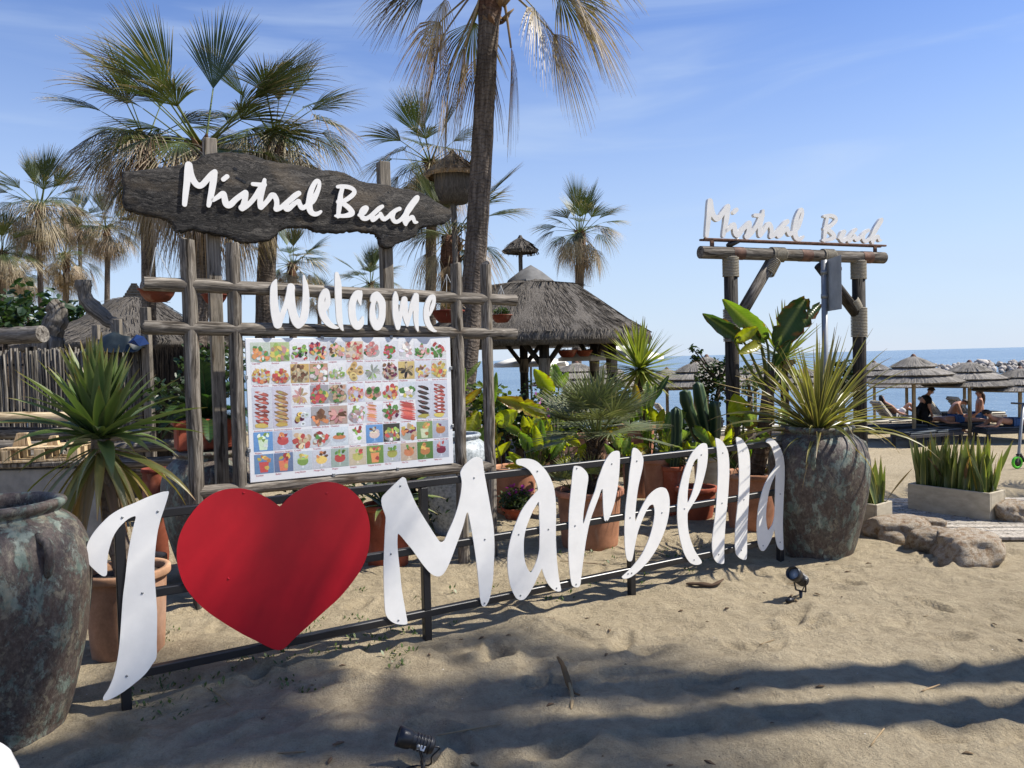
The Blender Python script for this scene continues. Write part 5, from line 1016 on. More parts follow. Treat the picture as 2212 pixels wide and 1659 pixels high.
# cacti
def cactus_arm(root, pts, r, ribs=5, seed=0, name='stem'):
    mb = MB(); pts = [Vector(q) for q in catmull([tuple(q) for q in pts], 6, closed=False)]; k = len(pts); n = ribs * 4; vs = []; cs = []; rs = []; rn = random.Random(seed); side = None
    for i, p in enumerate(pts):
        f = i / (k - 1); t = (pts[min(i + 1, k - 1)] - pts[max(i - 1, 0)]).normalized()
        if side is None: _, side, _ = basis(t)
        side = (side - t * side.dot(t)).normalized(); up = side.cross(t); R = r * (.75 + .5 * min(1, f * 4)) * (1 if f < .9 else math.sqrt(max(.02, 1 - ((f - .9) / .1) ** 2))) * (1 + .07 * math.sin(i * 1.4 + seed))
        for j in range(n):
            a = 6.283 * j / n; ph = (j % 4) / 4; rib = 1.0 if j % 4 == 0 else (.62 if j % 4 == 2 else .74)
            vs.append(p + (side * math.cos(a) + up * math.sin(a)) * R * rib); cs.append((.13, .17, .07) if j % 4 == 0 else (.018, .045, .018)); rs.append((a, 0, f))
    fs = [(i * n + j, i * n + (j + 1) % n, (i + 1) * n + (j + 1) % n, (i + 1) * n + j) for i in range(k - 1) for j in range(n)] + [tuple((k - 1) * n + j for j in range(n))]
    mb.add(vs, fs, cols=cs, rest=rs); return wchild(mb.obj(name, MT['cactus']), root)
c1 = empty('column_cactus', tC1, 0, 'single dark column cactus standing in the dark red pot', 'cactus')
cactus_arm(c1, [tC1 - Vector((0, 0, .03)), at(1461, 950, 7.75), at(1460, 878, 7.75)], .048, 7, 1)
c2 = empty('branching_cactus', tC2, 0, 'branching cactus with three wavy green arms in the cream pot', 'cactus')
for i, (q, r) in enumerate((([tC2, at(1524, 965, 8.4), at(1500, 920, 8.35), at(1484, 872, 8.3), at(1479, 842, 8.3)], .055), ([tC2, at(1528, 940, 8.4), at(1516, 880, 8.4), at(1506, 825, 8.4)], .055), ([tC2 + Vector((.03, 0, 0)), at(1542, 955, 8.4), at(1545, 910, 8.35), at(1541, 866, 8.3)], .052), ([tC2, at(1526, 990, 8.4), at(1526, 960, 8.4)], .06))):
    cactus_arm(c2, q, r, 4, i)
# ---------------- New Zealand flax in the right jar ----------------
fx = empty('flax_plant', JRc + Vector((0, 0, .97)), 0, 'New Zealand flax with long striped leaves fountaining from the right jar', 'flax')
FXV = [sword(e, .84, .018, dr, (.10, .105, .035), (.185, .18, .055), (.46, .39, .14), (.22, .12, .05), i, 10, .55, random.uniform(-.6, .6), .8) for i, (e, dr) in enumerate(((84, .2), (74, .35), (66, .45), (58, .55), (50, .65), (43, .75), (36, .85), (28, 1.0), (20, 1.2), (8, 1.5)))]
rosette(fx, FXV, (0, 0, 0), 135, s=(.62, 1.12), rr=random.Random(17), tilt=.2)
FXD = [sword(e, .8, .011, dr, (.26, .19, .09), (.36, .27, .14), (.4, .3, .16), (.2, .13, .06), 60 + i, 10, .5, 1.0, .8) for i, (e, dr) in enumerate(((50, 1.3), (20, 2.2), (0, 2.6)))]
rosette(fx, FXD, (0, 0, 0), 14, names='dry_leaf', s=(.7, 1.1), rr=random.Random(19), tilt=.25)
for a, b in (((1700, 872), (1541, 826)), ((1706, 886), (1572, 842)), ((1690, 850), (1588, 812)), ((1712, 898), (1560, 862))):
    mb = MB(); A = JRc + Vector((-.05, -.03, .98)); m1 = at(a[0], a[1], 6.1); B = at(b[0], b[1], 5.95); pts = [Vector(q) for q in catmull([tuple(A), tuple(m1), tuple(B)], 5, closed=False)]
    mb.tube(pts, [.006 * (1 - .75 * i / len(pts)) for i in range(len(pts))], 5, (.42, .34, .16)); wchild(mb.obj('dry_stalk', MT['dry']), fx)
# ---------------- snake plants in stone troughs ----------------
def trough(c, rz, size, label):
    root = empty('stone_trough', c, rz, label, 'planter'); L, W, Hh = size; mb = MB()
    for (x, y, sx, sy) in ((0, -W / 2 + .012, L, .024), (0, W / 2 - .012, L, .024), (-L / 2 + .012, 0, .024, W - .05), (L / 2 - .012, 0, .024, W - .05)): mb.box((x, y, Hh / 2), (sx, sy, Hh), bev=.004)
    mb.obj('body', MT['cream'], root, smooth='auto'); mb = MB(); mb.box((0, 0, Hh - .05), (L - .052, W - .052, .02)); mb.obj('soil', MT['soil'], root, smooth=False); return root
def snakes(c, rz, size, n, hts, label, seed):
    root = empty('snake_plant', c, rz, label, 'snake plant'); rr = random.Random(seed); L, W, z = size
    V = [sword(e, .46, .026, dr, (.085, .12, .04), (.21, .24, .07), (.46, .42, .12) if i % 2 else (.19, .21, .08), (.20, .12, .03), 90 + i, 9, .3, random.uniform(-1.6, 1.6), .75) for i, (e, dr) in enumerate(((88, .02), (85, .04), (82, .05), (78, .08), (74, .1), (70, .12), (86, .0), (80, .05)))]
    VY = [sword(80, .40, .022, .1, (.14, .13, .02), (.30, .22, .03), (.30, .20, .04), (.25, .1, .03), 120, 9, .3, 1.0, .75), sword(60, .42, .018, .3, (.10, .08, .04), (.22, .13, .06), (.25, .16, .06), (.12, .07, .03), 121, 9, .3, 1.5, .7)]
    for i in range(n):
        me = rr.choice(VY) if rr.random() < .12 else rr.choice(V); o = link('leaf', me, root, loc=(rr.uniform(-L / 2, L / 2), rr.uniform(-W / 2, W / 2), z), sc=rr.uniform(*hts)); o.rotation_euler = (rr.uniform(-.08, .08), rr.uniform(-.08, .08), rr.uniform(0, 6.28))
    return root
ta = gnd(1963, 1100); tb_ = gnd(2136, 1126); td = (tb_ - ta); tl = td.length; tn = Vector((-td.y, td.x, 0)).normalized(); tn = tn if tn.y > 0 else -tn
tc_ = (ta + tb_) / 2 + tn * .15; rz = math.atan2(td.y, td.x)
trough((tc_.x, tc_.y, -.01), rz, (tl + .02, .30, .27), 'long cream stone trough packed with snake plants beside the boardwalk')
snakes((tc_.x, tc_.y, .22), rz, (tl - .08, .22, 0), 95, (.85, 1.28), 'dense row of snake plants in the long stone trough', 3)
ta = gnd(1916, 1156); tc_ = ta + Vector((-.02, .22, 0)); rz2 = rad(38)
trough((tc_.x - .03, tc_.y, -.01), rz2, (.28, .28, .27), 'small square cream stone trough next to the flax jar')
snakes((tc_.x - .03, tc_.y, .22), rz2, (.2, .2, 0), 26, (.6, 1.0), 'small group of snake plants in the square stone trough', 5)
# ---------------- shrubs, flowers, weeds ----------------
lfm = MB(); lfm.add([(0, 0, 0), (.35, .45, .1), (0, 1, .02), (-.35, .45, .1)], [(0, 1, 2), (0, 2, 3)])
def leafy(mb, rr, o, R, n, s, cols, flat=1.0):
    for i in range(n):
        d = Vector((rr.gauss(0, 1), rr.gauss(0, 1), rr.gauss(0, 1))); d = d.normalized() * R * rr.random() ** .4; d.z *= flat; q = Vector(o) + d
        a = Euler((rr.uniform(-1, 1), rr.uniform(-1, 1), rr.uniform(0, 6.28))).to_matrix() * (s * rr.uniform(.6, 1.2)); c = lerp3(cols[0], cols[1], rr.random())
        mb.add([q + a @ Vector(v) for v in ((0, 0, 0), (.34, .4, .12), (.22, .8, .1), (0, 1, 0), (-.22, .8, .1), (-.34, .4, .12))], [(0, 1, 2, 3), (0, 3, 4, 5)], c)
def shrub(px, depth, blobs, trunk, label, s=.05, n=90, cols=((.018, .042, .014), (.05, .09, .025)), seed=1, name='small_leaf_shrub'):
    rr = random.Random(seed); b0 = at(px, 1000, depth); b = Vector((b0.x, b0.y, gzf(b0.x, b0.y) - .02)); root = empty(name, b, 0, label, 'shrub'); mb = MB()
    if trunk:
        pts = [Vector((0, 0, 0))] + [at(x, y, depth) - b for x, y in trunk]; mb.tube(pts, [.045 * (1 - .55 * i / len(pts)) for i in range(len(pts))], 8, (1.3, 1.25, 1.15))
        for x, y, R in blobs: mb.tube([pts[-1], at(x, y, depth) - b], [.02, .006], 5, (.9, .8, .7))
        mb.obj('trunk', MT['trunk'], root)
    mb = MB()
    for x, y, R in blobs: leafy(mb, rr, at(x, y, depth) - b, R / FOC * depth, int(n * (R / 25) ** 2) + 14, s, cols)
    mb.obj('foliage', MT['small_leaf'], root, smooth=False); return root
shrub(1540, 9.2, ((1502, 775, 10), (1496, 752, 7), (1510, 760, 8), (1530, 798, 20), (1555, 790, 16), (1575, 775, 12), (1540, 830, 26), (1565, 830, 22), (1520, 845, 18), (1548, 862, 18), (1580, 862, 14), (1512, 815, 14)), ((1538, 960), (1545, 880), (1555, 830)), 'dark glossy-leaved shrub with a pale trunk beside the gate\'s left post', seed=2, n=150)
shrub(1815, 8.6, ((1800, 800, 18), (1825, 795, 22), (1848, 810, 16), (1815, 830, 22), (1840, 840, 18), (1790, 835, 16)), ((1818, 900), (1820, 850)), 'dark leafy shrub behind the flax beside the gate\'s right post', seed=4, n=170)
shrub(1625, 8.8, ((1610, 800, 16), (1620, 830, 20), (1600, 850, 16), (1640, 840, 18), (1625, 870, 14)), ((1620, 900), (1620, 850)), 'sparse dull green shrub behind the round-leaved plant', seed=6, n=60, cols=((.05, .08, .02), (.10, .13, .03)))
fb, ft = pot(1118, 1124, .11, .165, .13, 'low red bowl of pink-flowering succulents behind the letter a', 'terra_red', rim=.03)
fl = empty('pink_flower_plant', ft, 0, 'trailing succulent with bright pink flowers in the low red bowl', 'flowers'); rr = random.Random(31)
mb = MB(); leafy(mb, rr, (0, 0, .10), .20, 900, .038, ((.035, .07, .03), (.09, .13, .05)), .65); mb.obj('foliage', MT['small_leaf'], fl, smooth=False)
pm_ = MB()
for i in range(16):
    a = 6.283 * i / 16; pm_.add([(0, 0, 0), (math.cos(a - .15) * .016, math.sin(a - .15) * .016, .004), (math.cos(a) * .022, math.sin(a) * .022, .005), (math.cos(a + .15) * .016, math.sin(a + .15) * .016, .004)], [(0, 1, 2, 3)], (.50, .03, .42))
pmesh_ = pm_.mesh('flower', MT['petal'], False)
for i in range(26):
    a = rr.uniform(0, 6.28); R = .17 * math.sqrt(rr.random()); link('flower', pmesh_, fl, loc=(math.cos(a) * R + .04, math.sin(a) * R, .14 + rr.uniform(0, .12)), rot=(rr.uniform(.2, 1.2), rr.uniform(-.4, .4), rr.uniform(0, 6)), sc=rr.uniform(.8, 1.3))
f2 = clump('bougainvillea', 1160, 9.6, 'purple-flowering bougainvillea under the gazebo roof', 'flowers', z=-.05)
mb = MB(); c_ = at(1165, 890, 9.6); leafy(mb, rr, c_, .32, 420, .05, ((.015, .035, .012), (.04, .07, .02)), 1.4); mb.tube([f2.location, c_], [.03, .015], 6, (.1, .07, .05)); wchild(mb.obj('foliage', MT['small_leaf'], smooth=False), f2)
for i in range(34):
    q = c_ + Vector((rr.gauss(0, .16), -.2 + rr.gauss(0, .08), rr.gauss(0, .16))); o = link('flower', pmesh_, None, loc=q, rot=(rr.uniform(.6, 1.6), 0, rr.uniform(0, 6)), sc=rr.uniform(.7, 1.3)); wchild(o, f2); o.location = q - f2.location
# weeds on the sand round the sign's foot
mb = MB(); rr = random.Random(77)
for i in range(150):
    if i < 90: x = rr.uniform(-2.3, 1.8); y = 3.59 + (x + 1.86) * .597 + rr.uniform(.15, 1.3)
    else: x = rr.uniform(-2.0, -.6); y = 3.59 + (x + 1.86) * .597 + rr.uniform(-.35, .5)
    z = surf(x, y)
    for k in range(rr.randint(3, 9)):
        a = rr.uniform(0, 6.28); l = rr.uniform(.012, .04); q = Vector((x + rr.gauss(0, .03), y + rr.gauss(0, .03), z)); d = Vector((math.cos(a), math.sin(a), rr.uniform(.5, 1.6))).normalized() * l; w = Vector((-math.sin(a), math.cos(a), 0)) * l * .22
        mb.add([q, q + d * .6 + w, q + d, q + d * .6 - w], [(0, 1, 2, 3)], lerp3((.05, .09, .02), (.13, .17, .05), rr.random()))
tag(mb.obj('weeds', MT['small_leaf'], smooth=False), 'small green weeds sprouting from the sand around the sign', 'weeds', kind='stuff')
# ---------------- thatched roofs ----------------
def straw_cone(mb, prof, n, seed, scallop=0.0, L=.35, w=.012, count=700, tint=(.75, 1.15), lift=.012):
    """thatch surface on a lathe profile with loose straws lying down the slope"""
    rr = random.Random(seed); mb.lathe(prof, n, wob=lambda a, z: .012 * math.sin(a * 23 + z * 9) + .01 * math.sin(a * 11 - z * 5))
    seg = [(prof[i], prof[i + 1]) for i in range(len(prof) - 1) if prof[i + 1][0] < prof[i][0] and prof[i + 1][1] > prof[i][1]]
    if not seg: return
    prof_max = max(q[0] for q in prof)
    wts = [((a[0] + b[0]) / 2) * math.hypot(a[0] - b[0], a[1] - b[1]) for a, b in seg]
    for k in range(count):
        a, b = rr.choices(seg, wts)[0]; f = rr.random(); r = a[0] + (b[0] - a[0]) * f; z = a[1] + (b[1] - a[1]) * f; th = rr.uniform(0, 6.283)
        s = Vector((a[0] - b[0], 0, a[1] - b[1])).normalized(); nrm = Vector((-s.z, 0, s.x)); nrm = nrm if nrm.z > 0 else -nrm
        c, sn = math.cos(th), math.sin(th); R = lambda v: Vector((v.x * c - v.y * sn, v.x * sn + v.y * c, v.z))
        o = Vector((r, 0, z)); d = s * min(L * rr.uniform(.5, 1.1), max(.04, (prof_max + .015 - r) / max(.2, s.x))) + Vector((0, rr.uniform(-.05, .05) * L * 2, 0)); e = Vector((0, w * rr.uniform(.6, 1.3), 0)); u = nrm * lift
        t = rr.uniform(*tint); mb.add([R(o - e), R(o + e), R(o + d + u + e * .4), R(o + d + u * 1.6 - e * .4)], [(0, 1, 2, 3)], (t, t * .99, t * .97), rest=[(k * .3, 0, 0), (k * .3 + .02, 0, 0), (k * .3, 0, L), (k * .3, 0, L)])
gb = at(1152, 800, 13.4); gzb = Vector((gb.x, gb.y, gzf(gb.x, gb.y))); ap = at(1152, 572, 13.4).z - gzb.z; ev = at(1240, 742, 12.6).z - gzb.z + .07
gaz = empty('gazebo', gzb, 0, 'round thatched gazebo with stained posts behind the potted plants', 'gazebo')
mb = MB(); straw_cone(mb, [(1.50, ev + .10), (1.75, ev - .05), (1.98, ev - .10), (2.03, ev + .02), (2.0, ev + .12), (1.62, ev + .36), (1.15, ev + .70), (.80, ev + .95), (.40, ap - .32)], 64, 1, L=.22, w=.007, count=7000, tint=(.6, 1.3), lift=.006); mb.obj('thatch', MT['thatch_grey'], gaz); tag(gaz.children[0], kind='stuff')
mb = MB(); straw_cone(mb, [(.86, ap - .70), (.93, ap - .68), (.92, ap - .62), (.70, ap - .47), (.36, ap - .28)], 40, 2, L=.16, w=.007, count=1700, tint=(.55, 1.2), lift=.006); mb.obj('ridge_thatch', MT['thatch_grey'], gaz); tag(gaz.children[1], kind='stuff')
mb = MB(); k = 6
mb.add([(.44 * math.cos(6.283 * i / k + .3), .44 * math.sin(6.283 * i / k + .3), ap - .31) for i in range(k)] + [(.42 * math.cos(6.283 * i / k + .3), .42 * math.sin(6.283 * i / k + .3), ap - .27) for i in range(k)] + [(.20 * math.cos(6.283 * i / k + .3), .20 * math.sin(6.283 * i / k + .3), ap - .11) for i in range(k)] + [(0, 0, ap)],
       [(i, (i + 1) % k, k + (i + 1) % k, k + i) for i in range(k)] + [(k + i, k + (i + 1) % k, 2 * k + (i + 1) % k, 2 * k + i) for i in range(k)] + [(2 * k + i, 2 * k + (i + 1) % k, 3 * k) for i in range(k)]); mb.obj('cap', MT['lead_grey'], gaz, smooth='auto')
for i in range(6):
    a = 6.283 * i / 6 + .62; x, y = 1.42 * math.cos(a), 1.42 * math.sin(a); mb = MB(); mb.tube([(x, y, -.15), (x, y, ev * .5), (x, y, ev + .25)], [.085, .082, .08], 14, off=i * 3.3); po = mb.obj('post', MT['log_dark'], gaz)
    mb = MB(); mb.tube([(x, y, ev - .56), (x, y, ev - .52), (x, y, ev - .34), (x, y, ev - .30)], [.086, .092, .097, .09], 14, cap=False); mb.obj('rope_band', MT['post'], po)
    for da in (-.42, .42):
        mb = MB(); mb.tube([(x, y, ev - .45), (x + (1.42 * math.cos(a + da) - x) * .75, y + (1.42 * math.sin(a + da) - y) * .75, ev + .12)], [.045, .042], 8, off=i); mb.obj('brace', MT['log_dark'], gaz)
mb = MB(); mb.tube([(1.42 * math.cos(6.283 * i / 24), 1.42 * math.sin(6.283 * i / 24), ev + .10) for i in range(25)], .06, 8, cap=False); mb.obj('ring_beam', MT['log_dark'], gaz)
dk = empty('deck', (gzb.x - .4, gzb.y - .8, gzb.z)); tag(dk, kind='structure'); mb = MB(); mb.box((0, 0, 0), (4.6, .135, .035), bev=.003); dme = mb.mesh('plank', MT['brown_wood'], 'auto')
for i in range(30): link('plank', dme, dk, loc=(random.uniform(-.03, .03), -1.9 + .145 * i, .03 + random.uniform(-.002, .002)), rot=(0, 0, random.uniform(-.004, .004)))
def chair(c, rz, label):
    r = empty('wooden_chair', c, rz, label, 'chair', 'wooden garden chairs under the gazebo')
    for x in (-.22, .22):
        for y, h in ((-.22, .62), (.22, .95)): mb = MB(); mb.beam((x, y, 0), (x, y + (.04 if h > .9 else 0), h), .045, .045); mb.obj('leg', MT['brown_wood'], r, smooth='auto')
        mb = MB(); mb.beam((x, -.26, .63), (x, .24, .63), .05, .03); mb.obj('armrest', MT['brown_wood'], r, smooth='auto')
    for i in range(5): mb = MB(); mb.beam((-.24, -.2 + .1 * i, .43), (.24, -.2 + .1 * i, .43), .03, .08); mb.obj('seat_slat', MT['brown_wood'], r, smooth='auto')
    for i in range(4): mb = MB(); mb.beam((-.2, .235, .55 + .11 * i), (.2, .235, .55 + .11 * i), .07, .025); mb.obj('back_slat', MT['brown_wood'], r, smooth='auto')
for px, d, rz, s in ((1128, 11.6, .5, 'turned to the deck'), (1165, 12.2, -1.2, 'turned to the post'), (1095, 12.6, 2.4, 'turned away')):
    q = at(px, 900, d); chair((q.x, q.y, gzf(q.x, q.y) + .045), rz, 'brown slatted wooden chair under the gazebo, ' + s)
q = at(1108, 900, 11.9); tb = empty('wooden_table', (q.x, q.y, gzf(q.x, q.y) + .045), .3, 'brown wooden table among the chairs under the gazebo', 'table')
for i in range(7): mb = MB(); mb.box((-.36 + .12 * i, 0, .74), (.112, .8, .03), bev=.004); mb.obj('top_board', MT['brown_wood'], tb, smooth='auto')
for x in (-.34, .34):
    for y in (-.32, .32): mb = MB(); mb.beam((x, y, 0), (x, y, .725), .06, .06); mb.obj('leg', MT['brown_wood'], tb, smooth='auto')
# white canvas parasols on the terrace
def parasol(px, py, d, R, label):
    a = at(px, py, d); g = gzf(a.x, a.y); r = empty('canvas_parasol', (a.x, a.y, g), .3, label, 'parasol', 'white canvas parasols on the terrace'); h = a.z - g
    mb = MB(); mb.tube([(0, 0, 0), (0, 0, h)], .024, 8); mb.obj('pole', MT['galv'], r)
    for i in range(8):
        a0, a1 = 6.283 * i / 8, 6.283 * (i + 1) / 8; vs = []; 
        for f, dz in ((0.02, 0), (.35, -.16), (.7, -.36), (1, -.55)):
            for t in (0, .5, 1):
                aa = a0 + (a1 - a0) * t; vs.append((R * f * math.cos(aa), R * f * math.sin(aa), h + dz * R * .42 - (.03 * f if t == .5 else 0)))
        for t in (0, .5, 1): aa = a0 + (a1 - a0) * t; vs.append((R * math.cos(aa), R * math.sin(aa), h - .55 * R * .42 - .09))
        mb = MB(); mb.add(vs, [(j * 3 + k, j * 3 + k + 1, j * 3 + k + 4, j * 3 + k + 3) for j in range(4) for k in range(2)]); mb.obj('canvas_panel', MT['canvas'], r)
        mb = MB(); mb.tube([(0, 0, h - .03), (R * .98 * math.cos(a0), R * .98 * math.sin(a0), h - .55 * R * .42 - .03)], .009, 5); mb.obj('rib', MT['galv'], r)
parasol(1146, 764, 16, .78, 'white canvas parasol seen under the gazebo eaves')
parasol(1318, 742, 15, 1.02, 'white canvas parasol half behind the spiky yucca')
# small thatched lamp post and hat lantern, bird house
def thatch_hat(px, py, d, R, H, label, m, body=None, pole_r=.045):
    a = at(px, py, d); g = gzf(a.x, a.y); r = empty('thatched_lamp', (a.x, a.y, g), 0, label, 'lamp'); h = a.z - g
    mb = MB(); straw_cone(mb, [(R * .9, h - H - .03), (R, h - H), (R * .98, h - H + .03), (R * .45, h - H * .42), (R * .12, h - .06), (.01, h)], 28, int(px), L=R * .55, w=.012, count=420, tint=(.7, 1.2)); mb.obj('thatch', MT[m], r)
    if body: mb = MB(); mb.lathe([(0, h - H - body), (R * .50, h - H - body), (R * .66, h - H - body * .5), (R * .70, h - H + .02)], 24); mb.obj('basket', MT['thatch_grey'], r)  # basket in darker thatch, its shade put into the colour
    mb = MB(); mb.tube([(0, 0, -.1), (0, 0, h - H * .4)], pole_r, 10); mb.obj('pole', MT['log'], r); return r
thatch_hat(1123, 508, 16, .36, .34, 'little thatched hat on a pole above the gazebo', 'thatch_grey')
thatch_hat(977, 325, 12.2, .44, .40, 'tan conical thatched lantern hung behind the tall palm trunk', 'thatch_tan', .42)
thatch_hat(845, 643, 17, .24, .30, 'small grey thatched bird house behind the Welcome letters', 'thatch_grey', .30)
# ---------------- left background: thatched hut, fence, logs ----------------
q = at(297, 800, 16.8); hb = Vector((q.x, q.y, 0)); hap = at(297, 632, 16.8).z; hev = at(297, 742, 16.8).z
hut = empty('thatched_hut', hb, 0, 'low thatched hut with a stepped slate ridge behind the reed fence', 'hut')
mb = MB(); straw_cone(mb, [(1.95, hev - .12), (2.3, hev - .14), (2.32, hev - .03), (1.75, hev + .18), (1.05, hev + .54), (.46, hap - .16), (.2, hap - .1)], 12, 5, L=.3, w=.011, count=2400); mb.obj('thatch', MT['thatch_grey'], hut); tag(hut.children[0], kind='stuff')
for i in range(6):
    s = .52 - .075 * i; z = hap - .16 + .062 * i; mb = MB(); mb.box((0, 0, z), (s, s, .026), Euler((0, 0, .5)).to_matrix()); mb.obj('slate_course', MT['slate'], hut, smooth=False)
    mb = MB(); mb.box((0, 0, z + .03), (s * .82, s * .82, .036), Euler((0, 0, .5)).to_matrix()); mb.obj('ridge_block', MT['log_dark'], hut, smooth=False)
for i in range(8): a = 6.283 * i / 8 + .2; mb = MB(); mb.tube([(1.5 * math.cos(a), 1.5 * math.sin(a), -.1), (1.5 * math.cos(a), 1.5 * math.sin(a), hev + .05)], .07, 8); mb.obj('post', MT['log_dark'], hut)
mb = MB(); mb.lathe([(1.46, 0), (1.46, hev)], 24); mb.obj('wall', MT['thatch_grey'], hut)
q = at(30, 800, 20); r = empty('slate_pagoda', (q.x, q.y, 0), .4, 'small pagoda roof of stacked slates at the far left', 'roof')
for i in range(7): s = .62 - .07 * i; z = at(30, 702, 20).z + .055 * i; mb = MB(); mb.box((0, 0, z), (s, s, .026)); mb.obj('slate_course', MT['slate'], r, smooth=False); mb = MB(); mb.box((0, 0, z + .027), (s * .8, s * .8, .03)); mb.obj('ridge_block', MT['slate'], r, smooth=False)
mb = MB(); mb.box((0, 0, at(30, 706, 20).z / 2), (.3, .3, at(30, 706, 20).z)); mb.obj('pillar', MT['log_dark'], r, smooth=False)
# reed fence: each cane a piece
fa = at(-12, 757, 9.2); fb_ = at(384, 757, 9.9); fen = empty('reed_fence', (fa.x, fa.y, 0), math.atan2(fb_.y - fa.y, fb_.x - fa.x), 'upright dry cane fence behind the yucca', 'fence')
FL = math.hypot(fb_.x - fa.x, fb_.y - fa.y); ft_ = fa.z; RMs = []
for k in range(6):
    mb = MB(); rr = random.Random(k); pts = [(rr.uniform(-.004, .004), rr.uniform(-.004, .004), z) for z in np.linspace(0, ft_, 8)]; mb.tube(pts, [.0098 + .0012 * (i % 2) for i in range(8)], 7, off=k * 2.2); RMs.append(mb.mesh('cane', MT['reed']))
NR = 128
for i in range(NR):
    o = link('cane', random.choice(RMs), fen, loc=(FL * .80 * i / NR + random.uniform(-.003, .003), random.uniform(-.012, .012), random.uniform(-.05, .03)), rot=(random.uniform(-.012, .012), random.uniform(-.014, .014), random.uniform(0, 6)))
for z in (.55, 1.15, ft_ - .18): mb = MB(); mb.beam((-.1, .03, z), (FL * .82, .03, z), .03, .03); mb.obj('batten', MT['log_dark'], fen, smooth='auto')
mb = MB(); rr = random.Random(8)
for i in range(1500):
    x = FL * .78 + rr.random() * FL * .42; z0 = rr.uniform(0, ft_ - .25); mb.tube([(x, rr.uniform(-.03, .05), z0), (x + rr.uniform(-.03, .03), rr.uniform(-.04, .05), min(ft_ + rr.uniform(-.05, .04), z0 + rr.uniform(.4, .9)))], .0045, 3, cap=False, col=(.28, .25, .22))
bs = mb.obj('brush_panel', MT['thatch_grey'], fen, smooth=False); tag(bs, kind='stuff')
# logs, planks and the raw pine pallet in front of the fence
def wlog(name, a, b, r, m, label, cat='log', group=None, n=14, seg=8):
    a = Vector(a); b = Vector(b); mb = MB(); c = (a + b) / 2; pts = [a.lerp(b, i / seg) - c + Vector((0, 0, random.uniform(-1, 1) * r * .06)) for i in range(seg + 1)]; t = (b - a).normalized()
    mb.tube([pts[0] - t * .005] + pts + [pts[-1] + t * .005], [r * .85] + [r * random.uniform(.96, 1.04) for _ in range(seg + 1)] + [r * .85], n, off=random.uniform(0, 9)); o = mb.obj(name, MT[m], smooth='auto'); o.location = c; return tag(o, label, cat, group)
wlog('peeled_log', at(-30, 902, 8.4), at(165, 902, 8.6), .062, 'log_fresh', 'fresh peeled tan log topmost of the pile below the cane fence')
LGp = 'weathered logs piled below the cane fence'
LL = ('long weathered log just under the peeled log', 'weathered log end behind the pallet', 'weathered log resting behind the low wall\'s beam', 'short weathered log beside the cycad jar', 'lowest long weathered log of the pile', 'short weathered log under the one beside the cycad jar')
for i, (x0, y0, x1, y1, d, r) in enumerate(((-30, 934, 330, 940, 8.5, .07), (-30, 962, 120, 966, 8.1, .06), (-30, 986, 140, 984, 7.7, .055), (250, 968, 390, 960, 8.0, .062), (-20, 1012, 330, 1018, 8.3, .07), (230, 1002, 400, 996, 8.0, .06))):
    wlog('weathered_log', at(x0, y0, d), at(x1, y1, d + .1), r, 'log', LL[i], 'log', LGp)
q = at(70, 1012, 7.0); wl = empty('low_wall', (q.x - .35, q.y, 0), .05, 'low grey concrete wall behind the left jar', 'wall'); top_ = at(70, 1008, 7.0).z
mb = MB(); mb.box((0, .08, top_ / 2 - .05), (1.9, .16, top_ + .05), bev=.01); mb.obj('wall_body', MT['concrete'], wl, smooth='auto'); mb = MB(); mb.box((0, .06, top_ + .018), (1.96, .24, .05), bev=.012); mb.obj('coping_beam', MT['log'], wl, smooth='auto')
pa = at(18, 972, 7.05); pr_ = empty('pallet', (pa.x + .30, 7.15, top_ + .045), rad(10), 'raw pine pallet lying on the low wall', 'pallet')
for i in range(5): mb = MB(); mb.box((0, -.15 + .085 * i, .125), (.66, .07, .018), bev=.002); mb.obj('deck_board', MT['pine'], pr_, smooth='auto')
for y in (-.15, .02, .19): mb = MB(); mb.box((0, y, .012), (.66, .075, .02), bev=.002); mb.obj('bottom_board', MT['pine'], pr_, smooth='auto')
for x in (-.28, 0, .28):
    for y in (-.15, .02, .19): mb = MB(); mb.box((x, y, .069), (.09, .075, .092), bev=.003); mb.obj('block', MT['pine'], pr_, smooth='auto')
for (x, y, s) in ((-.22, -.02, 1), (.06, -.05, .7)): mb = MB(); mb.add([(x - .07 * s, y, .136), (x + .07 * s, y, .136), (x + .05 * s, y, .136 + .12 * s), (x - .03 * s, y, .136 + .12 * s), (x - .07 * s, y + .06, .136), (x + .07 * s, y + .06, .136), (x + .05 * s, y + .06, .136 + .12 * s), (x - .03 * s, y + .06, .136 + .12 * s)], [(0, 1, 2, 3), (5, 4, 7, 6), (3, 2, 6, 7), (1, 5, 6, 2), (4, 0, 3, 7)]); mb.obj('offcut', MT['pine'], pr_, smooth=False)
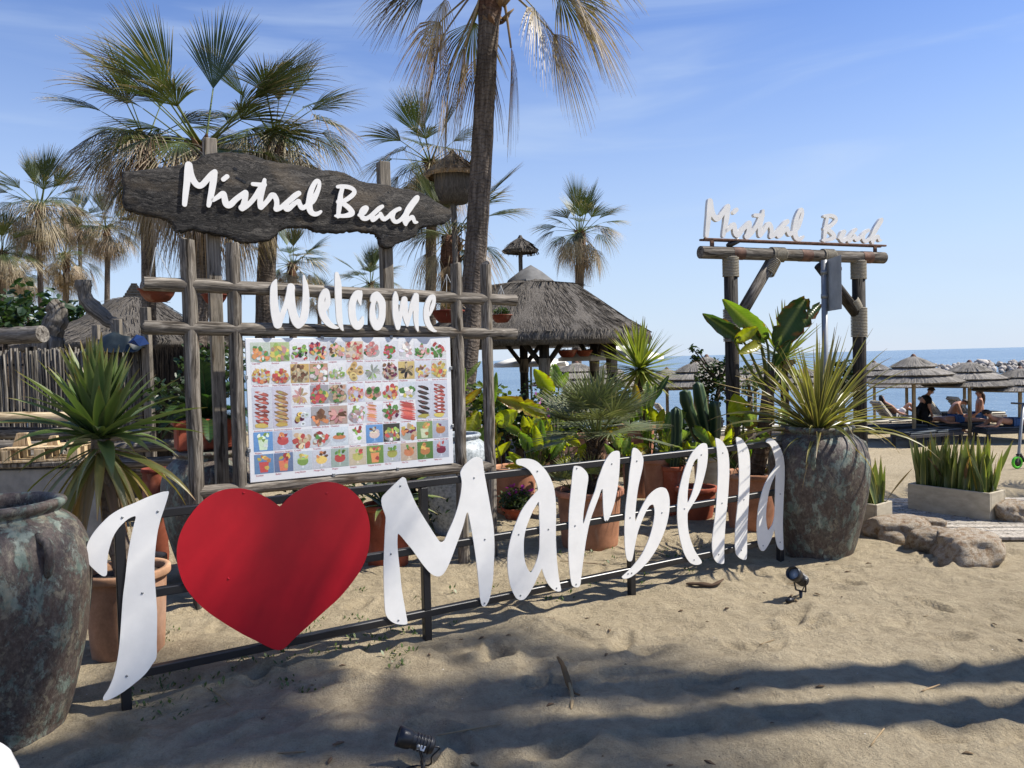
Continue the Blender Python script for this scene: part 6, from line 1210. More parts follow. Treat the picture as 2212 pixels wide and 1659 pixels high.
# driftwood and posts above the fence
wlog('driftwood_log', at(-30, 728, 9.6), at(92, 722, 9.4), .105, 'driftlog', 'thick horizontal driftwood log above the cane fence', n=18, seg=12)
for px in (-6, 70): 
    q = at(px, 745, 9.55); wlog('support_post', (q.x, q.y, -.1), (q.x, q.y, q.z - .03), .05, 'log_dark', 'dark post under the %s of the horizontal driftwood log' % ('middle' if px < 0 else 'sawn end'), 'post', 'posts under the driftwood log')
mb = MB(); P = [tuple(at(x, y, 10.6)) for x, y in ((262, 740), (232, 692), (205, 668), (186, 646), (181, 622), (179, 606))]; P = [(P[0][0], P[0][1], 0.0)] + P; pts = [Vector(v) for v in catmull(P, 5, closed=False)]
mb.tube(pts, [.09 + .03 * math.sin(i * .5) * .3 + .012 * random.random() for i in range(len(pts))], 16, wob=.06); b0 = Vector(P[0]); o = mb.obj('bent_driftwood', MT['driftlog']); tag(o, 'curved driftwood trunk with a rounded end rising over the hut', 'driftwood')
mb = MB(); P = [tuple(at(x, y, 11.5)) for x, y in ((105, 760), (112, 715), (122, 690), (121, 668), (112, 658))]; P = [(P[0][0], P[0][1], 0.0)] + P; pts = [Vector(v) for v in catmull(P, 5, closed=False)]
mb.tube(pts, [.20 - .004 * i + .03 * random.random() for i in range(len(pts))], 14, wob=.12); tag(mb.obj('driftwood_stump', MT['driftlog']), 'gnarled knobbly driftwood stump behind the horizontal log', 'driftwood')
for px, yt, d, w in ((207, 702, 9.9, .075), (254, 690, 9.9, .08), (314, 664, 9.7, .10)):
    q = at(px, yt, d); mb = MB(); mb.beam((0, 0, -.1), (0, 0, q.z), w, w, up=(0, 1, 0)); o = mb.obj('post_stub', MT['post'], smooth='auto', loc=(q.x, q.y, 0)); tag(o, {207: 'short sawn post left of the dark tarp', 254: 'sawn post standing in the dark tarp', 314: 'tall sawn post right of the blue tarp corner'}[px], 'post')
def lump(px, py, d, R, m, name, label, cat, sz=(1, 1, 1), seed=1, sub=3, amp=.35, sink=.3):
    import bmesh
    bm = bmesh.new(); bmesh.ops.create_icosphere(bm, subdivisions=sub, radius=1)
    for v in bm.verts:
        n = noise.noise(v.co * 1.1 + Vector((seed * 3.1, 0, 0))) + .5 * noise.noise(v.co * 2.7 + Vector((seed, 5, 0))); v.co *= (1 + amp * n); v.co = Vector((v.co.x * sz[0], v.co.y * sz[1], v.co.z * sz[2])) * R
    me = bpy.data.meshes.new(name); bm.to_mesh(me); bm.free(); me.materials.append(MT[m]); me.shade_smooth(); return me
q = at(243, 742, 9.55); mb = MB(); rr = random.Random(3); W = 26; vs = []
for i in range(W):
    for j in range(12):
        x = (i / (W - 1) - .5) * .72; t = j / 11; z = .03 + .21 * (math.exp(-((x + .02) / .2) ** 2) + .35 * math.exp(-((x - .2) / .08) ** 2)) * math.sin(math.pi * t) ** .7 + .03 * noise.noise(Vector((x * 9, t * 4, 1))) - .10 * abs(t - .5)
        vs.append((x, (t - .5) * .34, z))
mb.add(vs, [(i * 12 + j, i * 12 + 12 + j, i * 12 + 13 + j, i * 12 + 1 + j) for i in range(W - 1) for j in range(11)]); tr = mb.obj('tarp', MT['tarp'], loc=(q.x, 9.62, fa.z - .03)); tag(tr, 'crumpled dark tarp thrown over the top of the cane fence', 'tarp')
mb = MB(); mb.add([(0, 0, 0), (.10, .02, .10), (.20, .0, .07), (.25, .03, -.02), (.16, -.04, -.05), (.1, -.05, .03)], [(0, 1, 5), (1, 2, 5), (2, 3, 4), (2, 4, 5), (0, 5, 4)]); q = at(272, 740, 9.45); tag(mb.obj('blue_sheet', MT['tarp_blue'], loc=(q.x, 9.50, q.z), smooth=False), 'blue plastic sheet poking out of the dark tarp', 'tarp')
# dark broad foliage behind the far left
def thicket(px, py, d, R, n, label, seed, cols, s=.25):
    q = at(px, py, d); rr = random.Random(seed); b = Vector((q.x, q.y, gzf(q.x, q.y))); root = empty('bush', b, 0, label, 'bush'); mb = MB(); leafy(mb, rr, q - b, R, n, s, cols, .8); mb.obj('foliage', MT['small_leaf'], root, smooth=False)
    mb = MB(); mb.tube([(0, 0, -.05), (0, 0, q.z - b.z)], [.08, .03], 7, (.5, .45, .4)); mb.obj('stem', MT['trunk'], root)
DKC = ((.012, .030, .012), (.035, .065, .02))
thicket(60, 678, 18, .85, 260, 'dark leafy bush round the slate pagoda', 1, DKC); thicket(165, 690, 19, .7, 220, 'dark leafy bush under the small far palm', 2, DKC); thicket(8, 690, 17, .6, 160, 'dark leafy bush at the far left edge', 3, DKC)
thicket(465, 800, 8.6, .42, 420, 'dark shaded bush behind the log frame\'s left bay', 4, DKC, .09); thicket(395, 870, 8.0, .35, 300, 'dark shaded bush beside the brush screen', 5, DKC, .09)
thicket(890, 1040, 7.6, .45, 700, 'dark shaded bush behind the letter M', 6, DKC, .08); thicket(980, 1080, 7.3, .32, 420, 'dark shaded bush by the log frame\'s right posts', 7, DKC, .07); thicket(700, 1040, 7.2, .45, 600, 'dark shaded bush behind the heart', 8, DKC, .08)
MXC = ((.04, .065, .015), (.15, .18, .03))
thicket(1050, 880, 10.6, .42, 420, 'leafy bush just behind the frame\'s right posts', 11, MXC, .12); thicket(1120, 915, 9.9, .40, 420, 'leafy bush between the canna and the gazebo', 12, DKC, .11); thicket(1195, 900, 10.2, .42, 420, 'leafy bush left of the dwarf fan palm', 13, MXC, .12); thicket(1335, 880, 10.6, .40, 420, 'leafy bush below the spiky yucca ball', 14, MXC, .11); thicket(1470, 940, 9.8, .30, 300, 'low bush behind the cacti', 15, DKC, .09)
thicket(1250, 880, 11.0, .4, 420, 'green bush between the gazebo posts', 9, ((.03, .05, .015), (.07, .10, .03)), .10)
# hanging terracotta bowls
for px, py, d, w, lab in ((341, 652, 5.75, .135, 'hanging terracotta bowl below the log frame\'s upper left crossbar end'), (464, 656, 6.0, .10, 'hanging terracotta bowl behind the sawn post'), (968, 697, 6.9, .15, 'hanging terracotta bowl with dry twigs behind the frame\'s right posts'), (1084, 697, 7.1, .10, 'hanging terracotta bowl with a green tuft beside the gazebo roof'), (1226, 772, 12.5, .17, 'small hanging bowl left of the far palm trunk under the gazebo'), (1262, 770, 12.6, .14, 'small hanging bowl right of the far palm trunk under the gazebo')):
    q = at(px, py, d); r = empty('hanging_bowl', q, 0, lab, 'hanging bowl'); mb = MB(); h = w * .72
    mb.lathe([(0, 0), (w * .45, 0), (w * .62, h * .12), (w * .82, h * .5), (w * .93, h * .86), (w, h * .88), (w * 1.02, h), (w * .95, h * 1.0), (w * .86, h * .86), (0, h * .8)], 28); mb.obj('bowl', MT['terra_shaded'], r)
    top = 1.1 * w + (.16 if d < 8 else .35)
    for k in range(3): a = 2.1 * k + .5; mb = MB(); mb.tube([(w * math.cos(a), w * math.sin(a), h), (0, 0, h + top)], .0025, 4); mb.obj('wire', MT['galv'], r)
    rr = random.Random(int(px)); mb = MB()
    if px in (968,):
        for i in range(60): a = rr.uniform(0, 6.28); R = rr.uniform(.3, 1.1) * w; mb.tube([(0, 0, h * .8), (R * .6 * math.cos(a), R * .6 * math.sin(a), h + rr.uniform(.02, .1)), (R * math.cos(a), R * math.sin(a), h + rr.uniform(-.06, .14))], .002, 3, (.30, .22, .12), cap=False)
        leafy(mb, rr, (0, 0, h + .03), w * .8, 60, .02, ((.05, .07, .02), (.12, .12, .04)), .5)
    else: leafy(mb, rr, (0, 0, h + .02), w * .75, 180 if px == 1084 else 40, .03, ((.03, .06, .02), (.09, .12, .03)), .6)
    mb.obj('plant', MT['small_leaf'], r, smooth=False)

# ---------------- log gate with a second Mistral Beach ----------------
GA = at(1582, 800, 7.85); GB = at(1857, 800, 8.45); gd = Vector((GB.x - GA.x, GB.y - GA.y, 0)); GLn = gd.length; GM = frame_mat(Vector((GA.x, GA.y, 0)), gd); GMi = GM.inverted(); gn = Vector((gd.y, -gd.x, 0)).normalized()
def on_gate(q, off=0.0): p = GMi @ onpl(q[0], q[1], Vector((GA.x, GA.y, 0)) + gn * off, gn); return Vector((p.x, p.y, off))
gate = empty('log_gate', label='rope-bound log gate carrying white script reading Mistral Beach at the beach', cat='gate'); gate.matrix_world = GM
bl, br = on_gate((1512, 544)), on_gate((1909, 558)); zb = (bl.y + br.y) / 2
mb = MB(); mb.tube([(bl.x, zb, 0), (bl.x + .004, zb, 0)] + [(bl.x + (br.x - bl.x) * i / 10, zb, 0) for i in range(1, 10)] + [(br.x - .004, zb, 0), (br.x, zb, 0)], [.052] + [.064] * 11 + [.052], 20); mb.obj('beam', MT['log'], gate, smooth='auto')
for x in (0, GLn): mb = MB(); mb.tube([(x, -.3, 0), (x, zb * .5, 0), (x, zb - .03, 0)], [.072, .070, .068], 18, off=x * 5); mb.obj('post', MT['log_dark'], gate)
for a, b, m in (((1560 + 45, 668), (1668, 562), 'log'), ((1855, 668), (1770, 572), 'log_dark')):
    A, B = on_gate(a), on_gate(b); 
    if m == 'log': A = Vector((.02, on_gate((1600, 690)).y - .08, 0))
    else: A = Vector((GLn - .02, on_gate((1857, 680)).y, 0))
    mb = MB(); mb.tube([A, A.lerp(B, .5), B], [.062, .061, .060], 16, off=A.x); mb.obj('brace', MT[m], gate)
def wrap(A, B, r, turns, parent=gate):
    A = Vector(A); B = Vector(B); mb = MB(); t = (B - A).normalized(); _, s, u = basis(t); pts = []; n = turns * 14
    for i in range(n + 1): f = i / n; a = 6.283 * turns * f; pts.append(A.lerp(B, f) + (s * math.cos(a) + u * math.sin(a)) * r)
    mb.tube(pts, .0075, 5); mb.obj('rope_binding', MT['rope'], parent)
wrap((0, zb - .24, 0), (0, zb - .04, 0), .078, 13); wrap((GLn, zb - .24, 0), (GLn, zb - .04, 0), .078, 13)
wrap((GLn, on_gate((1857, 728)).y, 0), (GLn, on_gate((1857, 664)).y, 0), .080, 20); wrap((0, on_gate((1582, 738)).y, 0), (0, on_gate((1582, 668)).y, 0), .080, 20)
B = on_gate((1668, 562)); wrap((B.x - .02, zb, 0), (B.x + .15, zb, 0), .072, 11); d_ = Vector((-.12, -.16, 0)); wrap(Vector((B.x + .02, zb - .06, 0)), Vector((B.x - .07, zb - .20, 0)), .072, 9)
B = on_gate((1780, 562)); wrap((B.x - .03, zb, 0), (B.x + .12, zb, 0), .072, 10); A = on_gate((1850, 668)); wrap(Vector((GLn - .04, A.y + .01, 0)), Vector((GLn - .11, A.y + .10, 0)), .072, 8)
for x in (.55 * GLn + .02, .08, GLn + .1): mb = MB(); mb.tube([(x - .07, zb, 0), (x + .07, zb, 0)], .0665, 20, cap=False); mb.obj('steel_band', MT['rust'], gate)
ra, rb = on_gate((1516, 514)), on_gate((1908, 534)); zr = (ra.y + rb.y) / 2
for dz in (-.035, .035): mb = MB(); mb.beam((ra.x, zr - .002, dz), (rb.x, zr - .002, dz), .03, .02, up=(0, 1, 0)); mb.obj('rail', MT['rust'], gate, smooth='auto')
for x in (ra.x + .12, rb.x - .12): mb = MB(); mb.beam((x, zb + .055, 0), (x, zr - .012, 0), .045, .02); mb.obj('bracket', MT['rust'], gate, smooth='auto')
def fit(groups, x0, x1, hgt):
    P = np.array([p for g in groups for s in g for p in s]); 
    sl = 0.0; k = (x1 - x0) / (P[:, 0].max() - P[:, 0].min()); xm = P[:, 0].min(); base = min(p[1] - p[2] for g in groups for s in g for p in s); ky = hgt / (P[:, 1].max() - base)
    return [[[(x0 + (p[0] - xm) * k, zr + .012 + (p[1] - base) * ky, p[2] * min(k, ky) * 1.06) for p in s] for s in g] for g in groups]
def lev(groups, slope):                                 # straighten the hand-fixed baseline
    return [[[(p[0], p[1] + slope * p[0], p[2]) for p in s] for s in g] for g in groups]
for gi, (xa, xb, hy) in enumerate(((on_gate(R8(165, 440)).x, on_gate(R8(1215, 440)).x, on_gate(R8(240, 88)).y - zr - .02), (on_gate(R8(1420, 440)).x, on_gate(R8(2075, 440)).x, on_gate(R8(2090, 272)).y - zr - .02))):
    G = lev(WORDS[gi], .005 if gi == 0 else .04)
    for g in fit(G, xa, xb, hy):
        mb = MB(); sheet(mb, strokes_to_loops(g, .0045), -.018, .018); mb.obj('letter', MT['white'], gate, smooth=False)
mb = MB(); c_ = on_gate((1580, 524)); mb.tube([(c_.x - .04, zb + .07, 0), (c_.x, zb + .10, 0), (c_.x + .07, zb + .13, .02)], [.03, .035, .03], 10); mb.obj('spotlight', MT['black'], gate)
# road sign seen from behind
q = at(1783, 800, 7.2); rs_ = empty('road_sign', (q.x, q.y, gzf(q.x, q.y)), 0, 'grey road sign seen from behind on a galvanised pole before the gate', 'road sign'); zt = at(1781, 562, 7.2).z - rs_.location.z
mb = MB(); mb.tube([(0, 0, -.1), (0, 0, zt)], .028, 14); mb.obj('pole', MT['galv'], rs_)
zA, zB = at(1795, 560, 7.2).z - rs_.location.z, at(1795, 672, 7.2).z - rs_.location.z
RZ = Euler((0, 0, rad(-92))).to_matrix()
mb = MB(); mb.box((.034, -.10, (zA + zB) / 2), (.42, .004, zA - zB), RZ); mb.obj('plate', MT['sign_back'], rs_, smooth=False)
for z in (zA - .12, zB + .14): mb = MB(); mb.box((.044, -.10, z), (.36, .016, .030), RZ); mb.obj('plate_channel', MT['rust'], rs_, smooth=False); mb = MB(); mb.tube([(0, 0, z - .02), (0, 0, z + .02)], .032, 14); mb.obj('pole_clamp', MT['galv'], rs_)
# ---------------- beach umbrellas ----------------
def umbrella_proto():
    r = empty('beach_umbrella', (0, 0, 0), 0, 'x', 'beach umbrella', 'thatched beach umbrellas'); H = 2.5; rr = random.Random(2)
    mb = MB(); mb.tube([(0, 0, -.25), (0, 0, 1.2), (0, 0, H - .05)], [.055, .053, .05], 12); mb.obj('pole', MT['log_fresh'], r)
    tiers = [(.0, .60, 2.50, 2.19), (.48, 1.02, 2.15, 1.96), (.88, 1.27, 1.92, 1.75)]
    for k, (r0, r1, z0, z1) in enumerate(tiers):
        mb = MB(); n = 84; vs = []; 
        for j in range(n):
            a = 6.283 * j / n; e = rr.uniform(-.03, .03)
            for f, dz in ((0, 0), (.5, .02), (1.0, 0)): vs.append(((r0 + (r1 - r0) * f + e * f) * math.cos(a), (r0 + (r1 - r0) * f + e * f) * math.sin(a), z0 + (z1 - z0) * f + dz - abs(e) * f * .4))
            vs.append(((r1 - .06) * math.cos(a), (r1 - .06) * math.sin(a), z1 - .055)); vs.append((max(r0 - .02, .0) * math.cos(a), max(r0 - .02, 0) * math.sin(a), z0 - .07))
        cs = [((1, 1, 1) if q % 5 < 3 else (.35, .33, .3)) for q in range(len(vs))]  # undersides darkened: shade between the tiers put into the vertex colour
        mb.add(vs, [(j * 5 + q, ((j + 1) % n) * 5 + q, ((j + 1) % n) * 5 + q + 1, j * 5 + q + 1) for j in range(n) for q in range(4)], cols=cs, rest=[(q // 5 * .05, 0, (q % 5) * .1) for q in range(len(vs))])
        for j in range(300):
            a = rr.uniform(0, 6.283); f = rr.uniform(.25, .9); q = r0 + (r1 - r0) * f; z = z0 + (z1 - z0) * f + .025; L = rr.uniform(.12, .26); dz = (z1 - z0) / (r1 - r0) * L; w = .006; t = rr.uniform(.6, 1.25)
            c, s = math.cos(a), math.sin(a); mb.add([(q * c - w * s, q * s + w * c, z), (q * c + w * s, q * s - w * c, z), ((q + L) * c, (q + L) * s, z + dz + .004), ((q + L) * c - w * s, (q + L) * s + w * c, z + dz + .004)], [(0, 1, 2, 3)], (t, t, t * .98))
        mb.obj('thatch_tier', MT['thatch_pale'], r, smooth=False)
    mb = MB(); mb.lathe([(.0, 2.545), (.03, 2.54), (.06, 2.50), (.08, 2.46)][::-1], 12); mb.obj('cap', MT['rust'], r)
    return r
def copy_thing(src, loc, rz, sc, label, group=None):
    o = src.copy(); COL.objects.link(o); o.location = loc; o.rotation_euler = (0, 0, rz); o.scale = (sc,) * 3 if not hasattr(sc, '__len__') else sc; o['label'] = label
    if group: o['group'] = group
    for ch in src.children:
        c = ch.copy(); COL.objects.link(c); c.parent = o
        for g in ch.children: e = g.copy(); COL.objects.link(e); e.parent = c
    return o
UMB = umbrella_proto(); first = True
for px, py, d, sc, lab in ((1973, 763, 21.8, 1, 'thatched beach umbrella over the man dressed in black'), (2094, 776, 22.0, .97, 'thatched beach umbrella over the sunbathing couple'), (2203, 790, 21.6, .95, 'thatched beach umbrella over the scooter'), (2083, 795, 27.0, 1.0, 'rear thatched umbrella behind the sunbathing couple'), (1958, 795, 27.5, 1.0, 'rear thatched umbrella behind the man in black'), (1888, 778, 30, 1.0, 'far thatched umbrella next to the gate\'s right post'), (1500, 776, 23.5, 1, 'thatched umbrella behind the dark shrub'), (1526, 764, 24.5, 1.05, 'taller thatched umbrella behind the dark shrub'), (1440, 792, 26, 1, 'thatched umbrella beyond the spiky yucca'), (1245, 778, 22, .95, 'thatched umbrella seen between the gazebo posts'), (1310, 782, 24, .95, 'thatched umbrella behind the canvas parasol'), (1218, 784, 25, .9, 'thatched umbrella seen past the hanging bowls'), (1630, 782, 26, 1, 'thatched umbrella behind the banana stems'), (1668, 786, 28, 1, 'far thatched umbrella beyond the banana stems'), (1740, 790, 25, 1, 'thatched umbrella behind the flax leaves')):
    a = at(px, py, d); g = gzf(a.x, a.y); s = (a.z - g) / 2.56; s = (sc, sc, s)
    if first: UMB.location = (a.x, a.y, g); UMB.scale = s; UMB['label'] = lab; first = False
    else: copy_thing(UMB, (a.x, a.y, g), random.uniform(0, 6), s, lab)
# ---------------- sun loungers ----------------
def lounger(kind, label, group):
    r = empty('sun_lounger', (0, 0, 0), 0, label, 'sun lounger', group); cm = MT['cushion'] if kind == 'grey' else MT['cushion_cream']; fm = MT['dark_wicker'] if kind == 'grey' else MT['plank']
    mb = MB(); mb.box((0, 0, .29), (1.95, .66, .09), bev=.01); mb.obj('frame', fm, r, smooth='auto')
    for x in (-.90, .90):
        for y in (-.28, .28): mb = MB(); mb.box((x, y, .125), (.07, .07, .25)); mb.obj('leg', fm, r, smooth='auto')
    if kind == 'raised':
        mb = MB(); mb.box((.36, 0, .385), (1.2, .62, .09), bev=.03); mb.obj('mattress', cm, r); mb = MB(); M = Euler((0, rad(52), 0)).to_matrix(); mb.box((-.50, 0, .66), (.78, .62, .09), M, bev=.03); mb.obj('back_cushion', cm, r)
        mb = MB()
        for i in range(6): mb.box((-.555 + (i - 2.5) * .075, 0, .635 - (i - 2.5) * .096), (.085, .6, .02), M)
        mb.obj('back_slats', fm, r, smooth=False)
    else:
        for x in (-.48, .48): mb = MB(); mb.box((x, 0, .385), (.94, .62, .09), bev=.03); mb.obj('mattress', cm, r)
    return r
LGG, LGC, LGR = lounger('grey', '', 'dark grey loungers in the front row'), lounger('cream', '', 'cream loungers on the beach'), lounger('raised', '', 'cream loungers with raised backs')
used = set()
def put_l(src, px, d, rz, label):
    a = at(px, 930, d); g = gzf(a.x, a.y)
    if src.name not in used: used.add(src.name); src.location = (a.x, a.y, g); src.rotation_euler = (0, 0, rz); src['label'] = label; return src
    return copy_thing(src, (a.x, a.y, g), rz, 1, label)
put_l(LGG, 1925, 22.4, .05, 'empty dark grey lounger left of the nearest umbrella pole'); put_l(LGG, 2003, 20.9, .35, 'empty dark grey lounger at the foot of the nearest umbrella'); put_l(LGG, 2058, 22.6, .05, 'dark grey lounger carrying the person being massaged'); put_l(LGG, 2188, 21.2, .05, 'dark grey lounger carrying the man in blue trunks')
put_l(LGG, 1700, 17.5, .3, 'dark grey lounger behind the banana pot'); put_l(LGG, 1600, 16.5, .2, 'dark grey lounger behind the round-leaved plant'); put_l(LGG, 1500, 17, .2, 'dark grey lounger behind the branching cactus'); put_l(LGG, 1440, 18.5, .2, 'dark grey lounger behind the column cactus')
put_l(LGC, 1912, 24.2, .05, 'flat cream lounger behind the dark loungers'); put_l(LGC, 1992, 25.2, .05, 'flat cream lounger behind the man in black'); put_l(LGC, 2062, 25.4, .05, 'flat cream lounger behind the bending bather')
for px, d, w in ((1450, 22, 'seen just above the column cactus'), (1475, 24.5, 'seen beside the tallest cactus arm'), (1425, 25.5, 'seen under the spiky yucca ball'), (1500, 27, 'seen above the branching cactus'), (1560, 22.5, 'seen behind the pale shrub trunk'), (1660, 23, 'seen between the banana stems')): put_l(LGC, px, d, .1, 'cream lounger ' + w)
put_l(LGR, 1938, 25.2, .05, 'cream raised-back lounger with a reclining bather'); put_l(LGR, 2040, 26.5, .05, 'cream raised-back lounger behind the bending bather'); put_l(LGR, 2102, 26.2, .05, 'cream raised-back lounger behind the long-haired woman'); put_l(LGR, 1460, 28, .1, 'cream raised-back lounger seen past the cacti')
# ---------------- people ----------------
def skinned(name, edges, pts, rads, m, parent, sub=2):
    me = bpy.data.meshes.new(name); keys = list(pts); ix = {k: i for i, k in enumerate(keys)}
    me.from_pydata([pts[k] for k in keys], [(ix[a], ix[b]) for a, b in edges], []); o = bpy.data.objects.new(name, me); COL.objects.link(o)
    sk = o.modifiers.new('skin', 'SKIN'); ss = o.modifiers.new('sub', 'SUBSURF'); ss.levels = sub; ss.render_levels = sub
    for i, k in enumerate(keys):
        v = me.skin_vertices[0].data[i]; q = rads[k]; v.radius = q if hasattr(q, '__len__') else (q, q); v.use_root = (i == 0)
    bpy.context.view_layer.update(); m2 = bpy.data.meshes.new_from_object(o.evaluated_get(bpy.context.evaluated_depsgraph_get())); bpy.data.objects.remove(o); m2.materials.clear(); m2.materials.append(m); m2.shade_smooth()
    return link(name, m2, parent)
RAD = dict(pelvis=(.15, .11), belly=(.135, .10), chest=(.165, .11), neck=.055, head0=.062, head=(.078, .092), crown=.07, shL=.062, shR=.062, elL=.043, elR=.043, wrL=.029, wrR=.029, haL=(.042, .02), haR=(.042, .02), hipL=.092, hipR=.092, knL=.062, knR=.062, anL=.042, anR=.042, toL=(.045, .03), toR=(.045, .03))
EDG = [('pelvis', 'belly'), ('belly', 'chest'), ('chest', 'neck'), ('neck', 'head0'), ('head0', 'head'), ('head', 'crown')] + [(a + s, b + s) for s in 'LR' for a, b in (('sh', 'el'), ('el', 'wr'), ('wr', 'ha'), ('hip', 'kn'), ('kn', 'an'), ('an', 'to'))] + [('chest', 'sh' + s) for s in 'LR'] + [('pelvis', 'hip' + s) for s in 'LR']
def person(loc, rz, J, label, skin='skin', shirt=None, legs=None, trunks=None, hair='hair', long_hair=False, face=(1, 0, 0), sc=1.0):
    root = empty('person', loc, rz, label, 'person'); root.scale = (sc,) * 3; P = {k: Vector(v) for k, v in J.items()}
    P['belly'] = (P['pelvis'] * .55 + P['chest'] * .45); P['head0'] = P['neck'].lerp(P['head'], .45); P['crown'] = P['head'] + (P['head'] - P['neck']).normalized() * .075
    e = list(EDG); R = dict(RAD)
    for s in 'LR':
        d = (P['ha' + s] - P['wr' + s]).normalized(); _, a, b = basis(d)
        for i, (o, l) in enumerate(((-.024, .055), (-.008, .066), (.008, .062), (.022, .05))): k = 'f%d%s' % (i, s); P[k] = P['ha' + s] + d * l + a * o * 1.4 - b * .012; R[k] = .0085; e.append(('ha' + s, k))
        k = 'th' + s; P[k] = P['wr' + s].lerp(P['ha' + s], .5) + a * -.045 + d * .025; R[k] = .010; e.append(('wr' + s, k))
    skinned('body', e, P, R, MT[skin], root)
    f = Vector(face).normalized(); H = P['head']; upv = (H - P['neck']).normalized(); sd = f.cross(upv).normalized()
    mb = MB(); mb.tube([H + f * .082 + upv * .012, H + f * .112 - upv * .02, H + f * .085 - upv * .03], [.008, .014, .006], 6); mb.obj('nose', MT[skin], root)
    for s in (-1, 1): mb = MB(); mb.tube([H + f * .078 + sd * s * .032 + upv * .018, H + f * .092 + sd * s * .032 + upv * .018], .009, 6); mb.obj('eye', MT['hair'], root); mb = MB(); mb.tube([H + sd * s * .078 + upv * .02, H + sd * s * .092, H + sd * s * .08 - upv * .03], [.012, .016, .008], 6); mb.obj('ear', MT[skin], root)
    mb = MB(); mb.tube([H + f * .088 - upv * .05 - sd * .02, H + f * .093 - upv * .052, H + f * .088 - upv * .05 + sd * .02], .006, 5, (.5, .2, .2)); mb.obj('mouth', MT['terra_red'], root)
    mb = MB(); vs = []; nu, nv = 9, 14
    for i in range(nu + 1):
        for j in range(nv):
            th = .62 * math.pi * i / nu; ph = 6.283 * j / nv; d = upv * math.cos(th) + (f * math.cos(ph) + sd * math.sin(ph)) * math.sin(th); lim = .0 if (d.dot(f) > .45 and d.dot(upv) < .45) else 1
            vs.append(H + upv * .025 - f * .008 + Vector(d) * ((.107 if lim else .07) + .006 * random.random()))
    mb.add(vs, [(i * nv + j, i * nv + (j + 1) % nv, (i + 1) * nv + (j + 1) % nv, (i + 1) * nv + j) for i in range(nu) for j in range(nv)]); mb.obj('hair', MT[hair], root)
    if long_hair: mb = MB(); mb.tube([H - f * .05 + upv * .03, H - f * .10 - upv * .08, P['neck'] - f * .10 - UP * .06, P['neck'] - f * .11 - UP * .20], [.085, .09, .085, .05], 10, squash=.75, wob=.05); mb.obj('long_hair', MT[hair], root)
    def clothe(nm, keys, grow, m):
        es = [(a, b) for a, b in e if a in keys and b in keys]; skinned(nm, es, {k: P[k] for k in keys}, {k: tuple(q + grow for q in (R[k] if hasattr(R[k], '__len__') else (R[k], R[k]))) for k in keys}, MT[m], root)
    if shirt:
        for s in 'LR': P['sl' + s] = P['sh' + s].lerp(P['el' + s], .75); R['sl' + s] = .055; e.append(('sh' + s, 'sl' + s))
        P['waist'] = P['pelvis'] + (P['belly'] - P['pelvis']) * .1; R['waist'] = (.155, .115); e.append(('waist', 'belly')); clothe('shirt', ['belly', 'chest', 'shL', 'shR', 'slL', 'slR', 'waist'], .034, shirt)
    if legs: clothe('trousers', ['pelvis', 'hipL', 'hipR', 'knL', 'knR', 'anL', 'anR'], .030, legs)
    if trunks:
        for s in 'LR': P['th2' + s] = P['hip' + s].lerp(P['kn' + s], .5); R['th2' + s] = .09; e.append(('hip' + s, 'th2' + s))
        clothe('trunks', ['pelvis', 'hipL', 'hipR', 'th2L', 'th2R'], .024, trunks)
    return root
STD = dict(pelvis=(0, 0, .90), chest=(.13, 0, 1.22), neck=(.21, 0, 1.36), head=(.30, 0, 1.47), shL=(.10, -.19, 1.28), shR=(.17, .19, 1.28), elL=(.08, -.24, 1.0), elR=(.27, .22, 1.02), wrL=(.19, -.18, .80), wrR=(.34, .10, .80), haL=(.23, -.14, .73), haR=(.37, .05, .73), hipL=(-.01, -.10, .86), hipR=(.01, .10, .86), knL=(.06, -.13, .47), knR=(-.04, .12, .46), anL=(.0, -.14, .08), anR=(-.10, .14, .08), toL=(.17, -.15, .03), toR=(.07, .15, .03))
a = at(1992, 930, 22.4); person((a.x, a.y, gzf(a.x, a.y)), .1, STD, 'man in black T-shirt and trousers leaning forward beside the umbrella pole', shirt='cloth_black', legs='cloth_black', face=(.8, 0, -.45), sc=.94)
BND = dict(pelvis=(0, 0, .52), chest=(.20, 0, .86), neck=(.34, 0, .95), head=(.46, 0, .96), shL=(.18, -.19, .90), shR=(.24, .19, .90), elL=(.26, -.26, .62), elR=(.34, .24, .64), wrL=(.42, -.16, .47), wrR=(.46, .12, .47), haL=(.49, -.12, .45), haR=(.53, .08, .45), hipL=(.02, -.10, .50), hipR=(.02, .10, .50), knL=(.40, -.14, .46), knR=(.40, .14, .46), anL=(.38, -.14, .08), anR=(.36, .14, .08), toL=(.52, -.14, .04), toR=(.50, .14, .04))
a = at(2050, 930, 23.6); person((a.x, a.y, gzf(a.x, a.y)), -.2, BND, 'bare-backed dark-haired man bending over the lounger', trunks='cloth_black', face=(.6, 0, -.8))
SIT = dict(pelvis=(0, 0, .50), chest=(.0, 0, .88), neck=(.01, 0, 1.04), head=(.02, 0, 1.17), shL=(-.01, -.18, .95), shR=(.01, .18, .95), elL=(-.10, -.24, .70), elR=(.06, .22, .70), wrL=(.04, -.22, .52), wrR=(.2, .16, .52), haL=(.10, -.20, .50), haR=(.27, .14, .50), hipL=(.03, -.10, .50), hipR=(.03, .10, .50), knL=(.42, -.12, .50), knR=(.42, .12, .50), anL=(.48, -.12, .10), anR=(.48, .12, .10), toL=(.60, -.12, .05), toR=(.60, .12, .05))
a = at(2117, 930, 23.4); person((a.x, a.y, gzf(a.x, a.y)), rad(165), SIT, 'woman with long brown hair sitting upright on a lounger', trunks='cloth_blue', hair='hair_brown', long_hair=True, face=(.9, .3, 0), sc=1.05)
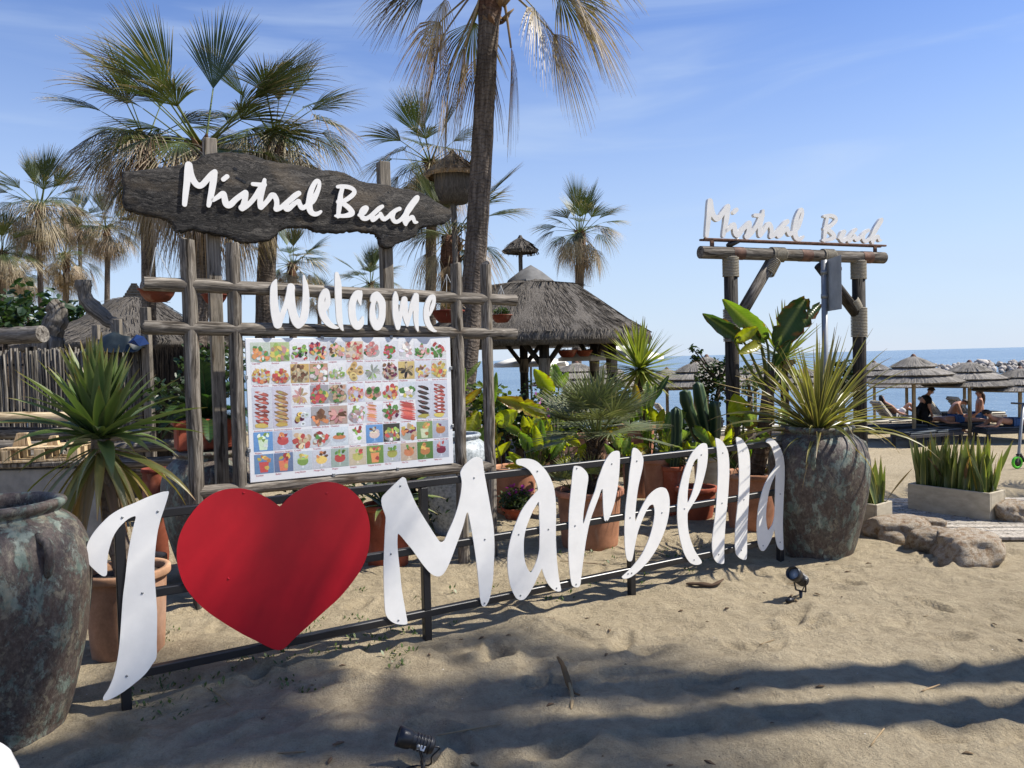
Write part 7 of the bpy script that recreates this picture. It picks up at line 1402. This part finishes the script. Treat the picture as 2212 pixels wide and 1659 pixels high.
PRO = dict(pelvis=(.0, 0, .53), chest=(-.42, 0, .60), neck=(-.60, 0, .70), head=(-.70, 0, .80), shL=(-.46, -.20, .60), shR=(-.46, .20, .60), elL=(-.62, -.26, .45), elR=(-.62, .26, .45), wrL=(-.84, -.12, .45), wrR=(-.84, .12, .45), haL=(-.92, -.08, .45), haR=(-.92, .08, .45), hipL=(.05, -.10, .53), hipR=(.05, .10, .53), knL=(.48, -.12, .49), knR=(.48, .12, .49), anL=(.88, -.12, .48), anR=(.88, .12, .48), toL=(1.02, -.12, .47), toR=(1.02, .12, .47))
a = at(2184, 930, 21.2); person((a.x + .02, a.y, gzf(a.x, a.y)), .05, PRO, 'tanned man in blue trunks lying face down propped on his elbows', trunks='cloth_blue', face=(-.9, 0, -.3))
FLT = dict(PRO); FLT.update(neck=(-.62, 0, .56), head=(-.74, 0, .53), chest=(-.42, 0, .53), elL=(-.45, -.40, .47), elR=(-.45, .40, .47), wrL=(-.25, -.42, .46), wrR=(-.25, .42, .46), haL=(-.17, -.42, .46), haR=(-.17, .42, .46), shL=(-.47, -.20, .53), shR=(-.47, .20, .53))
a = at(2062, 930, 22.6); person((a.x, a.y, gzf(a.x, a.y)), .05, FLT, 'bather lying flat on the lounger below the bending man', trunks='cloth_blue', face=(-.2, 0, -.9))
REC = dict(pelvis=(0, 0, .52), chest=(-.30, 0, .76), neck=(-.42, 0, .90), head=(-.50, 0, 1.0), shL=(-.31, -.19, .80), shR=(-.31, .19, .80), elL=(-.12, -.28, .58), elR=(-.12, .28, .58), wrL=(.08, -.24, .52), wrR=(.08, .24, .52), haL=(.16, -.22, .51), haR=(.16, .22, .51), hipL=(.03, -.10, .52), hipR=(.03, .10, .52), knL=(.36, -.12, .86), knR=(.40, .12, .70), anL=(.62, -.12, .50), anR=(.80, .12, .49), toL=(.76, -.12, .47), toR=(.94, .12, .50))
a = at(1938, 930, 25.2); person((a.x, a.y, gzf(a.x, a.y)), .05, REC, 'reclining bather with knees up on a raised-back lounger', trunks='cloth_white', face=(.3, 0, .9))
# ---------------- kick scooter at the picture's right edge ----------------
q = gnd(2196, 1000, gzf(4.9, 11)); d = 11.2; a = at(2197, 992, d); sg = gzf(a.x, a.y); sco = empty('kick_scooter', (a.x, a.y, sg), .25, 'kick scooter with a bright green wheel parked on the beach', 'scooter')
def wheel(x, p):
    w = empty('wheel', (x, 0, .095), 0, parent=p); mb = MB(); mb.tube([(.075 * math.cos(6.283 * i / 20), 0, .075 * math.sin(6.283 * i / 20)) for i in range(21)], .02, 8, cap=False); mb.obj('tyre', MT['green_plastic'], w); mb = MB(); mb.tube([(0, -.014, 0), (0, .014, 0)], .058, 16); mb.obj('hub', MT['black'], w)
wheel(0, sco); wheel(.68, sco)
mb = MB(); mb.beam((.10, 0, .11), (.66, 0, .11), .10, .03, up=(0, 0, 1)); mb.obj('deck', MT['black'], sco, smooth='auto'); mb = MB(); mb.tube([(0, 0, .10), (.03, 0, .22), (.12, 0, .95)], [.02, .02, .017], 10); mb.obj('stem', MT['galv'], sco); mb = MB(); mb.tube([(.0, 0, .20), (.05, 0, .22), (.12, 0, .12)], .022, 8); mb.obj('fork', MT['black'], sco); mb = MB(); mb.tube([(.12, -.2, .95), (.12, .2, .95)], .014, 8); mb.obj('handlebar', MT['black'], sco)
# ---------------- breakwater: each boulder a piece ----------------
def boulder(seed, m, sub=2): return lump(0, 0, 0, 1.0, m, 'boulder', '', '', (1, .8, .72), seed, sub, .45)
bw_ = empty('breakwater', (at(2120, 800, 95).x, 95, SEA), 0, 'long breakwater of pale boulders out in the sea', 'breakwater'); BM = [boulder(i + 1, 'rock') for i in range(6)]; BMD = [boulder(i + 11, 'rock_dark') for i in range(2)]; rr = random.Random(44)
for i in range(280):
    px = rr.uniform(1885, 2360) if i % 5 else rr.uniform(1990, 2300); hmax = .35 + 1.15 * float(sstep(1880, 2000, px)); f = rr.random() ** .8; s = rr.uniform(.25, .50) * (1.15 - .4 * f) * (.75 + .35 * float(sstep(1930, 2090, px)))
    q = at(px, 800, 95); o = link('boulder', rr.choice(BM) if (f > .16 and rr.random() > .1) else rr.choice(BMD), bw_, loc=(q.x - bw_.location.x, (f - .6) * 3.4 + rr.uniform(-.4, .4), -.25 + f * hmax), rot=(rr.uniform(0, 6), rr.uniform(0, 6), rr.uniform(0, 6)), sc=s)
q = at(2130, 775, 96); link('boulder', BM[0], bw_, loc=(q.x - bw_.location.x, 1.2, 1.1), rot=(.2, .3, .4), sc=(1.2, .8, .75))
sh = empty('shore_rocks', (at(1440, 850, 33).x, 33, SEA), 0, 'heap of pale stones at the waterline beyond the cacti', 'rocks')
for i in range(40): q = at(rr.uniform(1395, 1500), 840, 33); link('stone', rr.choice(BM + BMD), sh, loc=(q.x - sh.location.x, rr.uniform(-1.2, .6), rr.uniform(0, .25)), rot=(rr.uniform(0, 6), rr.uniform(0, 6), 0), sc=rr.uniform(.12, .32))
# ---------------- stones by the boardwalk ----------------
for i, (px, py, w, h, lab, sd) in enumerate(((1962, 1170, 68, .20, 'rusty brown limestone rock against the square trough', 3), (2012, 1160, 42, .17, 'smaller pale rock behind the brown rocks', 8), (2040, 1198, 58, .20, 'rough ochre rock in the middle of the rock row', 5), (2122, 1218, 82, .22, 'large flat-topped limestone rock at the end of the row', 6), (2205, 1128, 44, .20, 'ochre rock on the far side of the boardwalk', 9))):
    g = gnd(px, py); R = w / FOC * g.y
    me = lump(0, 0, 0, 1.0, 'stone', 'limestone_rock', '', '', (1, .82, .74), sd, 4, .30)
    for v in me.vertices:
        if v.co.z > .42: v.co.z = .42 + (v.co.z - .42) * .35
        n = noise.noise(v.co * 6 + Vector((sd, 0, 0))) * .05 + noise.noise(v.co * 14) * .025; v.co *= 1 + n
    o = link('limestone_rock', me, loc=(g.x, g.y + R * .55, h * .28), rot=(0, 0, sd * 1.1), sc=(R, R, h * 1.2)); tag(o, lab, 'rock', 'rocks edging the boardwalk')
# ---------------- garden spotlights ----------------
def spot(px, py, rz, tilt, sc, label, back):
    g = gnd(px, py); z = surf(g.x, g.y); r = empty('garden_spotlight', (g.x, g.y, z), rz, label, 'spotlight'); r.scale = (sc,) * 3
    M = Matrix.Translation((0, 0, .135)) @ Euler((0, 0, 0)).to_matrix().to_4x4() @ Matrix.Rotation(tilt, 4, 'Y')
    def lat(prof, nm, m, p=None, n=24): mb = MB(); mb.lathe(prof, n); o = mb.obj(nm, MT[m], p or r); o.matrix_local = M; return o
    body = lat([(0, -.075), (.030, -.075), (.036, -.068), (.037, .03), (.040, .035), (.044, .04), (.046, .075), (.046, .10), (.040, .10), (.040, .06), (0, .058)], 'lamp_body', 'black')
    lat([(0, .066), (.038, .066), (.038, .069), (0, .071)], 'lens', 'lens')
    for k in range(5): lat([(.0375, -.06 + .016 * k), (.0405, -.058 + .016 * k), (.0405, -.052 + .016 * k), (.0375, -.05 + .016 * k)], 'cooling_rib', 'black')
    for s in (-1, 1): mb = MB(); mb.beam((0, s * .043, .135), (.018, s * .034, .045), .012, .006, up=(1, 0, 0)); mb.obj('bracket', MT['black'], r, smooth='auto'); mb = MB(); mb.tube([(0, s * .036, .135), (0, s * .052, .135)], .009, 10); mb.obj('knob', MT['galv'], r)
    mb = MB(); mb.beam((.018, -.038, .045), (.018, .038, .045), .014, .008, up=(0, 0, 1)); mb.obj('bracket_foot', MT['black'], r, smooth='auto')
    mb = MB(); mb.tube([(.018, 0, .045), (.02, 0, -.08)], [.013, .004], 8); mb.obj('ground_spike', MT['black'], r)
    bk = M @ Vector((0, 0, -.075)); mb = MB(); mb.tube([Vector(q) for q in catmull([tuple(bk), tuple(bk + (M.to_3x3() @ Vector((0, 0, -.03)))), (.06, .0, .06), (.05, .02, .012), (-.03, .03, .008), (-.10, .0, .006)], 5, closed=False)], .004, 6); mb.obj('cable', MT['black'], r)
    mb = MB(); mb.tube([(-.09, 0, .012), (-.14, .01, .012)], .016, 10); mb.obj('connector', MT['black'], r)
    if back: mb = MB(); mb.box((-.005, -.0385, -.015), (.024, .002, .036), bev=0); s_ = mb.obj('sticker', MT['sticker'], r, smooth=False); s_.matrix_local = M
    return r
spot(1727, 1291, rad(42), rad(-60), 1.0, 'black garden spotlight with its lens showing, near the end of the sign', False)
spot(905, 1652, rad(8), rad(-68), .86, 'black garden spotlight with a white sticker, alone in the shaded sand', True)
# ---------------- white painted stone in the corner ----------------
g = gnd(-14, 1690); me = lump(0, 0, 0, 1, 'white', 'white_stone', '', '', (1, 1, 1), 4, 4, .18)
o = link('white_stone', me, loc=(at(-20, 1640, 2.6).x, 2.62, .10), sc=(.075, .09, .21)); tag(o, 'white painted stone beside the left jar\'s foot', 'stone')
# ---------------- litter: dead leaf stalks, bark, straws ----------------
def litter(name, pts, r, m, label, cat, cols=None, sq=.45):
    mb = MB(); P = []
    for x, y, dz in pts: g = gnd(x, y); P.append((g.x, g.y, surf(g.x, g.y) + dz))
    c = Vector(P[0]); q = [Vector(v) - c for v in catmull(P, 4, closed=False)]; k = len(q); mb.tube(q, [r * (.35 + 1.3 * math.sin(math.pi * min(1, .15 + i / k * .85))) * random.uniform(.8, 1.2) for i in range(k)], 8, cols[0] if cols else (.30, .22, .13), squash=sq); o = mb.obj(name, MT[m]); o.location = c; return tag(o, label, cat)
litter('dead_leaf_stalk', ((1205, 1442, .05), (1216, 1462, .06), (1228, 1486, .035), (1236, 1500, .02), (1252, 1514, .012)), .0085, 'dry', 'curled brown dead leaf stalk upright in the sand', 'dead leaf', [(.17, .105, .055)])
litter('dry_bark_strip', ((1230, 1490, .03), (1236, 1512, .01), (1234, 1536, .006)), .006, 'dry', 'thin grey strip of bark below the curled leaf stalk', 'bark')
litter('bark_piece', ((1483, 1264, .012), (1510, 1268, .02), (1540, 1272, .018), (1563, 1266, .026)), .016, 'dry', 'dark forked piece of bark lying before the letters', 'bark', [(.09, .06, .04)])
SGp = 'dry straws lying on the sand'
for i, p in enumerate((((945, 1600, .004), (1010, 1582, .004), (1085, 1566, .006)), ((950, 1624, .004), (1000, 1618, .003), (1050, 1600, .004)), ((600, 1640, .004), (660, 1630, .004)), ((1995, 1330, .004), (2050, 1320, .006)), ((1700, 1265, .01), (1740, 1258, .008)), ((420, 1480, .004), (465, 1500, .005), (500, 1535, .004)), ((1640, 1392, .004), (1672, 1380, .004)), ((1990, 1500, .004), (2030, 1480, .02)), ((1880, 1620, .004), (1910, 1590, .02)), ((1210, 1215, .006), (1310, 1222, .005)))):
    litter('dry_straw', p, .0022, 'dry', 'thin dry straw lying on the sand', 'straw', sq=1.0)['group'] = SGp
rr = random.Random(5); CG = 'bits of bark scattered on the sand'
mb = MB(); mb.tube([(-.02, 0, .004), (0, .003, .008), (.02, 0, .004)], [.003, .008, .003], 6, (.16, .11, .07), squash=.5); chip = mb.mesh('bark_chip', MT['dry'])
for i in range(60):
    x = rr.uniform(-1.2, 3.6); y = rr.uniform(2.6, 3.6 + (x + 1.86) * .58); tag(link('bark_chip', chip, loc=(x, y, surf(x, y) - .001), rot=(0, 0, rr.uniform(0, 6)), sc=rr.uniform(.4, 1.3)), 'small dark bit of bark lying on the sand', 'bark', CG)
